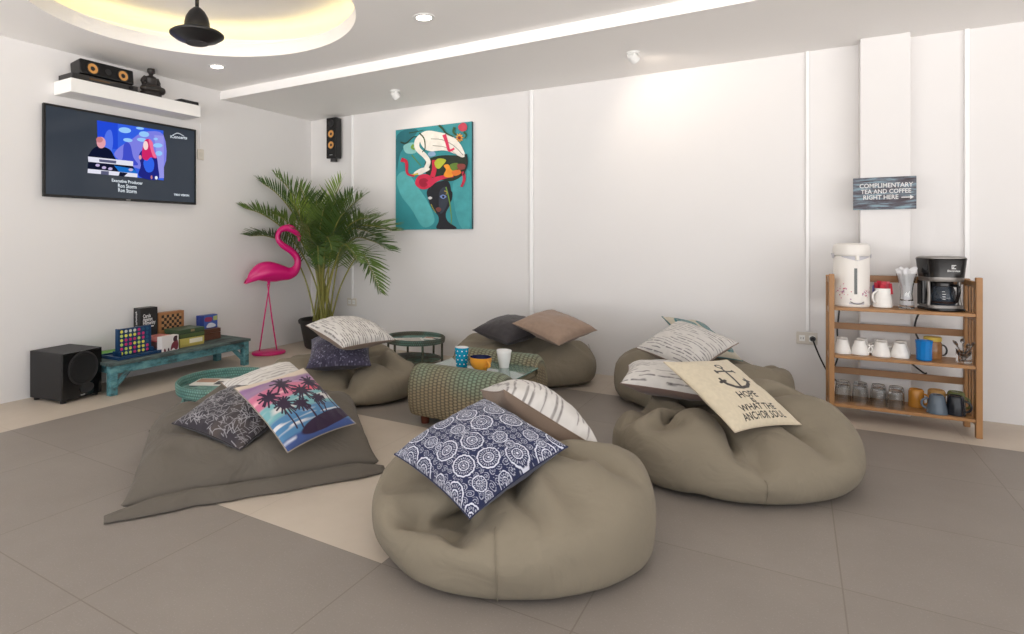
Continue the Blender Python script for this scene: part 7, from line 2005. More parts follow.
    [259,144,93,-17,25,-4,-21,22,-4,-24,19,-3,-27,15,-3,-28,10,-3,-30,7,-4,-28,3,-6,-28,0,-7,-27,-2,-6,-26,-3,-5,-23,-10,-1,-21,-12,-1,-21,-11,-2,-20,-11,-2,-17,-13,-2,-15,9,-1,-21,-8,-2,-19,-9,-2,-17,-13,1,-17,-14,1,-17,-15,3,-16,-17,2,-16,-19,1,-16,-20,0,-14,-22,0,-7,-26,7,-2,-28,6,-1,-28,6,1,-29,7,5,-29,8,8,-29,7,9,-28,7,12,-27,6,14,-27,4,20,-24,1,24,-20,0,27,-17,-1,29,-11,1,30,-5,1,29,-1,1,28,4,0,27,3,-1,26,2,-1,25,0,-3,20,12,-5,19,12,-6,9,12,-16,17,8,7,17,9,9,17,13,3,15,14,2,17,14,2,16,14,1,18,14,2,10,17,-11,19,12,8,19,16,3,12,22,0,10,22,2,12,26,5,6,28,2,2,30,0,-3,30,-1,-7,30,-3,-9,28,-5],
    [255,145,112,-17,25,-5,-21,22,-3,-24,20,-3,-28,14,-1,-29,10,-2,-29,7,-3,-29,3,-6,-28,1,-6,-28,-1,-6,-25,-5,-5,-25,-6,-3,-23,-8,-1,-22,-10,-2,-21,-11,-1,-5,-18,1,-19,-2,-1,-21,2,-2,-21,-6,1,-16,-14,1,-15,-18,3,-12,-18,3,-14,-20,2,-14,-20,1,-9,-24,-3,2,-18,-13,-19,-17,17,-9,-24,10,-6,-28,7,5,-29,5,8,-28,6,7,-28,7,10,-28,7,11,-28,2,11,-24,-2,15,-24,10,22,-23,0,25,-20,1,29,-8,-1,31,-2,-1,28,6,-5,27,-1,4,28,4,-1,26,4,-4,21,7,-12,11,7,-19,20,9,7,9,12,-16,17,10,6,17,7,12,17,10,6,16,14,2,16,14,2,17,14,1,18,14,2,14,15,-8,12,14,-11,20,16,4,14,8,16,12,25,4,10,27,2,10,26,6,3,30,1,-2,30,-2,-6,30,-2,-9,28,-4],
    [249,146,130,-16,25,-5,-21,22,-3,-25,19,-1,-28,13,0,-30,10,-1,-29,6,-3,-29,4,-5,-28,1,-6,-27,0,-6,-26,-5,-4,-24,-8,-2,-23,-9,-1,-22,-10,0,-21,-10,-1,-7,-17,1,-15,-2,-6,-14,-13,-7,-10,-9,-14,-14,-12,14,-11,-17,1,-12,-19,2,-12,-20,-1,-13,-18,-9,-7,-15,-4,-5,-17,11,-12,-10,14,-8,-28,0,-6,-21,6,-3,-23,18,5,-28,9,11,-28,5,14,-27,1,14,-26,-7,8,-20,-4,5,-21,20,17,-26,5,20,-16,-18,28,-7,5,28,-6,8,28,4,-2,28,-2,5,26,7,-4,26,7,-8,14,7,-19,10,5,-23,12,5,9,15,12,-9,18,12,0,17,7,10,14,7,13,16,13,3,17,14,1,16,14,2,18,14,0,16,15,-7,12,14,-18,16,12,4,13,2,22,13,24,4,14,24,7,11,27,6,2,30,0,2,29,2,-7,29,-3,-7,29,-4],
    [237,142,139,-15,25,0,-19,23,0,-24,20,1,-27,15,1,-30,7,0,-30,4,-2,-29,4,-5,-28,2,-5,-26,-2,-6,-24,-6,-5,-23,-9,0,-23,-11,0,-18,-14,-1,-14,-17,-8,-13,-12,-13,-9,-12,-11,-2,-7,-17,-14,-13,-4,-11,-3,9,-8,-19,0,-11,-19,-2,-12,-18,-6,-13,-13,1,-13,10,21,7,-23,1,-16,-22,-6,-2,-27,4,-7,-24,11,-7,-22,17,5,-12,22,8,-28,-7,17,-25,6,11,-21,-15,9,-21,10,-2,-18,23,11,-25,-1,17,-13,-21,26,-10,-6,24,-3,18,28,-4,9,24,4,5,26,8,-6,22,7,-12,20,5,-16,3,4,-25,15,3,-3,11,6,14,17,14,-6,15,12,1,13,3,18,15,12,4,17,14,2,16,13,1,18,14,0,15,15,-10,10,11,-21,16,10,7,13,0,22,16,20,10,12,25,3,12,24,8,7,28,6,2,29,2,-9,29,-5,-5,29,-2],
    [222,134,145,-16,25,1,-15,24,-4,-23,18,7,-24,18,11,-31,2,0,-30,4,-2,-28,4,-4,-27,4,-4,-27,0,-5,-20,-12,-6,-18,-13,-2,-18,-14,-7,-12,-15,-13,-14,-12,-12,-12,-13,-11,-13,-11,-13,-10,-14,1,0,1,-12,-14,-5,-10,-6,-20,1,-10,-20,0,-8,-18,9,-12,-13,13,-15,2,13,-23,-2,10,-5,-13,-4,4,-27,1,1,-27,11,-11,-13,8,17,-19,-7,8,-24,2,16,-20,3,15,-21,-3,-7,-14,25,7,-22,18,11,-24,-5,5,-9,-30,26,-10,-1,26,-5,12,23,-2,17,18,2,15,26,9,-9,21,7,-14,19,5,-16,4,2,-24,12,2,-14,6,3,20,16,12,-3,16,11,4,12,4,15,15,11,7,16,13,2,17,14,1,17,14,0,13,12,-13,11,9,-20,17,7,4,13,2,23,14,15,12,12,26,0,11,22,12,7,28,1,6,25,13,-5,29,-2,-8,27,-6],
    [207,128,156,-8,28,-1,-10,26,7,-27,13,4,-28,11,10,-30,6,4,-30,-1,-5,-28,5,-3,-27,2,-5,-24,-3,-10,-22,-6,-3,-20,-12,-4,-19,-13,-7,-19,-13,-8,-16,-12,-9,-14,-13,-12,11,-9,-10,-5,-6,-8,-20,1,-2,-14,-11,-8,-8,-15,-13,-3,-13,11,-1,-12,15,-6,-20,10,-13,-21,1,-11,7,-11,-17,-6,15,-19,-11,1,14,-24,13,17,-21,4,9,-16,-8,12,-19,-10,19,-23,-3,-1,-12,17,-3,-13,26,5,-26,17,17,-24,-15,6,-23,-21,14,5,-17,22,-4,21,14,-5,25,21,6,7,24,9,-10,23,6,-10,18,4,-17,7,1,-23,6,1,-22,5,1,20,13,9,4,16,11,5,11,5,14,15,10,8,16,12,4,16,14,0,17,14,-1,10,8,-16,18,6,-11,17,13,-10,8,-4,24,11,13,14,14,23,2,11,21,8,8,24,12,6,25,13,0,29,3,-13,21,-16],
    [208,133,172,-8,23,-5,-21,17,10,-29,7,-2,-27,10,14,-30,7,7,-29,1,-4,-27,2,-5,-25,-2,-10,-21,-6,-14,-23,-6,-9,-21,-9,7,-19,-13,-2,-18,-13,-7,-17,-13,-9,-2,-12,-12,9,-3,-9,-21,-1,-6,-5,-9,-13,-9,-9,-8,-18,6,-2,-15,-4,-1,-11,-14,12,-6,-15,14,6,-18,14,-16,-1,-8,-1,-29,4,-9,-12,2,18,-1,-17,12,-24,1,16,-9,19,14,-16,-14,6,-22,8,16,-23,2,-3,-6,29,-6,-21,0,-11,-21,-17,9,-24,-19,16,1,12,13,-9,23,22,6,16,24,9,1,23,7,-11,23,6,-9,17,2,-17,11,1,-21,-4,-3,-23,12,4,12,6,4,15,15,12,0,11,5,15,13,9,10,16,12,4,15,13,-1,17,13,-1,16,10,-10,12,3,-20,14,8,-11,8,-5,23,12,12,9,14,17,16,10,24,4,9,20,15,5,25,12,2,27,7,-8,23,-15],
    [189,132,180,-8,13,-13,-14,15,21,-29,5,1,-27,9,14,-30,3,3,-28,0,-6,-25,0,-7,-19,-3,-16,-19,-6,-15,-22,-7,-6,-20,-10,6,-18,-12,3,-16,-14,-10,-17,-13,-4,-1,-9,-12,-7,-3,-14,-15,-2,-3,-1,13,3,-16,7,-10,-15,-6,-8,-13,11,5,-15,-12,11,-7,-16,15,7,-16,15,-18,-11,-3,4,-25,4,11,-23,-2,12,-15,-19,22,4,-10,19,-21,-4,6,-6,22,8,-22,4,21,-16,-11,2,-17,20,-11,-27,-5,-21,-16,-17,4,-10,-18,18,-12,17,5,4,25,18,8,15,24,9,4,23,6,-7,22,4,-12,15,1,-18,10,0,-21,-8,-7,-19,14,6,3,3,2,21,14,11,2,10,4,15,13,9,10,14,12,4,15,13,-1,16,13,-3,16,9,-11,10,-1,-20,14,6,-13,8,-5,22,12,10,14,13,14,16,10,23,5,9,19,15,5,23,12,1,27,6,-2,26,-5],
    [173,118,175,-11,15,-4,-10,13,21,-24,3,14,-31,4,7,-29,1,-1,-25,1,-7,-22,-1,-12,-20,-3,-12,-14,-6,-17,-21,-8,-7,-18,-10,9,-18,-13,4,-11,-15,-11,-14,-13,-7,-13,-8,-11,-11,7,-3,-9,8,2,-10,4,-5,-8,5,-7,-2,17,-1,-19,4,-2,-13,-2,12,-3,-12,16,-4,-16,15,4,-22,-4,5,-17,-14,6,-17,-5,5,-14,4,11,-20,2,22,-8,-4,23,-14,1,13,-5,9,14,-20,-9,2,-20,-14,-17,-21,-8,-26,-11,10,10,-7,-14,5,-14,11,9,6,16,15,11,15,21,9,7,23,5,-4,20,2,-13,15,0,-18,3,-8,-19,-4,-3,-20,14,5,3,-1,1,20,12,8,10,10,7,12,13,9,9,13,11,3,15,12,-1,14,12,-4,14,9,-11,9,-4,-19,13,3,-15,10,-2,21,10,4,18,13,14,16,10,19,9,7,21,10,5,21,12,1,25,5,-1,26,-1],
    [152,103,174,-11,19,-2,-13,15,15,-15,-11,19,-30,3,6,-27,2,-1,-22,1,-9,-18,-1,-13,-18,-3,-10,-16,-5,-13,-19,-8,-6,-17,-11,4,-13,-14,8,-17,-11,-4,-17,-8,-4,-3,5,-8,-13,5,3,-15,6,-2,-13,4,-6,2,13,-4,-11,12,-3,-8,14,-8,-5,0,9,3,-14,14,0,-16,13,4,-19,-6,3,-14,-13,1,-21,-3,-4,-18,-7,14,-6,9,18,-13,5,20,-9,-3,15,-9,-16,12,-16,-11,-6,-18,-8,-17,-16,-6,-20,-22,-2,3,-20,-5,18,0,15,18,6,13,10,14,14,10,13,12,22,5,1,14,-2,-15,8,-7,-19,5,-7,-14,2,2,-17,12,5,5,0,1,18,7,5,13,10,8,10,11,9,8,13,10,3,13,10,-1,13,11,-4,13,8,-11,8,-5,-17,11,1,-16,11,1,18,9,1,20,11,11,16,10,16,12,7,18,10,4,22,7,1,22,6,-2,25,-1],
    [129,94,171,-7,16,8,-19,12,6,-5,-17,10,-27,3,6,-23,1,1,-19,1,-8,-19,-1,-8,-15,-2,-10,-18,-5,-6,-13,-8,-9,-16,-12,5,-16,-8,-3,-12,-10,-4,-14,-3,-10,-15,3,-4,-13,5,-2,-11,8,-4,-7,10,-1,-10,4,-1,-5,12,-8,-1,12,-1,-14,-3,4,9,-5,8,-4,-14,10,14,-6,8,10,-12,3,1,-21,-2,3,-19,-8,0,-14,-14,2,-8,-3,14,-9,4,11,-12,-12,12,-3,-15,-6,-19,-10,-14,-16,3,-12,-18,-2,19,-12,-3,18,-2,11,16,5,12,3,14,15,15,8,9,19,-1,2,9,-11,-11,5,-1,-19,0,1,-12,9,5,-11,9,4,9,-2,0,15,5,4,13,9,7,10,10,8,6,11,9,2,12,10,-1,12,9,-4,11,7,-10,6,-6,-16,11,2,-15,11,2,16,8,-1,19,9,8,16,9,14,12,6,17,9,4,19,7,1,19,6,-1,21,-6],
    [105,95,158,-7,7,12,-13,5,2,-3,-16,9,-21,-2,6,-20,0,1,-18,-1,-1,-15,0,-9,-17,-3,-6,-16,-4,-6,-15,-5,-10,-13,-11,-2,-16,-3,-6,-14,0,-9,-9,11,-2,-13,3,-4,-10,0,-5,-7,8,-1,-11,-2,-2,-9,5,-4,-1,7,3,-10,7,-6,-11,8,-4,1,-11,7,3,-8,8,4,-13,10,14,-6,3,16,-6,3,8,-16,-1,-9,-8,-10,-4,-13,-14,10,-3,2,-2,-14,-10,2,-12,-13,-5,-18,2,-6,-15,-8,15,-13,-4,13,-6,10,13,-1,14,14,3,13,15,3,-2,11,-9,4,16,5,3,8,7,2,-5,-2,-18,-4,-1,-14,13,7,-2,8,3,8,-3,0,13,4,4,11,7,6,9,9,7,6,10,8,1,11,8,-1,10,8,-4,10,5,-10,5,-5,-14,10,3,-13,11,3,13,6,-3,17,7,6,16,8,12,11,6,14,9,3,17,7,1,17,4,1,15,-10],
    [80,93,149,-6,1,11,-7,-2,10,-9,4,9,-9,-9,-7,-13,-8,-4,-16,-5,0,-16,-2,-2,-15,-2,-5,-14,-2,-7,-14,-3,-8,-14,-1,-7,-14,4,-2,-13,5,-4,-10,2,-5,-6,3,-10,-9,3,-3,-9,1,1,-7,5,4,-5,0,-8,-8,7,-1,-6,3,-4,-9,2,-3,-8,-2,-2,0,-12,7,1,-12,6,7,-12,7,12,-7,3,16,-3,-1,12,-7,-1,3,-12,0,-10,-9,-6,-5,-11,-10,-2,-6,-14,2,-12,-10,10,-13,5,11,-10,6,14,-8,4,15,-7,2,1,0,8,7,1,5,10,4,13,8,5,11,7,5,-9,-7,-3,-15,4,3,-12,13,5,2,7,3,7,-5,-1,11,3,3,10,6,5,8,8,6,2,9,7,3,9,7,-1,9,7,-5,7,2,-10,6,-3,-12,9,4,-9,8,2,10,8,0,14,4,1,14,7,11,10,5,11,10,2,14,6,2,15,0,3,11,-10],
    [55,89,141,-5,0,11,-5,1,10,-6,10,4,-11,-8,10,-10,-1,-9,-10,-6,-9,-10,-4,-8,-12,-2,-6,-13,0,-6,-13,1,-6,-13,3,-2,-12,3,-1,-11,3,-2,-10,3,-4,-9,2,-4,-7,2,-6,-7,2,-4,-7,4,5,0,-3,-6,-3,-2,-7,-8,0,-5,-6,6,0,-6,-8,-5,-1,-9,4,-2,-11,3,2,-10,3,1,-13,3,7,-10,1,11,-6,0,14,-1,-2,5,-10,0,2,-14,-1,0,-10,-6,4,-3,-11,6,-4,-2,9,-7,6,10,-7,3,4,-4,9,-9,-3,11,4,1,13,9,5,10,12,7,0,3,1,-13,-4,-1,-12,9,3,-6,8,1,9,7,6,0,0,0,9,-4,1,8,6,4,6,7,4,-2,7,6,4,7,6,1,7,3,-6,5,-1,-9,6,0,-10,8,6,-5,8,1,8,8,4,8,2,-2,12,5,8,10,5,10,7,2,10,6,3,13,-3,1,13,-4],
    [33,78,133,-6,1,12,-4,5,8,-7,9,6,-6,8,4,-11,0,5,-10,-5,-2,-10,-3,-7,-9,-2,-7,-10,0,-7,-10,1,-5,-10,1,-6,-9,2,-4,-8,2,-3,-8,3,-3,-7,4,-3,-6,4,-3,-5,6,-2,-4,4,-5,-3,-1,-6,-2,-2,-7,-3,-4,-6,-2,-5,-6,-3,-8,0,-1,-9,3,-3,-8,-2,1,-9,2,-1,-10,-1,-2,-9,-4,2,-10,-3,6,-9,-1,7,-8,-2,7,-8,-3,10,-5,-1,10,-1,3,6,-3,7,3,-5,10,-1,-5,10,-5,-5,9,-2,-3,10,5,3,11,11,6,1,5,2,-8,5,1,-9,3,2,-9,8,2,1,5,-1,1,5,3,4,1,3,3,-4,1,8,4,3,6,7,2,-5,4,4,3,5,5,3,5,-1,-5,7,2,-7,2,-1,-6,8,6,-2,7,2,5,7,6,0,1,-2,11,4,5,7,3,8,7,1,7,7,1,11,3,6,1,-10],
    [8,78,135,-4,7,1,-4,2,7,-5,2,5,-4,7,0,-4,8,0,-9,3,2,-10,1,1,-9,-1,-1,-9,-1,-3,-8,1,-3,-7,1,-3,-7,2,-4,-5,3,-4,-5,2,-4,-5,1,-3,-2,0,-5,1,3,-7,-2,0,-6,-4,-3,-3,-1,-2,-7,-3,-4,-3,-3,-5,-3,-1,-6,-5,-3,-5,-4,-3,-7,-3,-4,-7,0,1,-8,-2,1,-8,-2,1,-8,-1,2,-7,0,6,-6,3,7,-6,2,1,-5,6,-4,-8,5,1,-5,6,1,-5,8,1,-1,9,4,-1,8,6,2,6,8,0,-5,7,4,0,8,4,-2,-2,-1,-7,7,3,-4,3,-3,-6,7,2,3,2,2,7,4,5,3,-5,0,4,2,0,4,5,3,0,4,0,-4,3,5,4,4,-2,-5,5,2,0,2,0,-4,6,2,-1,4,3,1,7,6,-3,2,1,8,2,3,5,2,4,6,0,5,5,5,6,-2,-1,5,0],
    [-15,78,121,-4,3,5,-3,4,3,0,7,0,-4,1,2,-3,5,1,-2,9,-4,-5,0,1,-7,3,-1,-6,2,-4,-6,0,-2,-4,-1,-2,-4,-3,3,-4,0,-3,-3,1,-6,-5,-1,-3,0,-3,4,-1,0,-5,-2,-1,-4,-5,-1,6,-3,-2,-4,-2,-4,-5,-3,-1,3,-4,-3,2,0,-4,-6,2,-5,-5,-4,-3,1,-3,-7,3,3,-4,-5,0,-6,-1,-1,-6,1,-5,-1,6,2,-5,-1,3,-3,2,1,-5,4,2,-3,7,6,-7,-3,3,2,7,5,-4,-2,3,0,0,7,1,-1,-2,1,-7,7,3,-1,4,2,5,3,2,-5,1,-2,-6,3,0,4,3,1,1,-4,-2,6,2,6,-4,3,0,6,3,-3,0,1,0,-7,3,1,2,1,2,2,3,3,-3,5,2,4,5,0,-4,0,5,5,4,-1,-5,3,4,4,3,2,2,3,4,2,0,3,3,1,6,3,-2,3,6],
    [-32,80,112,0,5,-1,-3,2,5,-2,3,-1,-2,4,-1,-5,-1,4,-1,2,-1,-3,1,-2,-3,-1,5,-5,-2,0,1,1,-5,-3,0,-1,-3,0,-1,-3,-3,3,0,1,-3,-2,0,0,-2,-3,1,-3,1,-3,-1,-2,-4,-2,-1,2,1,1,5,-3,-2,-4,-2,-4,0,1,4,4,-1,0,4,-3,-4,-4,-2,-5,0,0,4,4,0,-4,0,0,-4,-1,0,-4,-4,0,-4,0,0,-2,5,2,-2,-6,2,-4,-2,-1,-3,5,2,-2,-2,4,-1,-5,2,1,6,1,-3,-1,4,0,-1,-1,3,-3,1,2,-4,4,-4,-1,2,3,5,3,2,-2,2,-4,-3,0,3,3,3,-2,4,-1,4,2,2,-1,-5,1,-2,3,0,4,-1,2,1,-1,0,-4,4,0,3,-4,4,0,-4,2,-2,4,3,2,-1,0,4,-3,4,1,2,2,3,3,2,4,0,0,3,1,2,3,-1,-2,3,6],
    [-57,70,115,2,2,-1,0,0,-1,-4,0,1,3,1,-3,1,0,-2,-4,0,3,2,2,-4,1,1,2,-4,-2,1,1,1,-5,3,0,-1,0,3,-1,-2,0,1,-2,0,1,-2,0,-3,1,-3,2,0,-1,3,-2,2,-3,-3,-1,-1,3,-1,2,-1,0,3,-3,-2,-4,0,-2,1,3,3,2,0,0,3,-4,-4,-3,0,-1,1,3,2,0,2,3,3,-1,-2,1,1,-1,-2,0,3,3,1,-1,1,-1,-3,-3,-1,-1,0,2,2,4,2,0,-3,0,0,-3,0,-1,3,2,-1,0,-1,-1,-2,-4,1,-2,0,-2,-2,3,-1,3,2,1,-1,-2,-2,-3,0,-2,-1,2,0,0,0,2,3,1,1,-1,1,-3,-2,2,3,0,2,1,0,-1,0,4,-2,-1,2,3,3,-4,-1,1,1,-2,-1,3,1,0,-1,-2,1,0,0,-3,4,0,2,1,3,2,-4,0,2,0,-3,-2,3]])
bean_bag('taupe bean bag at the back wall left of the rack under two patterned cushions', (-0.596, 4.727), [
    [1,3,7,-4,1,-2,3,4,3,-5,-3,-4,4,3,4,-4,-1,-1,2,2,2,-3,0,-1,0,2,1,4,2,3,-3,1,0,-2,0,1,-1,-4,-4,0,5,5,-4,-1,-1,2,-2,-4,-2,0,2,-4,-2,3,2,1,-3,0,-1,-2,0,-2,1,2,-1,-3,-3,-3,5,5,1,-6,-3,-1,5,1,-2,1,3,2,-4,-1,-1,4,-1,-1,3,3,2,-5,1,-2,2,1,-1,4,1,3,-4,0,-3,2,2,-1,2,-2,-1,-2,4,2,1,-4,0,-2,0,3,-4,3,-2,0,2,-2,3,2,2,0,-5,-2,-6,4,3,3],
    [38,4,14,-1,5,-8,-1,6,6,-4,6,-5,-5,5,0,-4,2,3,-6,4,-1,-4,1,6,-5,3,-4,-8,3,3,0,-2,5,-8,2,-1,-3,0,-4,-5,1,5,-6,0,-3,-4,-2,-4,-4,0,-5,-7,-2,3,-6,-4,1,-5,-5,-3,-3,-8,3,-2,-9,-2,0,-3,4,1,-9,-1,2,-7,-5,3,-4,5,5,-3,-4,7,-6,-1,3,-1,6,9,-2,-1,0,2,-6,5,-2,2,4,0,2,7,-2,-3,4,0,6,6,0,-1,4,1,-4,4,0,5,5,3,-2,9,4,-1,4,4,-3,4,4,2,3,4,-2,2,9,-1],
    [77,6,10,-1,10,2,-3,10,-6,-7,11,0,-9,9,3,-11,7,-1,-11,5,-1,-9,3,3,-10,2,-2,-10,1,-2,-3,1,7,-8,1,3,-10,1,2,-5,0,-9,-10,0,2,-10,-2,-1,-12,-3,2,-11,-5,-1,-10,-7,-4,-9,-10,0,-6,-12,2,-3,-12,-2,0,-13,0,0,-10,0,4,-12,1,7,-11,0,9,-9,-1,10,-6,1,9,-3,3,11,-2,1,10,-2,-2,8,0,-3,7,-1,5,7,0,-3,8,0,-2,8,-1,6,10,1,-4,9,3,2,9,2,-4,12,5,1,9,6,2,9,8,-4,7,11,3,4,12,-2],
    [116,8,8,-1,9,0,-4,18,-2,-10,17,0,-13,13,0,-15,10,0,-16,7,0,-16,5,0,-15,3,4,-11,2,-1,-10,1,2,-12,-1,-4,-13,0,3,-11,1,5,-11,0,-9,-15,-3,1,-16,-5,-1,-16,-8,0,-15,-10,0,-13,-13,0,-8,-15,2,-5,-18,-2,-1,-19,0,2,-17,0,5,-15,0,9,-16,0,14,-13,0,13,-8,4,15,-6,-1,15,-2,-3,15,-3,3,13,-2,-2,9,1,-1,12,-1,4,13,-1,-3,11,1,0,12,1,6,12,1,-4,16,4,-3,15,6,2,15,10,-2,14,13,0,10,16,2,5,18,-2],
    [155,8,7,-1,13,-1,-6,24,0,-12,22,0,-17,17,0,-19,13,0,-21,10,0,-21,6,0,-19,4,3,-18,2,-3,-11,0,1,-17,0,-1,-18,0,0,-15,0,7,-14,1,-8,-20,-4,1,-20,-7,0,-21,-10,0,-20,-13,0,-16,-17,6,-11,-19,-6,-6,-24,0,-2,-24,0,2,-24,0,6,-19,0,13,-21,0,17,-18,0,17,-9,7,20,-7,-4,20,-5,-3,20,-4,0,19,-2,0,9,1,0,16,-1,0,18,0,0,18,1,1,17,2,5,11,-1,-6,21,5,2,21,9,-2,20,13,0,18,17,0,13,21,0,7,23,0],
    [194,7,9,-1,20,-3,-7,29,1,-15,26,-1,-21,21,0,-24,16,0,-25,12,0,-25,8,0,-24,5,0,-24,3,-1,-13,-1,3,-22,1,-2,-21,0,0,-22,-1,3,-16,0,-4,-25,-5,1,-25,-8,0,-26,-12,0,-24,-17,0,-20,-20,7,-13,-23,-7,-8,-30,0,-2,-30,0,2,-30,0,8,-24,0,16,-26,0,21,-21,0,24,-14,6,20,-5,-6,25,-8,0,25,-5,0,23,-3,-1,13,1,2,21,0,-1,22,0,0,22,1,0,22,2,4,13,-1,-5,26,8,1,26,11,0,25,15,0,22,21,0,16,25,0,8,29,0],
    [232,2,17,-1,32,-11,-10,34,1,-15,28,-2,-24,26,1,-29,19,0,-30,14,0,-29,9,0,-28,6,0,-28,4,-1,-19,0,5,-25,0,-4,-26,0,0,-26,-1,1,-21,0,-2,-29,-7,1,-30,-9,0,-30,-14,0,-29,-20,0,-23,-24,8,-17,-28,-8,-9,-35,0,-2,-35,0,3,-36,0,9,-31,0,18,-30,0,26,-24,0,28,-17,6,24,-7,-7,30,-8,1,28,-6,0,28,-4,-1,17,0,2,26,0,-1,25,0,0,27,2,0,26,2,3,18,0,-4,30,9,1,31,13,0,29,18,0,26,25,0,19,30,0,10,34,0],
    [269,2,19,-1,38,-12,-11,39,-1,-18,35,-1,-27,29,0,-32,22,0,-34,17,0,-34,11,0,-32,5,5,-29,4,2,-29,3,-1,-28,1,-3,-29,0,0,-30,-1,0,-30,-4,4,-31,-5,-5,-34,-11,-1,-35,-16,1,-33,-23,1,-28,-29,3,-19,-36,-1,-10,-40,1,-3,-41,0,3,-40,0,11,-40,-1,21,-35,-2,29,-27,-2,33,-20,8,30,-10,-9,34,-10,1,32,-6,0,32,-4,-1,23,-1,2,29,1,-1,29,0,0,30,2,0,30,3,3,25,2,-2,34,11,-1,35,15,0,33,20,-1,29,28,0,22,35,0,11,40,2],
    [291,2,28,-2,43,-1,-11,42,0,-21,37,1,-29,32,1,-32,26,1,-35,20,0,-36,14,1,-34,9,1,-33,6,1,-32,2,1,-31,1,1,-31,-1,2,-32,-3,1,-34,-5,1,-34,-9,1,-36,-14,1,-36,-20,2,-34,-25,2,-29,-32,2,-20,-39,3,-9,-42,2,-1,-44,1,5,-43,-1,13,-42,-2,19,-38,-5,26,-34,-6,30,-27,-8,33,-19,-9,35,-14,-8,34,-7,-5,33,-4,-2,32,-2,-1,31,1,0,31,0,1,31,3,1,33,3,2,35,7,3,34,15,5,34,21,6,31,27,5,29,33,3,23,37,0,15,42,-2],
    [294,3,59,-1,44,-1,-11,43,1,-19,39,2,-28,34,3,-33,27,3,-36,20,2,-36,13,2,-35,8,1,-34,4,2,-33,2,1,-32,0,2,-32,-2,3,-32,-2,1,-35,-5,2,-35,-8,1,-37,-13,1,-37,-19,1,-34,-26,2,-30,-32,3,-18,-41,3,-7,-44,3,0,-44,1,8,-44,-1,15,-41,-3,21,-39,-6,26,-35,-7,28,-30,-8,30,-26,-10,31,-20,-11,33,-11,-9,33,-6,-6,33,-3,-2,32,1,1,32,2,1,32,4,3,34,6,3,34,13,5,33,18,6,33,25,6,31,29,5,28,35,2,24,38,-2,17,42,-3],
    [293,4,89,2,45,0,-9,44,2,-21,39,4,-28,34,6,-31,31,5,-36,18,3,-39,4,1,-36,3,1,-33,2,2,-33,1,3,-32,1,3,-32,-1,2,-32,-2,3,-34,-2,0,-35,-7,3,-35,-15,-1,-37,-13,4,-35,-26,1,-21,-32,-2,-22,-38,10,-7,-45,2,-1,-42,-4,11,-43,3,19,-40,-5,22,-39,-6,25,-35,-7,27,-32,-8,28,-29,-10,28,-24,-12,27,-19,-15,30,-4,-7,32,2,2,32,3,1,32,3,2,32,2,2,35,3,3,33,14,3,30,22,8,29,29,6,31,31,3,31,33,1,26,38,-4,17,42,-4],
    [287,6,119,5,44,0,-16,41,0,-31,31,-2,-24,35,14,-25,21,-12,-31,5,8,-36,4,8,-34,5,4,-34,4,5,-33,3,5,-30,-1,0,-31,-5,2,-33,-4,0,-29,-7,-6,-31,4,11,-28,-17,-9,-34,-11,-17,-25,-20,-3,-19,-29,7,-18,-25,26,-8,-41,10,10,-30,-27,0,-39,23,11,-43,4,21,-39,-8,25,-33,-9,27,-32,-7,26,-26,-11,28,-20,-15,20,-6,-24,18,3,-24,25,-4,18,31,-2,8,31,0,4,33,0,4,31,5,-11,21,0,17,31,20,11,31,27,7,32,29,3,33,32,0,28,37,-5,20,41,-6],
    [275,9,147,5,44,0,-20,37,-11,-26,24,10,-20,25,-4,-28,2,-28,-37,6,15,-23,5,26,-36,4,4,-33,3,5,-31,-1,-7,-25,-1,3,-31,-4,6,-31,-5,-3,-27,-4,3,-26,5,-21,-27,-3,-18,-22,-1,-8,-16,-15,4,-21,-20,23,-14,-26,33,-2,-42,9,9,-34,-26,3,-25,7,1,-36,21,21,-37,-9,24,-32,-8,25,-32,-3,26,-27,-14,13,-4,-35,15,-10,-16,13,5,-17,30,-1,-6,19,1,22,31,-1,6,22,-4,-17,17,-7,8,22,1,27,31,17,17,32,24,9,34,27,5,35,28,1,34,32,-3,23,39,-6],
    [252,13,163,4,40,-12,-3,36,-19,-30,12,27,-30,7,-26,-20,0,-22,-23,2,33,-35,3,7,-30,5,4,-28,6,-11,-31,-6,5,-23,-3,18,-29,-4,7,-28,-7,-11,-29,-2,-9,-16,14,-29,-14,18,-26,-23,-6,11,-11,10,32,-20,-14,29,-4,-38,21,1,-44,2,4,-24,-29,6,-36,1,-5,-13,36,19,-36,-17,22,-35,3,25,-32,-1,19,-15,-27,-3,-3,-37,21,-8,-21,-5,1,-28,25,4,13,28,3,12,29,-4,-2,24,-4,-2,26,-9,-1,-7,1,34,21,8,27,31,21,14,34,25,8,36,27,1,36,28,-7,28,31,-14],
    [221,16,154,4,38,-11,-3,31,-22,-24,-10,29,-27,0,-27,-22,4,-7,-13,-8,31,-30,7,0,-23,11,10,-25,8,11,-26,-4,2,-23,-15,-2,-25,-5,-8,-27,-6,-9,-10,18,-22,-11,18,-24,-25,8,-7,-29,-6,9,-12,5,24,5,5,37,-1,-30,23,3,-40,2,1,-14,-36,-11,-21,20,7,-23,29,14,-38,-2,23,-30,-5,24,-28,-13,11,-17,-29,-11,4,-31,10,-4,-27,-5,3,-19,26,-3,-13,24,3,13,23,-5,-3,22,-11,-9,7,-2,28,15,6,22,-3,3,31,27,19,18,31,23,11,36,24,0,37,23,-12,30,23,-21],
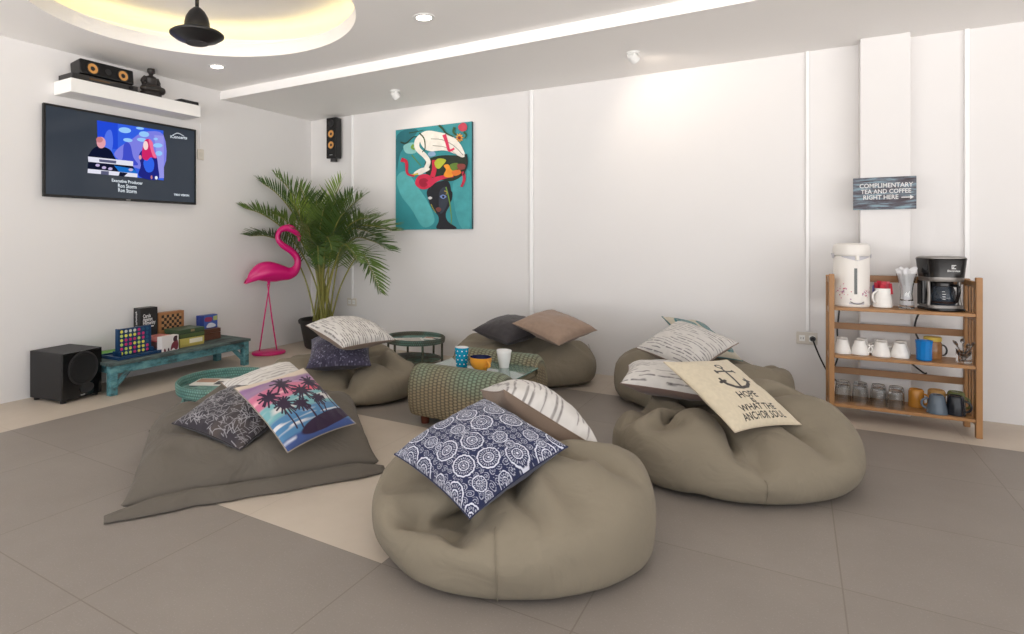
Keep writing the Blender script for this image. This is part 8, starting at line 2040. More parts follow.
    [187,20,142,6,31,-12,-6,24,-20,-16,-28,25,-26,-5,-17,-30,22,6,-10,-15,14,-23,7,13,-25,13,3,-9,19,-15,-17,-1,-7,-19,-17,0,-17,-19,0,-23,-4,-8,3,21,-12,-24,11,6,-25,12,2,-17,-9,-14,-9,17,17,9,2,30,5,-20,29,-8,-33,-2,-4,-9,-14,-2,-17,13,14,-25,18,6,-32,-12,23,-26,-2,19,-26,-13,8,-21,-21,-1,-18,-26,-3,-7,-29,2,11,-22,9,20,-5,19,4,2,15,-6,-7,15,-5,7,10,1,23,7,-10,10,-6,11,27,21,18,18,25,21,13,31,22,4,37,19,-10,31,17,-22],
    [152,19,123,10,20,-20,-13,16,-5,-9,-35,21,-28,5,13,-21,14,-15,-21,2,16,-13,13,-1,-11,14,-3,-2,13,-14,-12,-3,-8,-15,-15,-3,-13,-14,-2,-19,-13,-3,-19,8,1,-15,17,4,-13,21,-5,-2,-9,15,-20,2,10,-19,4,11,12,-12,19,19,-6,10,5,-22,-8,0,-8,6,12,-27,10,9,-28,-4,15,-25,-9,12,-22,-15,0,-18,-22,-5,-15,-19,-20,-9,-16,15,9,-5,8,13,-6,13,16,-7,18,-2,-7,11,-4,6,19,-8,6,13,-5,11,-16,10,20,4,14,18,21,18,10,24,19,4,29,20,-5,30,18,-17],
    [119,12,89,9,13,-17,-15,0,15,-9,-21,18,-21,-1,13,-18,15,4,-20,12,0,-11,15,-7,-4,15,-10,4,10,-14,-8,11,-9,-7,-12,-5,-12,-14,-3,-16,-9,-1,-19,-4,0,-16,8,4,-15,9,0,-12,-3,12,-10,14,12,-14,-12,10,16,-2,13,21,9,4,17,-13,8,8,-22,6,5,-24,1,4,-24,-7,8,-21,-9,2,-19,-16,-2,-15,-18,-14,-11,-14,-17,-4,-8,12,-4,-13,10,3,-6,12,4,-7,16,3,-5,12,-7,7,17,-2,5,9,11,9,-9,10,16,5,13,16,10,17,9,19,17,3,22,14,-4,24,0,-6],
    [93,-3,55,-6,13,1,-4,-11,16,-12,-8,15,-15,8,8,-13,13,1,-13,11,-2,-6,14,-7,-5,12,-8,1,10,-10,4,7,-11,-9,7,-6,-9,-5,-4,-11,-5,0,-15,-1,1,-15,0,2,-13,-1,2,-12,6,6,-13,-6,9,-1,-15,12,11,-2,10,15,3,4,13,-10,4,12,-13,4,4,-18,1,4,-19,-5,0,-17,-8,-1,-15,-12,-7,-11,-12,-16,-4,-4,0,-8,-11,13,-1,-3,6,-3,-7,10,-3,-7,10,-1,-5,12,1,-1,2,3,12,7,8,11,11,8,8,13,-1,2,2,18,7,8,15,2,19,-1,1,9,11,-5],
    [61,-19,44,-7,5,5,-6,1,9,-7,9,7,-7,9,2,-2,10,-4,-6,8,-2,-8,6,-5,3,8,-5,-4,6,-4,-6,2,-4,3,5,-9,-9,3,-1,-8,3,-5,-10,1,1,-11,0,3,-7,-3,3,-9,-4,7,-8,-3,0,-4,-11,6,10,2,7,-3,-9,5,8,-8,2,8,-7,1,4,-13,1,1,-11,-3,-3,-12,-5,-8,-8,-2,-2,-6,-5,4,-6,-8,2,-5,-7,9,0,-2,6,-2,-4,5,0,-1,6,-1,-2,8,0,-4,4,2,3,6,0,6,10,-2,-1,11,1,4,5,6,0,11,2,4,7,10,3,7,8,-5],
    [31,-8,22,0,2,7,3,5,-2,-5,2,6,2,10,-1,-5,5,-4,-4,5,0,-2,3,-2,-5,0,2,-2,0,-5,-4,-2,2,-4,4,-5,-2,1,6,-7,1,-3,-6,-2,-4,0,4,6,-8,-3,-5,-5,-1,2,-4,0,-1,-3,-4,1,-4,-3,-2,-3,-3,1,-3,-6,3,-4,-5,2,-2,-6,3,1,-8,0,1,-6,-5,5,-6,2,4,-1,-4,4,1,-4,6,-3,1,8,2,-4,2,-3,7,4,4,-5,6,-3,5,3,1,-3,3,3,-2,7,-5,2,4,3,-2,5,-2,4,4,2,-1,5,0,3,3,5,-1,2,3,-2],
    [-4,-1,31,-2,2,3,4,-1,-4,0,2,-2,-1,2,2,-1,-1,-1,3,-3,-5,-1,4,2,0,0,-1,-2,1,0,-2,-1,-1,-2,2,0,-1,-1,0,4,-2,4,-5,0,-2,3,2,2,1,-3,3,-2,-1,-1,-5,2,-2,4,-2,3,-2,0,1,-3,1,-2,1,-1,4,-1,-2,-3,0,-1,2,2,-3,0,-4,3,-4,-1,-1,-2,3,-2,2,-2,-1,-4,4,1,3,0,-1,-1,0,-2,-4,3,1,1,-1,0,2,2,2,0,-1,0,3,3,0,-3,-1,0,4,-2,3,1,2,-1,-2,4,-2,-1,-2,2,5,3,0,-3]])
bean_bag('taupe bean bag at the middle of the back wall behind the coffee table', (-2.011, 4.855), [
    [-2,38,22,-4,1,-5,3,1,4,-2,-1,1,-4,0,-2,5,3,6,-4,-2,-2,2,2,5,-3,-2,-2,1,3,3,-1,-2,0,-4,3,2,3,-3,-6,-1,1,4,-1,-2,-4,-1,2,0,0,0,-3,-4,-1,3,-2,-2,-3,6,2,-4,1,-4,-1,-3,-2,5,4,2,-5,-1,-4,2,3,1,3,2,1,-2,-1,-1,4,-3,-2,1,1,1,3,0,-3,-1,3,2,-2,0,-4,4,2,3,-1,2,-1,-3,1,3,1,-1,0,-3,4,0,1,-2,3,-2,-3,-4,-5,-1,3,-1],
    [37,42,8,-1,7,0,-4,9,-1,-6,7,2,-7,-1,0,-9,3,-1,-8,1,2,-8,-2,-1,-4,0,3,-5,-1,-1,-4,-1,3,-2,-2,-4,-4,2,7,-3,-1,-6,-6,0,0,-5,-4,-3,-8,-2,3,-5,-3,-3,-2,-10,-2,-4,-3,9,3,-7,-9,2,-8,2,5,-8,0,7,-5,0,5,-2,10,7,-1,1,6,0,7,8,2,4,4,-1,-7,6,-1,6,4,0,-5,0,-2,-7,7,0,2,0,0,-8,8,-1,6,5,2,-9,4,6,-1,9,4,2,5,7,-2,2,7,2],
    [83,45,6,-3,18,1,-8,14,3,-11,10,0,-16,6,-4,-16,3,0,-15,1,2,-13,-1,-1,-9,-2,4,-10,-2,-6,-2,0,8,-8,-2,-3,-9,-1,1,-10,-3,2,-10,-3,-5,-11,-1,0,-13,-6,-2,-12,-10,0,-8,-16,0,-1,-16,4,1,-7,-4,6,-17,0,9,-16,0,15,-10,0,18,-6,0,14,0,7,13,2,1,9,2,0,7,2,-1,6,0,1,6,-2,7,3,0,-8,7,0,-2,10,2,3,10,-1,-6,10,2,4,15,6,-5,14,8,2,10,13,-1,3,15,-1],
    [129,48,6,-4,25,0,-11,22,5,-18,15,-3,-23,10,-2,-23,5,0,-21,1,0,-18,-1,5,-14,-3,-4,-13,-3,4,-13,-1,-5,-10,-2,8,-14,-3,-7,-14,-3,3,-14,-1,-4,-18,-5,3,-19,-10,-3,-18,-18,0,-10,-22,0,-2,-26,0,3,-11,0,7,-25,0,15,-21,0,21,-15,0,24,-8,0,19,1,9,16,4,-9,18,1,4,13,1,3,13,2,-7,3,-2,13,14,2,-1,7,0,-12,12,1,10,17,2,2,15,-1,-13,22,9,1,20,11,5,14,19,-5,6,25,0],
    [175,50,6,-6,33,0,-14,29,4,-23,21,-4,-31,14,0,-30,7,0,-26,0,3,-23,-1,-3,-22,-2,0,-18,-3,3,-13,-2,-2,-18,-3,1,-19,-3,-2,-20,-6,3,-17,-1,-2,-25,-8,1,-25,-15,-2,-23,-23,0,-14,-29,0,-2,-33,-1,4,-19,1,10,-30,2,18,-28,-2,28,-20,0,30,-9,3,23,3,3,24,2,-6,23,0,5,16,3,-3,19,2,-2,13,-1,9,10,2,-4,19,3,-3,15,1,8,16,-2,1,23,4,-10,28,8,-1,26,17,4,19,25,-4,7,31,0],
    [221,53,6,-7,40,0,-17,36,1,-30,28,-1,-37,17,0,-37,8,0,-34,1,0,-29,0,0,-26,-3,1,-25,-3,2,-18,-7,6,-20,1,-8,-24,-5,0,-26,-7,4,-22,-2,-2,-30,-12,-3,-32,-19,0,-27,-27,0,-18,-36,0,-2,-40,-1,7,-29,1,15,-39,0,23,-27,14,29,-24,-8,35,-11,7,27,3,-7,33,-2,-4,27,2,5,20,2,-7,25,2,0,23,2,3,11,1,-2,24,5,-1,22,4,8,20,4,9,27,6,-4,31,11,-13,32,13,5,23,30,-3,10,36,-2],
    [265,56,6,-8,47,-1,-21,43,4,-37,30,6,-44,20,4,-43,10,1,-39,1,1,-35,0,0,-31,-1,0,-26,-4,4,-26,-3,-1,-24,-3,-4,-28,-3,-3,-30,-8,1,-27,-13,8,-36,-10,-8,-37,-21,-4,-33,-32,-4,-20,-41,-4,-3,-45,6,9,-43,-1,17,-43,-1,31,-27,7,32,-21,-6,39,-18,1,34,-4,3,34,-1,-7,35,0,-1,25,2,-2,29,2,1,27,3,1,17,2,-2,28,5,1,29,7,6,19,5,-3,34,17,-3,38,4,4,30,32,-1,31,25,8,8,43,-7],
    [297,57,17,-17,46,14,-28,42,12,-40,32,8,-46,23,4,-45,8,1,-42,-1,-1,-37,0,-1,-33,0,0,-31,0,-2,-28,0,0,-28,1,-4,-25,-1,-2,-32,-7,2,-36,-8,1,-34,-23,0,-37,-26,-3,-35,-33,-5,-24,-43,-8,-9,-47,-11,6,-49,-10,21,-46,-6,30,-38,9,39,-25,-9,46,-19,5,36,-9,3,40,-2,-8,37,0,0,29,2,-1,31,3,1,29,2,0,22,3,-1,30,7,1,31,6,4,26,8,-5,37,18,0,35,21,5,39,24,-2,27,37,4,16,44,-2],
    [306,49,52,-17,47,14,-31,41,13,-41,34,8,-47,24,4,-47,13,1,-42,-1,0,-38,0,-1,-34,0,-1,-31,0,-1,-30,1,-2,-20,-5,-11,-29,2,5,-33,-8,3,-34,-14,1,-38,-18,-1,-39,-26,-3,-36,-35,-6,-25,-43,-9,-9,-48,-10,4,-51,-12,16,-48,-10,28,-44,-10,38,-36,-9,48,-21,-7,47,-10,0,41,-5,-1,38,0,-1,33,2,1,31,2,-1,29,3,3,29,4,0,29,7,-3,32,8,2,34,9,-1,38,17,1,39,25,4,36,33,6,26,42,10,11,49,11],
    [312,40,87,-20,47,15,-34,40,12,-43,32,8,-47,25,4,-46,16,2,-43,6,-1,-34,-3,-6,-33,-3,-2,-31,-6,-4,-29,-6,-4,-26,-7,-10,-23,-2,4,-30,2,10,-35,-11,3,-39,-16,0,-41,-24,-3,-37,-33,-6,-26,-43,-9,-11,-49,-11,5,-50,-11,18,-48,-11,27,-44,-10,38,-37,-9,47,-24,-8,47,-15,-5,43,-9,-5,38,-2,-3,34,-1,-3,32,2,-1,30,3,-1,30,5,1,30,7,2,32,10,3,34,14,5,37,19,5,38,28,7,35,35,8,25,43,10,11,49,12],
    [296,29,107,-18,42,18,-26,40,22,-43,32,7,-48,21,0,-46,9,-6,-41,8,3,-25,-10,-17,-33,-3,3,-29,-7,-6,-28,-6,-7,-22,-6,-16,-20,6,13,-31,-2,14,-36,-5,9,-40,-12,4,-43,-19,-1,-38,-31,-6,-25,-42,-9,-11,-47,-12,5,-46,-11,14,-49,-8,26,-46,-9,40,-36,-10,47,-24,-7,46,-13,-6,42,-6,-4,38,-3,-3,33,2,-3,30,-2,-1,30,2,-1,29,2,0,30,7,3,31,11,3,35,11,4,35,22,7,37,28,7,35,34,8,27,42,10,11,49,12],
    [266,16,118,-19,40,11,-14,30,37,-38,29,-2,-45,16,-19,-41,11,8,-39,7,14,-18,-12,-22,-31,-3,5,-27,-7,-10,-21,-4,-18,-25,-5,-12,-24,2,19,-26,1,16,-34,-3,15,-39,-5,10,-38,-17,-5,-37,-28,-4,-27,-35,-1,-2,-42,-21,5,-39,-11,4,-49,3,21,-48,-5,37,-38,-8,46,-22,-8,46,-4,-8,40,-2,-5,35,3,-8,32,-5,2,27,4,-5,26,6,-8,28,5,0,27,4,7,29,6,8,31,15,-1,37,7,15,38,22,9,36,32,9,26,41,10,-2,48,1],
    [236,4,132,-16,37,6,-15,24,35,-25,18,-25,-42,16,1,-41,9,9,-30,8,22,-19,-4,-14,-19,-12,-18,-23,-5,-14,-25,-4,-6,-21,4,5,-27,-7,0,-28,-1,7,-28,-1,19,-31,-2,22,-40,-14,3,-27,-16,-33,-23,-32,21,-8,-43,-11,12,-28,-26,1,-43,17,16,-46,2,35,-32,-12,40,-20,-4,41,3,-12,36,0,-7,32,5,-7,29,-7,5,25,6,-9,21,10,-13,22,8,-8,27,4,6,23,0,16,30,10,5,34,3,17,37,13,14,34,26,11,24,38,9,-9,38,-16],
    [205,-8,156,-17,34,-5,-16,27,14,-18,16,3,-38,3,-8,-27,11,23,-28,4,8,-21,-8,-17,-10,-11,-21,-23,8,3,-20,1,-2,-21,5,5,-24,0,1,-20,-14,-4,-27,-9,-2,-27,-5,17,-31,-10,20,-17,-2,-31,-22,-32,12,-10,-38,-6,10,-29,-13,3,-36,-10,13,-27,12,28,-22,-22,35,-18,9,34,-7,8,32,2,-9,27,4,-4,23,3,-8,24,3,-3,16,8,-10,17,9,-10,21,5,-2,20,0,13,26,4,13,29,2,15,32,12,13,31,16,19,21,33,12,-9,22,-23],
    [169,-19,184,-12,33,-2,-2,22,0,-25,15,-1,-31,7,9,-27,3,10,-23,-2,0,-11,-2,-13,-16,15,-7,-20,5,-5,-12,-8,-3,-17,-6,0,-18,-3,1,-19,1,9,-19,-13,-4,-23,-11,-3,-21,-3,6,-17,-12,-5,-14,-24,-13,-8,-28,9,3,-32,-4,8,-26,-18,10,-10,0,23,-21,-8,23,-14,18,30,-5,-2,26,1,-7,23,3,-4,18,5,-9,14,4,-6,17,3,0,11,7,-6,19,6,-5,20,5,-3,20,1,10,22,2,17,23,5,19,23,14,18,18,25,11,4,30,-3],
    [154,-12,214,-5,15,5,-22,16,-10,-21,7,-4,-23,6,-2,-17,12,-14,-15,10,-13,-17,2,-9,-16,-3,1,-10,-1,11,-11,-1,3,-13,-3,5,-13,-1,-6,-14,-6,6,-14,-4,-9,-19,-8,-4,-17,-7,5,-15,-14,8,-13,-21,0,-1,-16,-10,3,-21,-12,5,-21,-10,7,-13,-2,13,-14,14,23,-9,-2,22,-2,-7,18,2,-3,17,3,-6,14,3,-5,12,4,-6,12,2,4,13,0,4,11,7,-6,15,5,-4,17,6,-4,19,4,5,20,6,11,19,9,14,12,15,15,1,22,13],
    [111,-12,193,1,10,-1,-6,8,-13,-14,12,-5,-17,6,-4,-16,4,1,-16,0,1,-12,0,4,-10,0,7,-11,-2,0,-6,-3,4,-7,0,-8,-8,0,4,-9,-2,3,-10,0,-6,-12,-7,-5,-14,-8,2,-12,-11,5,-8,-14,3,-2,-9,-7,1,-18,-2,5,-14,-8,6,-8,-9,10,-11,6,14,-4,1,14,2,-4,10,3,-6,12,2,-2,8,4,-3,9,-2,5,8,4,-5,7,0,2,8,2,-5,12,1,1,12,2,2,14,6,2,13,8,3,13,11,6,9,11,11,4,12,12],
    [70,-18,180,-3,8,6,-2,6,-6,-8,3,2,-7,1,1,-9,1,-2,-7,0,3,-9,-2,-1,-6,2,-6,-4,-5,5,-4,3,-4,-3,-3,-1,-6,3,-1,-3,-5,6,-4,6,-8,-8,-3,3,-7,-4,5,-6,-9,1,-6,-5,-4,0,-10,1,0,-6,-5,3,-8,-1,1,-4,-2,3,-2,-8,7,-3,4,8,1,1,5,0,1,7,4,0,5,-1,0,5,1,1,3,0,-1,4,3,-2,5,0,0,7,-2,-1,6,1,2,8,1,3,10,3,2,7,3,-1,3,7,4,4,5,4],
    [27,-22,157,-1,1,5,3,-1,5,-4,1,0,-4,2,-5,0,0,6,-2,1,-3,-1,-4,3,-2,1,-3,1,3,6,-3,1,2,-1,-4,-1,-1,2,-1,2,0,-6,-5,-4,4,3,2,-5,-1,-1,2,-2,-1,-2,2,2,-5,-2,-2,4,2,-1,-4,-3,-2,-1,2,-4,1,-4,4,6,2,-3,-2,0,1,5,5,-1,-4,-1,-3,4,-1,2,3,3,-5,-2,1,4,1,2,-3,0,0,2,-2,1,3,0,-2,2,-5,3,-1,0,1,2,0,1,1,-4,4,-2,3,2,2,2]])
bean_bag('low slack taupe bean bag on the left behind the floor cushion', (-2.965, 3.621), [
    [16,-21,34,-1,3,1,-4,-4,-5,-1,1,3,4,4,3,-6,-2,-4,1,0,5,0,1,2,-1,0,-1,-2,2,1,0,-2,2,2,3,1,-3,-1,1,-3,-3,-1,2,1,-4,-3,-1,2,2,-3,-1,0,3,-3,1,-1,-3,-1,-2,3,3,0,-5,-2,-4,3,4,3,-5,-2,-2,3,2,-2,-2,-3,-3,4,3,1,0,1,2,-3,2,-2,3,-1,-3,2,3,3,-1,-5,-4,3,2,-1,2,4,1,1,-2,3,-3,4,-3,3,0,4,0,1,2,-1,4,-2,2,-1,5,-3,-1,-4,-4,-3,3,2,0,-3,-4,1,3,0,1,5,2,-4,-4,-5],
    [44,3,23,-2,3,5,-8,4,0,-5,0,-5,-8,3,1,-4,0,5,-9,-2,-4,-4,-1,5,-6,-5,-5,-1,1,8,-4,-4,-5,-2,-2,1,-2,-1,-2,-3,-2,1,-3,-1,0,-3,-1,2,-1,-1,5,-3,-3,-7,-2,-5,-2,-3,-5,4,-1,-8,-3,1,-7,-4,-1,-3,8,3,-6,-5,4,-7,2,4,-5,6,6,-3,-1,8,-2,1,7,-1,-4,7,1,6,6,1,-6,7,3,-1,3,1,5,1,3,-8,3,2,7,2,2,-7,4,0,7,-1,3,-7,7,4,-1,3,0,7,2,3,-6,2,7,-1,3,6,4,0,7,-5,1,8,4,-3,6,-4],
    [73,23,13,-8,9,2,-9,6,1,-10,3,1,-12,2,-4,-11,0,3,-11,-4,0,-4,-1,9,-9,-4,1,-6,-4,-3,-5,-4,-3,-5,-5,-4,-6,-1,7,-7,-5,-3,-3,1,9,-6,-3,-2,-7,-5,3,-6,-7,-3,-6,-10,-2,-4,-9,-6,0,-11,-3,-3,-9,3,2,-11,1,6,-10,-4,7,-10,-1,9,-8,-1,11,-5,-1,12,-4,3,10,-2,5,10,-1,5,12,2,3,5,4,-5,9,4,0,6,3,-2,7,6,-2,6,2,5,4,5,-5,6,3,7,4,3,-9,7,4,6,6,9,-4,4,9,-5,4,12,-1,2,11,-2,-1,13,-1,-3,11,2],
    [103,45,6,-11,13,2,-12,8,8,-15,5,-7,-17,2,-3,-17,-1,0,-15,-3,2,-8,-3,13,-12,-5,2,-9,-5,-2,-6,-7,-8,-9,-6,-4,-9,-4,7,-8,-5,2,-8,-2,5,-8,-8,-1,-10,-9,4,-7,-6,-12,-8,-12,-5,-7,-15,-2,-5,-11,10,-1,-14,-10,4,-16,-2,7,-16,1,10,-14,0,13,-12,0,15,-8,0,16,-5,0,17,-1,0,16,1,3,14,2,5,13,4,5,6,6,-7,11,5,1,9,7,-1,9,3,7,9,7,-2,8,7,-1,9,8,2,8,8,-6,9,9,3,7,13,-5,5,16,-1,3,16,1,-2,17,-4,-5,16,0],
    [133,67,6,-14,17,0,-16,12,9,-19,6,-9,-22,3,0,-22,-1,0,-20,-5,4,-17,-5,3,-11,-6,6,-6,-7,-4,-13,-8,-7,-13,-8,-2,-14,-8,3,-8,-4,10,-11,-7,-5,-12,-12,-2,-14,-11,7,-7,-4,-10,-12,-17,-3,-9,-20,0,-7,-15,11,-1,-19,-11,5,-21,0,10,-20,0,12,-19,0,16,-15,0,20,-11,0,21,-5,0,22,-2,0,21,2,0,19,3,1,15,5,9,10,7,-10,15,8,0,13,7,5,12,8,-3,12,10,0,11,7,8,11,10,-8,12,13,-2,12,14,8,9,16,-8,7,20,0,4,21,5,-2,21,-5,-7,21,0],
    [164,89,6,-18,21,0,-20,14,7,-24,9,-7,-26,3,2,-25,-4,0,-25,-4,-2,-23,-6,1,-18,-8,9,-4,-7,-3,-17,-9,-7,-17,-11,0,-16,-10,0,-10,-5,12,-14,-11,-10,-16,-14,-2,-16,-16,5,-11,-4,-4,-14,-21,-1,-12,-24,0,-7,-21,11,-2,-22,-11,6,-26,0,12,-25,0,15,-22,0,20,-19,0,23,-13,0,27,-7,0,26,-2,0,26,2,0,24,4,0,18,6,8,16,9,-8,18,10,0,16,9,5,15,11,-5,17,11,0,13,10,9,14,12,-9,15,17,1,14,17,1,12,22,-2,9,25,0,4,25,6,-2,25,-6,-9,26,0],
    [195,111,6,-21,25,0,-23,15,0,-30,13,1,-28,0,2,-31,-1,-3,-30,-5,0,-28,-7,0,-23,-10,8,-6,-8,-3,-20,-11,-5,-20,-12,0,-20,-13,0,-13,-7,12,-16,-13,-12,-19,-17,0,-20,-19,2,-13,-6,-2,-17,-25,0,-13,-29,0,-9,-25,12,-2,-26,-12,7,-31,0,14,-29,0,18,-27,0,23,-22,0,28,-16,0,31,-8,0,31,-2,0,31,2,0,28,5,0,23,8,8,21,10,-8,21,12,0,20,11,5,18,13,-5,19,14,0,17,12,8,17,15,-8,18,21,0,16,19,0,15,27,0,10,29,0,5,30,7,-2,31,-7,-11,30,0],
    [225,133,6,-24,28,0,-28,20,0,-32,11,11,-34,4,-11,-36,-2,0,-34,-6,0,-32,-8,0,-23,-11,14,-13,-9,-11,-24,-13,-3,-23,-15,0,-22,-14,0,-18,-11,11,-18,-14,-11,-22,-19,0,-22,-22,1,-16,-9,0,-19,-29,-1,-15,-33,0,-11,-30,13,-1,-31,-13,8,-36,0,16,-33,0,20,-30,0,27,-25,0,32,-18,0,36,-10,0,36,-3,0,34,3,0,33,6,0,29,9,3,25,11,-3,24,14,0,23,13,4,22,15,-4,22,16,0,20,15,8,19,19,-8,21,23,0,19,23,0,16,31,0,13,33,0,6,36,7,-3,35,-7,-12,35,0],
    [243,147,29,-25,31,-2,-30,27,-5,-34,19,-8,-40,5,-5,-38,-1,-3,-38,-6,0,-32,-9,7,-31,-13,0,-18,-9,-6,-26,-16,-1,-24,-16,0,-24,-16,0,-21,-13,10,-20,-17,-10,-24,-20,0,-25,-24,0,-18,-20,11,-20,-27,-11,-16,-36,0,-11,-36,9,1,-38,-9,9,-39,1,18,-36,5,26,-30,6,31,-25,4,36,-18,2,38,-11,-2,39,-5,-3,38,-1,-3,35,4,-5,33,8,-3,29,12,-2,27,15,0,25,15,0,24,16,0,24,17,0,23,17,5,23,21,-4,22,25,1,21,29,3,15,34,5,11,36,4,6,40,4,-4,39,4,-14,38,2],
    [243,150,63,-27,31,-3,-31,27,-5,-35,20,-7,-38,14,-10,-39,7,-9,-38,1,-8,-35,-5,-7,-33,-11,-2,-26,-13,-6,-26,-17,0,-25,-17,0,-25,-17,0,-23,-16,7,-22,-18,-7,-25,-22,0,-25,-24,0,-21,-26,2,-22,-33,0,-14,-38,5,-3,-41,7,9,-39,7,9,-40,5,21,-35,7,26,-32,5,33,-25,4,37,-19,1,40,-11,-3,40,-5,-4,38,0,-4,37,3,-4,34,6,-4,31,8,-5,29,11,-4,27,14,-3,26,15,-1,25,17,0,25,20,3,21,24,6,20,27,6,18,31,5,17,35,5,10,38,5,5,41,7,-7,40,5,-16,39,4],
    [239,149,96,-28,31,-2,-32,28,-5,-36,22,-8,-38,14,-9,-40,7,-9,-38,3,-9,-36,1,-10,-33,-3,-10,-30,-10,-10,-29,-13,-6,-26,-15,-6,-25,-17,-3,-25,-18,-2,-24,-21,3,-23,-24,5,-21,-27,7,-17,-33,7,-13,-37,7,-11,-38,5,-6,-42,5,4,-41,6,11,-40,6,22,-36,6,28,-30,6,34,-26,4,38,-18,-1,40,-12,-4,40,-5,-5,39,-1,-4,37,2,-4,35,5,-4,32,9,-5,29,10,-5,28,10,-4,26,14,0,25,18,1,24,21,4,17,25,8,19,28,7,20,31,6,19,34,5,12,38,6,1,41,8,-7,41,8,-18,39,4],
    [219,137,117,-29,26,-12,-29,30,4,-29,29,1,-36,20,-6,-40,4,-9,-39,1,-9,-36,0,-9,-34,0,-10,-22,-21,-10,-31,1,-5,-20,-19,-12,-28,-11,-3,-19,-22,-7,-25,-12,9,-24,-22,7,-21,-27,7,-19,-32,6,-15,-37,6,-10,-40,4,-4,-42,4,1,-42,5,10,-41,6,26,-33,6,29,-30,5,34,-26,3,37,-19,-1,41,-10,-6,40,-4,-6,39,-1,-6,37,3,-5,33,8,-7,31,10,-2,24,15,-14,30,6,3,22,14,-13,24,17,6,21,12,14,15,28,9,23,23,12,22,29,7,23,32,7,11,36,5,2,41,12,-12,40,8,-25,35,2],
    [192,118,127,-28,26,-15,-30,26,-14,-28,28,12,-21,27,21,-40,4,-7,-38,0,-9,-36,-1,-10,-33,-2,-10,-27,-7,-15,-8,-17,-14,-24,-11,-2,-16,-17,-16,-24,-14,9,-23,-5,-1,-23,-17,15,-23,-24,10,-24,-27,8,-17,-36,5,-10,-40,3,-4,-42,2,5,-41,0,14,-34,2,21,-35,10,26,-31,7,33,-26,3,37,-11,-12,40,-15,0,40,-4,-8,38,1,-7,36,5,-6,29,12,-16,30,6,5,25,8,-9,25,14,-5,19,14,-16,22,18,0,16,2,27,18,24,15,20,26,12,24,27,9,14,31,-8,12,39,3,3,36,15,-17,23,8,-23,31,9],
    [166,93,125,-31,27,-11,-7,37,10,-23,23,11,-32,20,17,-39,2,-8,-36,-2,-12,-36,1,-4,-32,-3,-12,-11,-10,-25,-4,-11,-26,-20,-5,-17,-16,-4,16,-24,5,4,-25,-16,10,-21,-21,11,-23,-22,13,-22,-26,13,-17,-32,-4,-9,-39,7,-5,-41,3,11,-36,-14,11,-31,4,15,-34,16,21,-33,13,34,-24,-1,32,-7,-25,38,-14,4,40,-6,-5,37,2,-9,34,6,-10,25,12,-14,30,5,6,27,9,-10,17,12,-17,19,15,-5,15,5,5,14,8,25,17,22,18,20,26,13,22,28,8,15,30,-9,6,35,-11,2,23,18,-6,22,31,-33,16,-17],
    [148,88,152,-8,37,-11,-29,18,1,-21,13,7,-33,13,13,-33,2,-4,-37,0,-6,-33,-2,-9,-28,-5,-18,1,-8,-25,-1,-7,-27,-23,-2,-14,-21,1,-9,-15,-1,24,-19,-3,14,-21,-15,13,-17,-18,19,-17,-29,7,-18,-31,-6,-13,-30,-7,-2,-36,17,7,-29,-27,12,-35,10,14,-32,17,17,-29,0,28,-18,14,31,-12,-20,34,-10,-10,36,-7,3,35,2,-11,32,7,-9,23,8,-6,29,8,0,27,8,-9,18,7,-14,12,6,-21,7,6,21,13,14,22,15,22,20,18,25,13,21,27,8,15,30,-7,2,28,-22,0,26,18,-4,-2,40,-20,34,1],
    [133,88,168,-4,29,3,-16,19,-1,-33,8,10,-36,3,1,-36,-4,-4,-33,-4,-11,-26,-6,-18,-20,-5,-23,7,0,-26,0,6,-24,-19,-3,0,-19,12,-8,-20,-9,3,-16,-8,14,-8,-9,22,-13,-14,18,-17,-27,6,-16,-24,-12,-16,-27,-17,-5,-32,17,-9,-28,0,12,-28,16,22,-29,0,21,-27,-6,20,-13,20,30,-16,-15,29,-9,-11,32,-6,-12,34,3,-2,29,7,-9,22,6,1,27,8,-3,25,8,-10,18,8,-17,6,3,-24,5,4,23,7,12,24,11,19,21,16,23,16,19,25,8,16,29,-5,14,9,-28,-3,18,16,-20,10,33,-18,28,21],
    [122,87,146,-9,27,0,-16,-1,14,-31,6,3,-32,-3,3,-31,-7,1,-30,-6,-8,-23,-5,-17,-15,-2,-21,-5,4,-24,-7,14,-8,-12,2,-19,0,19,-7,-22,-3,1,-7,-12,18,-2,-7,24,-10,-18,15,-14,-24,5,-17,-25,-1,-21,-20,-17,-14,-18,-11,3,-25,20,12,-28,9,16,-27,-7,17,-18,11,22,-15,16,28,-17,-8,26,-9,-20,26,-4,-12,29,3,1,25,7,-12,24,5,12,23,7,-8,19,7,-13,12,6,-18,5,2,-21,2,2,20,5,10,22,7,16,22,12,20,18,16,23,9,17,12,-10,10,18,-16,6,33,-4,-25,-2,26,-20,22,21],
    [96,76,140,-14,17,-4,-7,-11,24,-25,7,-5,-26,2,-8,-26,-6,-5,-23,-10,-2,-12,5,-16,-8,7,-20,-16,0,-14,-6,12,-17,-4,17,-11,-7,16,-6,-13,-15,1,-5,-8,17,-3,-9,18,-4,-13,16,-12,-20,5,-15,-22,-3,-19,-15,-14,-12,-14,-7,3,-18,21,9,-25,6,12,-23,-7,16,-15,17,20,-14,10,22,-15,-9,19,-8,-18,25,-2,-4,24,3,-3,23,4,4,22,5,2,17,7,-11,14,5,-14,7,2,-17,3,3,-18,1,0,16,3,8,16,5,12,19,8,17,18,12,19,10,15,17,-4,8,5,-11,4,19,-6,-9,22,5,-23,13,16],
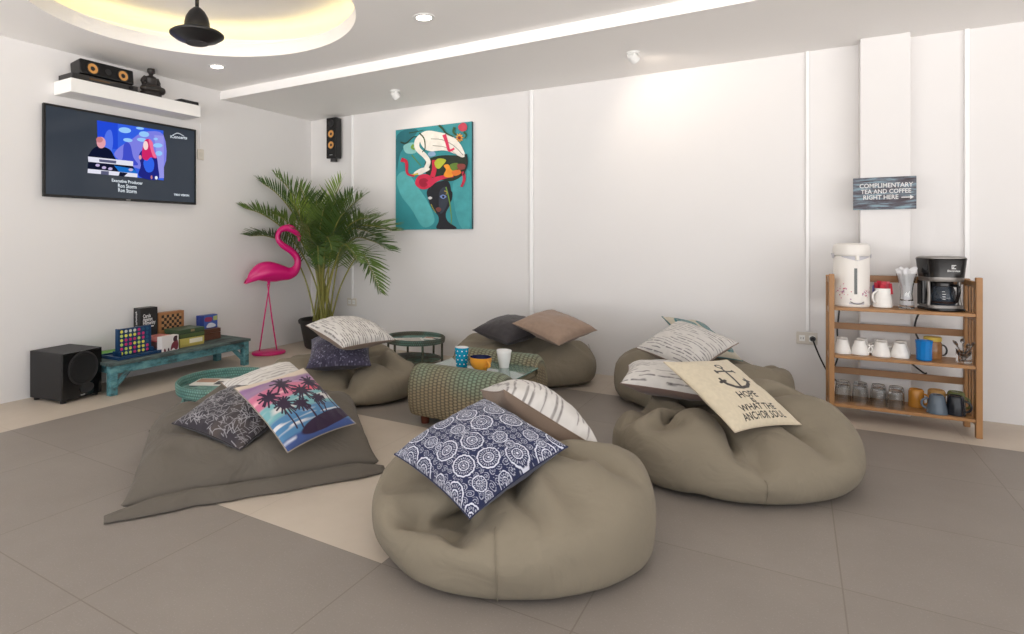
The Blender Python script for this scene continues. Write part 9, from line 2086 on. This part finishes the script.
    [65,53,135,-11,17,-10,0,-14,18,-20,10,-1,-18,-8,0,-19,-1,-12,-13,3,-15,-10,9,-15,-7,12,-12,-6,16,-7,-5,17,-5,-5,10,-9,-10,-9,-8,-10,-11,-3,-5,-5,11,-3,-9,11,-4,-11,12,-9,-16,5,-12,-17,-3,-16,-9,-11,-8,-11,3,2,-15,18,8,-20,7,11,-20,-1,14,-16,8,13,-9,7,17,-13,-10,19,-4,-3,20,-3,2,20,4,-5,19,2,5,17,5,-7,10,3,-14,6,2,-15,3,1,-13,6,5,-13,2,1,14,11,7,5,-5,6,16,5,12,15,6,15,12,12,7,-2,14,-4,-13,2,13,6,-11,14,16,-14,18,7],
    [46,35,109,-1,5,3,-5,2,4,-16,7,0,2,15,-2,-12,10,-4,-12,11,-5,-8,10,-8,-6,10,-9,-5,7,-11,-7,-1,-9,-10,-7,1,-10,-6,-1,-3,1,-10,-7,-8,-3,-1,-7,11,-4,-10,8,-12,-8,-3,-11,-12,-3,-7,-12,-4,-3,-8,14,2,-10,15,6,-17,5,9,-15,1,8,-9,12,12,-10,0,15,-8,-1,15,-4,2,16,-1,3,16,1,0,9,0,-12,6,0,-13,6,2,-9,5,4,-8,6,2,-7,5,4,-8,7,3,3,7,4,8,10,5,2,-6,6,9,-1,8,11,6,11,7,10,-5,-11,9,4,-3,-11,6,12,-15,9,8],
    [60,56,82,-6,9,3,-13,3,4,-11,1,-3,-7,6,-2,-8,3,-5,-4,10,-3,-6,2,-3,-5,2,-8,-8,-4,0,-8,-4,0,-4,2,-7,-5,-6,6,-3,0,-9,-6,-3,2,-4,-3,-8,-5,-8,2,-5,-5,6,-4,-5,5,-4,-12,-2,-2,-2,12,0,-11,5,5,-6,10,5,-7,8,8,-7,7,9,-8,4,11,-5,0,12,-3,2,6,-5,-7,10,0,-5,0,-3,-10,10,4,3,7,3,-7,4,1,-5,0,0,-8,5,2,1,2,1,-6,7,5,1,7,2,-1,6,1,-6,2,7,5,3,7,7,4,10,5,5,5,-4,2,7,2,-4,5,5],
    [42,60,51,-4,4,4,-3,4,-5,-6,4,0,-8,-2,1,-5,3,-4,-10,-1,0,-5,-1,5,-3,-3,1,-2,-3,-4,-3,2,4,-2,-1,2,-2,-2,-4,-1,-1,4,-3,-5,-5,-1,2,8,-2,-3,-7,-2,-8,-2,-3,2,6,-1,-6,0,-1,-4,6,0,-8,5,-1,-3,-2,2,-7,4,4,-3,7,8,-3,3,3,-5,-2,6,0,1,7,0,-3,3,-2,-3,6,3,0,2,-3,-8,3,5,5,2,-2,-9,2,6,4,1,-3,-8,3,5,3,-3,-3,-8,7,4,-2,5,1,6,-1,4,-7,4,2,4,4,7,0,3,7,1,0,2,-6,0,7,7],
    [15,44,61,-2,1,-1,0,3,0,1,0,-4,-1,2,-1,-5,-2,2,4,1,-3,-4,2,1,-2,-3,-2,2,1,-2,-3,0,-2,-1,1,3,-2,-4,-3,3,0,2,-1,-2,0,1,2,2,2,-1,3,-3,-4,-2,0,0,2,2,4,0,2,1,3,1,1,1,1,-2,1,-4,-2,-3,0,-4,0,6,3,3,-3,-2,-3,1,1,-1,3,0,1,-3,-4,-3,-1,2,0,2,-3,-2,1,-1,1,0,2,-3,0,-3,-1,2,3,0,3,-3,1,-1,5,-1,2,0,1,0,2,3,-2,-2,2,2,4,-3,-1,-2,4,-2,-1,3,2,3,-3,1,4,-1]])


def floor_cushion(xy, steps):
    """a big square sack sewn from two panels, a flat border standing out along its front edge"""
    t = thing('floor_cushion', 'large flat grey brown floor cushion with pointed corners at the front left', 'floor cushion', (xy[0], xy[1], 0))
    G = cage(steps)
    N = len(G)
    vs = [tuple(p) for p in G.reshape(-1, 3)]
    idx = np.arange(N * N).reshape(N, N)
    f = [(i * N + j, i * N + j + 1, (i + 1) * N + j + 1, (i + 1) * N + j) for i in range(N - 1) for j in range(N - 1)]
    for i in range(1, N - 1):
        for j in range(1, N - 1):
            idx[i, j] = len(vs)
            vs.append((G[i, j, 0], G[i, j, 1], 0.004))
    f += [tuple(int(q) for q in (idx[i + 1, j], idx[i + 1, j + 1], idx[i, j + 1], idx[i, j])) for i in range(N - 1) for j in range(N - 1)]
    body = MB().add(vs, f).build('body', dark_m, t, angle=180)
    ss = body.modifiers.new('Subdivision', 'SUBSURF')
    ss.levels = ss.render_levels = 1
    line = [np.array(q) for q in catmull([G[0, j] for j in range(N)], 2)]
    tdir = (line[-1] - line[0]) / np.linalg.norm(line[-1] - line[0])
    outv = np.array([tdir[1], -tdir[0], 0])
    K, m_ = 6, len(line)
    line = [p - tdir * (0.035 * max(0.0, 1 - j / 12) ** 2) for j, p in enumerate(line)]
    bv, bf = [], []
    for j, p in enumerate(line):
        wav = 0.010 * math.sin(j * 0.20) + 0.007 * math.sin(j * 0.43 + 1)
        end = min(1.0, 0.25 + j / 9) * min(1.0, 0.35 + (m_ - 1 - j) / 9)
        for k in range(K):
            s = k / (K - 1)
            q = p + outv * (0.062 + wav * 0.4) * s * (0.45 + 0.55 * end)
            bv.append((q[0], q[1], max(0.007, p[2] * end * (1 - s ** 1.3) + 0.007 + wav * 0.5 * s * (1 - s))))
    for j in range(m_ - 1):
        bf += [(j * K + k, j * K + k + 1, (j + 1) * K + k + 1, (j + 1) * K + k) for k in range(K - 1)]
    o = MB().add(bv, bf).build('border', dark_m, t, angle=180)
    sd = o.modifiers.new('Solidify', 'SOLIDIFY')
    sd.thickness = 0.008
    sd.offset = 0
    MB().tube([np.array(bv[j * K]) + np.array([0, 0, 0.002]) for j in range(m_)], 0.0035, n=6).build('seam', dark_m, t)


floor_cushion((-2.57, 2.375), [
    [55,-462,24,9,23,0,11,22,0,10,23,0,11,21,0,12,22,0,9,23,0,9,20,0,18,16,0,15,19,0,16,18,0,12,21,0,13,20,0,13,20,0,14,20,0,13,20,0,12,21,0,12,21,0,12,20,0,13,20,0,13,20,0,13,20,0,14,20,0,13,19,0,14,19,0,14,19,0,15,17,0],
    [40,-443,24,10,25,11,11,21,7,11,22,5,11,22,3,10,22,1,12,22,2,12,21,5,12,21,5,12,21,5,8,21,-8,4,19,-7,15,19,3,18,15,9,20,11,8,16,17,4,13,21,-2,12,21,-4,12,20,-4,14,20,-2,13,20,-2,13,20,-4,13,20,-5,13,19,-5,14,19,-4,14,19,-6,14,18,-14],
    [24,-425,27,10,26,18,10,22,8,11,22,7,10,22,6,12,22,4,11,21,4,11,21,-1,12,21,0,14,20,-1,10,10,12,20,8,4,9,19,-4,14,20,9,13,21,2,12,21,1,12,21,-4,13,20,-2,13,20,-4,12,21,-4,13,19,-4,13,20,-4,13,19,-6,14,19,-4,14,19,-7,13,17,-10,17,19,-21],
    [7,-408,29,11,27,26,10,23,10,10,22,11,10,23,5,11,20,2,12,21,-3,11,21,0,14,17,-1,15,18,6,16,14,-2,18,3,6,1,24,7,11,20,4,14,21,3,12,20,1,13,21,-1,12,21,-2,13,19,-1,14,20,-2,12,19,-4,14,19,-5,13,19,-5,14,19,-6,14,18,-8,14,17,-14,17,20,-27],
    [-10,-392,31,11,28,34,10,22,18,10,23,9,11,21,-4,11,21,-4,13,19,8,14,18,8,14,18,4,13,18,-9,15,10,-13,16,14,14,5,21,-9,12,20,9,9,19,11,12,21,3,12,20,0,12,20,6,13,20,-1,13,20,-3,13,19,-5,14,19,-3,13,19,-5,14,18,-6,14,18,-9,15,18,-17,17,19,-36],
    [-27,-375,33,10,24,46,10,25,16,11,24,3,12,21,-5,11,21,3,14,16,15,12,19,-1,14,15,-15,12,17,-8,17,14,-1,12,17,13,11,19,1,7,20,-3,11,19,12,11,19,9,11,21,-5,13,20,4,13,19,0,13,20,3,14,19,-3,14,19,0,13,18,-5,13,18,-7,15,19,-10,17,19,-17,15,17,-45],
    [-44,-358,31,8,23,52,13,27,11,11,23,2,11,20,6,13,16,15,13,18,-10,12,19,-7,13,18,-12,14,18,0,15,16,-1,12,16,12,15,19,2,4,18,-6,8,19,16,13,20,4,12,18,11,13,20,-3,11,20,-4,13,19,-1,14,19,6,14,19,-3,14,18,-4,14,18,-6,15,19,-11,16,18,-19,16,18,-49],
    [-62,-342,30,9,23,51,12,27,13,13,21,10,12,18,14,12,19,-10,12,18,-12,13,18,-4,13,20,4,15,18,0,13,19,-8,11,15,15,16,18,6,10,19,-13,10,19,-2,8,18,19,8,17,16,13,20,3,14,19,-4,11,20,-8,14,19,3,14,18,1,14,18,-7,14,19,-3,17,19,-8,16,18,-20,14,17,-54],
    [-80,-326,28,8,21,58,14,28,14,13,19,13,13,18,-9,12,21,-6,12,20,-4,14,18,7,12,21,0,13,16,-8,13,15,8,14,20,2,13,18,9,10,18,-10,13,20,-8,9,17,9,6,17,17,12,19,12,14,19,2,15,19,0,11,19,-10,13,19,-5,14,18,0,14,18,-7,17,19,-4,19,20,-17,12,16,-60],
    [-97,-311,27,7,20,59,14,25,22,14,23,-1,13,19,-9,13,21,5,15,17,9,11,20,-4,12,19,-10,13,18,-5,12,17,12,14,18,8,13,19,3,11,18,-11,12,19,-7,11,19,-3,13,19,12,4,14,17,13,20,7,13,18,6,13,19,-7,14,19,-5,15,18,0,14,19,-11,16,19,-4,19,21,-16,12,15,-64],
    [-115,-295,26,5,14,69,17,30,15,14,21,-8,16,19,13,13,21,2,11,19,-4,14,19,-2,11,20,-9,13,19,-6,13,19,7,13,17,14,11,16,0,11,19,-8,12,20,-11,14,20,-2,13,18,3,3,14,23,12,18,5,14,19,7,14,18,1,13,19,1,14,19,-7,14,18,-11,17,20,-7,20,21,-15,11,14,-66],
    [-134,-280,26,6,15,69,18,30,13,16,22,0,14,19,12,15,19,9,10,19,-11,14,20,-4,11,19,-10,12,20,-3,14,19,9,12,15,15,10,17,-2,12,19,-9,13,20,-9,12,19,-10,13,20,2,5,14,15,11,17,9,15,19,2,12,18,12,14,18,7,14,19,-10,15,19,-10,18,21,-9,20,22,-16,10,12,-67],
    [-151,-264,25,5,13,72,19,30,9,17,21,15,14,22,7,14,20,5,12,19,-8,12,18,-12,11,19,-6,13,19,7,13,20,4,13,12,12,11,21,0,9,18,-16,13,21,-7,14,19,-6,14,20,-3,10,16,5,4,13,16,14,17,13,14,20,3,13,19,6,15,19,-3,15,20,-11,18,20,-11,21,23,-19,9,12,-67],
    [-170,-249,25,5,12,71,20,27,21,17,25,6,15,22,0,14,21,7,15,20,2,9,17,-17,13,20,-8,13,19,4,13,15,16,14,17,8,12,17,-16,7,20,-3,13,21,-5,14,19,-7,11,18,-13,10,17,14,9,13,23,11,17,-1,12,19,8,14,20,7,16,20,2,15,20,-13,18,20,-15,21,24,-18,9,11,-68],
    [-188,-234,24,5,11,72,20,28,21,18,25,8,15,22,3,15,22,1,14,20,3,13,18,-10,9,19,-10,14,17,8,15,15,13,15,19,6,11,19,-10,7,15,-22,9,20,-8,16,19,-10,10,14,12,7,19,12,11,19,13,13,14,-9,13,20,6,15,21,6,14,19,6,17,22,2,18,21,-16,20,22,-24,9,12,-68],
    [-206,-219,24,5,11,74,21,29,16,17,23,17,16,23,2,15,20,-2,14,20,-7,14,17,-13,13,19,1,11,20,12,15,18,7,16,17,-2,14,19,6,10,18,-14,5,17,-22,11,19,-10,9,12,14,11,18,2,8,19,17,14,17,-9,13,19,7,16,20,-4,15,19,7,14,22,14,18,22,-18,21,23,-22,10,12,-68],
    [-225,-205,23,7,13,72,22,30,17,16,21,21,16,23,7,15,20,-10,15,20,-8,16,16,-6,13,20,-2,15,19,-1,12,19,7,14,18,9,15,17,-5,11,21,2,8,18,-14,7,17,-17,9,9,-1,16,20,-2,9,20,14,8,17,16,13,18,-13,14,21,9,13,16,6,16,23,4,20,24,-4,22,25,-25,8,11,-71],
    [-244,-192,21,8,15,71,22,29,21,17,22,22,17,23,4,16,20,-8,15,18,-11,15,18,-12,15,17,-1,14,20,5,15,20,5,14,21,3,13,14,12,10,20,-11,9,20,-1,11,19,-12,7,8,-5,11,19,-14,10,15,14,15,20,1,9,13,21,12,22,7,13,22,-2,15,22,-10,20,26,1,22,25,-25,10,13,-70],
    [-264,-179,17,9,16,70,23,28,21,17,23,16,17,22,3,16,19,-5,16,18,-13,16,19,1,15,17,9,14,21,1,14,20,4,14,21,2,17,15,14,7,17,-15,11,22,-7,17,16,11,6,16,-16,4,15,-23,12,17,7,12,17,11,9,13,19,12,22,2,14,22,-3,15,23,-13,20,26,-6,23,26,-20,11,14,-65],
    [-283,-165,14,9,15,64,22,26,22,18,24,11,18,20,-3,16,20,-3,16,21,5,17,19,8,16,15,12,13,22,-2,14,20,4,17,16,10,15,20,7,9,18,-12,13,20,-1,14,19,-3,7,16,-15,4,15,-23,13,19,-3,9,14,15,9,14,20,12,22,-12,14,21,-2,17,25,-4,19,25,-14,20,25,-21,15,18,-55],
    [-303,-152,11,12,17,54,18,23,24,20,24,6,18,21,1,17,21,3,17,20,11,18,18,16,15,16,13,14,20,3,15,21,1,17,18,9,12,17,1,15,20,-1,13,20,-7,11,20,-9,12,19,-9,6,16,-23,6,15,-16,14,18,14,4,11,17,12,22,-17,15,23,-2,17,24,-2,18,24,-15,20,27,-20,16,19,-47],
    [-323,-140,9,15,20,43,16,21,23,20,23,9,18,22,5,18,19,10,18,21,12,18,15,20,16,19,17,16,16,10,16,20,6,16,20,6,13,21,-2,14,22,-6,13,20,-8,10,20,-15,9,13,-22,6,20,-13,14,18,-7,14,17,0,6,15,9,10,18,0,13,24,-11,16,25,-10,17,24,-16,20,28,-16,16,19,-41],
    [-343,-127,6,19,21,33,15,21,20,16,20,18,20,21,8,19,18,15,18,18,17,17,19,18,18,18,23,16,19,12,14,22,1,16,20,-3,14,19,-12,13,22,-1,13,22,-5,9,16,-17,18,19,-1,12,20,-12,10,19,-24,10,16,-2,2,12,11,14,23,-5,14,24,-17,16,25,-11,17,26,-14,16,23,-18,18,22,-30],
    [-363,-114,6,20,22,23,20,21,14,13,19,19,16,18,19,19,19,16,18,19,16,18,19,16,18,19,16,18,18,10,20,16,-8,11,23,1,11,23,2,15,21,-5,13,21,-4,14,21,-6,13,20,-9,12,13,-22,10,13,-5,9,21,5,11,23,-8,11,24,-6,15,24,-15,15,23,-15,15,23,-16,17,25,-14,18,23,-23],
    [-384,-102,6,19,22,15,23,22,11,16,19,14,11,18,19,17,20,17,17,19,16,20,17,10,21,15,8,20,17,6,15,21,1,15,20,-3,18,19,-6,16,19,-5,11,23,-4,16,20,-8,13,20,-7,4,23,3,18,20,-8,14,20,-4,6,25,-2,12,24,-5,12,25,-11,15,20,-16,15,22,-15,15,22,-12,18,25,-14],
    [-404,-89,6,18,20,6,19,21,10,15,20,12,13,21,15,16,21,14,14,21,16,19,17,8,17,20,16,19,19,13,18,19,4,17,20,-2,16,20,-4,16,20,-6,16,20,3,15,22,-3,14,22,-2,13,23,-6,12,22,-13,13,23,-9,13,22,-5,14,22,-14,13,21,-11,16,19,-15,15,21,-11,15,23,-10,16,23,-6],
    [-425,-78,6,16,21,0,16,22,0,15,21,0,16,22,0,16,21,0,17,20,0,16,21,1,17,21,1,16,20,1,16,21,0,16,21,0,16,21,1,16,21,0,16,21,0,15,22,0,16,21,0,15,22,0,15,21,-1,15,22,-1,15,22,0,15,21,-1,15,22,-1,16,21,0,17,20,0,16,21,0,15,21,0]])

# ------------------------------------------------------------------ daylight and camera
wd = bpy.data.worlds.new('sky')
SC.world = wd
wd.use_nodes = True
_w = wd.node_tree
bg = _w.nodes['Background']
_tc = _w.nodes.new('ShaderNodeTexCoord')
_sp = _w.nodes.new('ShaderNodeSeparateXYZ')
_rp = _w.nodes.new('ShaderNodeValToRGB')          # overcast sky above; brighter lower half added to light the ceiling
_rp.color_ramp.elements[0].position = 0.49
_rp.color_ramp.elements[0].color = (3.0, 2.9, 2.82, 1)
_rp.color_ramp.elements[1].position = 0.51
_rp.color_ramp.elements[1].color = (0.86, 0.89, 0.94, 1)
_mr = _w.nodes.new('ShaderNodeMapRange')
_mr.inputs[1].default_value = -1
_w.links.new(_tc.outputs['Generated'], _sp.inputs[0])
_w.links.new(_sp.outputs[2], _mr.inputs[0])
_w.links.new(_mr.outputs[0], _rp.inputs[0])
_w.links.new(_rp.outputs[0], bg.inputs[0])
bg.inputs[1].default_value = 2.02


def portal(loc, rot, sx, sy):
    l = bpy.data.lights.new('opening', 'AREA')
    l.shape = 'RECTANGLE'
    l.size, l.size_y = sx, sy
    l.cycles.is_portal = True
    o = bpy.data.objects.new('opening', l)
    COL.objects.link(o)
    o.location = loc
    o.rotation_euler = rot


portal(((XL + XR) / 2, YF + 0.0, 1.33), (PI / 2, 0, 0), XR - XL, 2.62)
portal((XR, (YF + 2.2) / 2, 1.29), (PI / 2, 0, PI / 2), 2.2 - YF, 2.56)

cam = bpy.data.cameras.new('camera')
cam.sensor_fit = 'HORIZONTAL'
cam.sensor_width = 36.0
cam.lens = 596.88 / 1024 * 36.0
cam.shift_x = (512 - 420) / 1024
cam.shift_y = (238 - 317) / 1024
cam.clip_start = 0.05
co = bpy.data.objects.new('camera', cam)
COL.objects.link(co)
co.location = (0, 0, 1.2)
co.rotation_euler = (PI / 2, 0, TH)
SC.camera = co

SC.view_settings.view_transform = 'Standard'
SC.view_settings.look = 'None'
SC.view_settings.gamma = 1.0
SC.view_settings.use_curve_mapping = False
SC.view_settings.exposure = 0.0
SC.cycles.use_denoising = True
SC.cycles.denoiser = 'OPENIMAGEDENOISE'
SC.cycles.max_bounces = 14
SC.cycles.transmission_bounces = 12
SC.cycles.transparent_max_bounces = 12
SC.cycles.diffuse_bounces = 6
SC.cycles.sample_clamp_indirect = 6.0
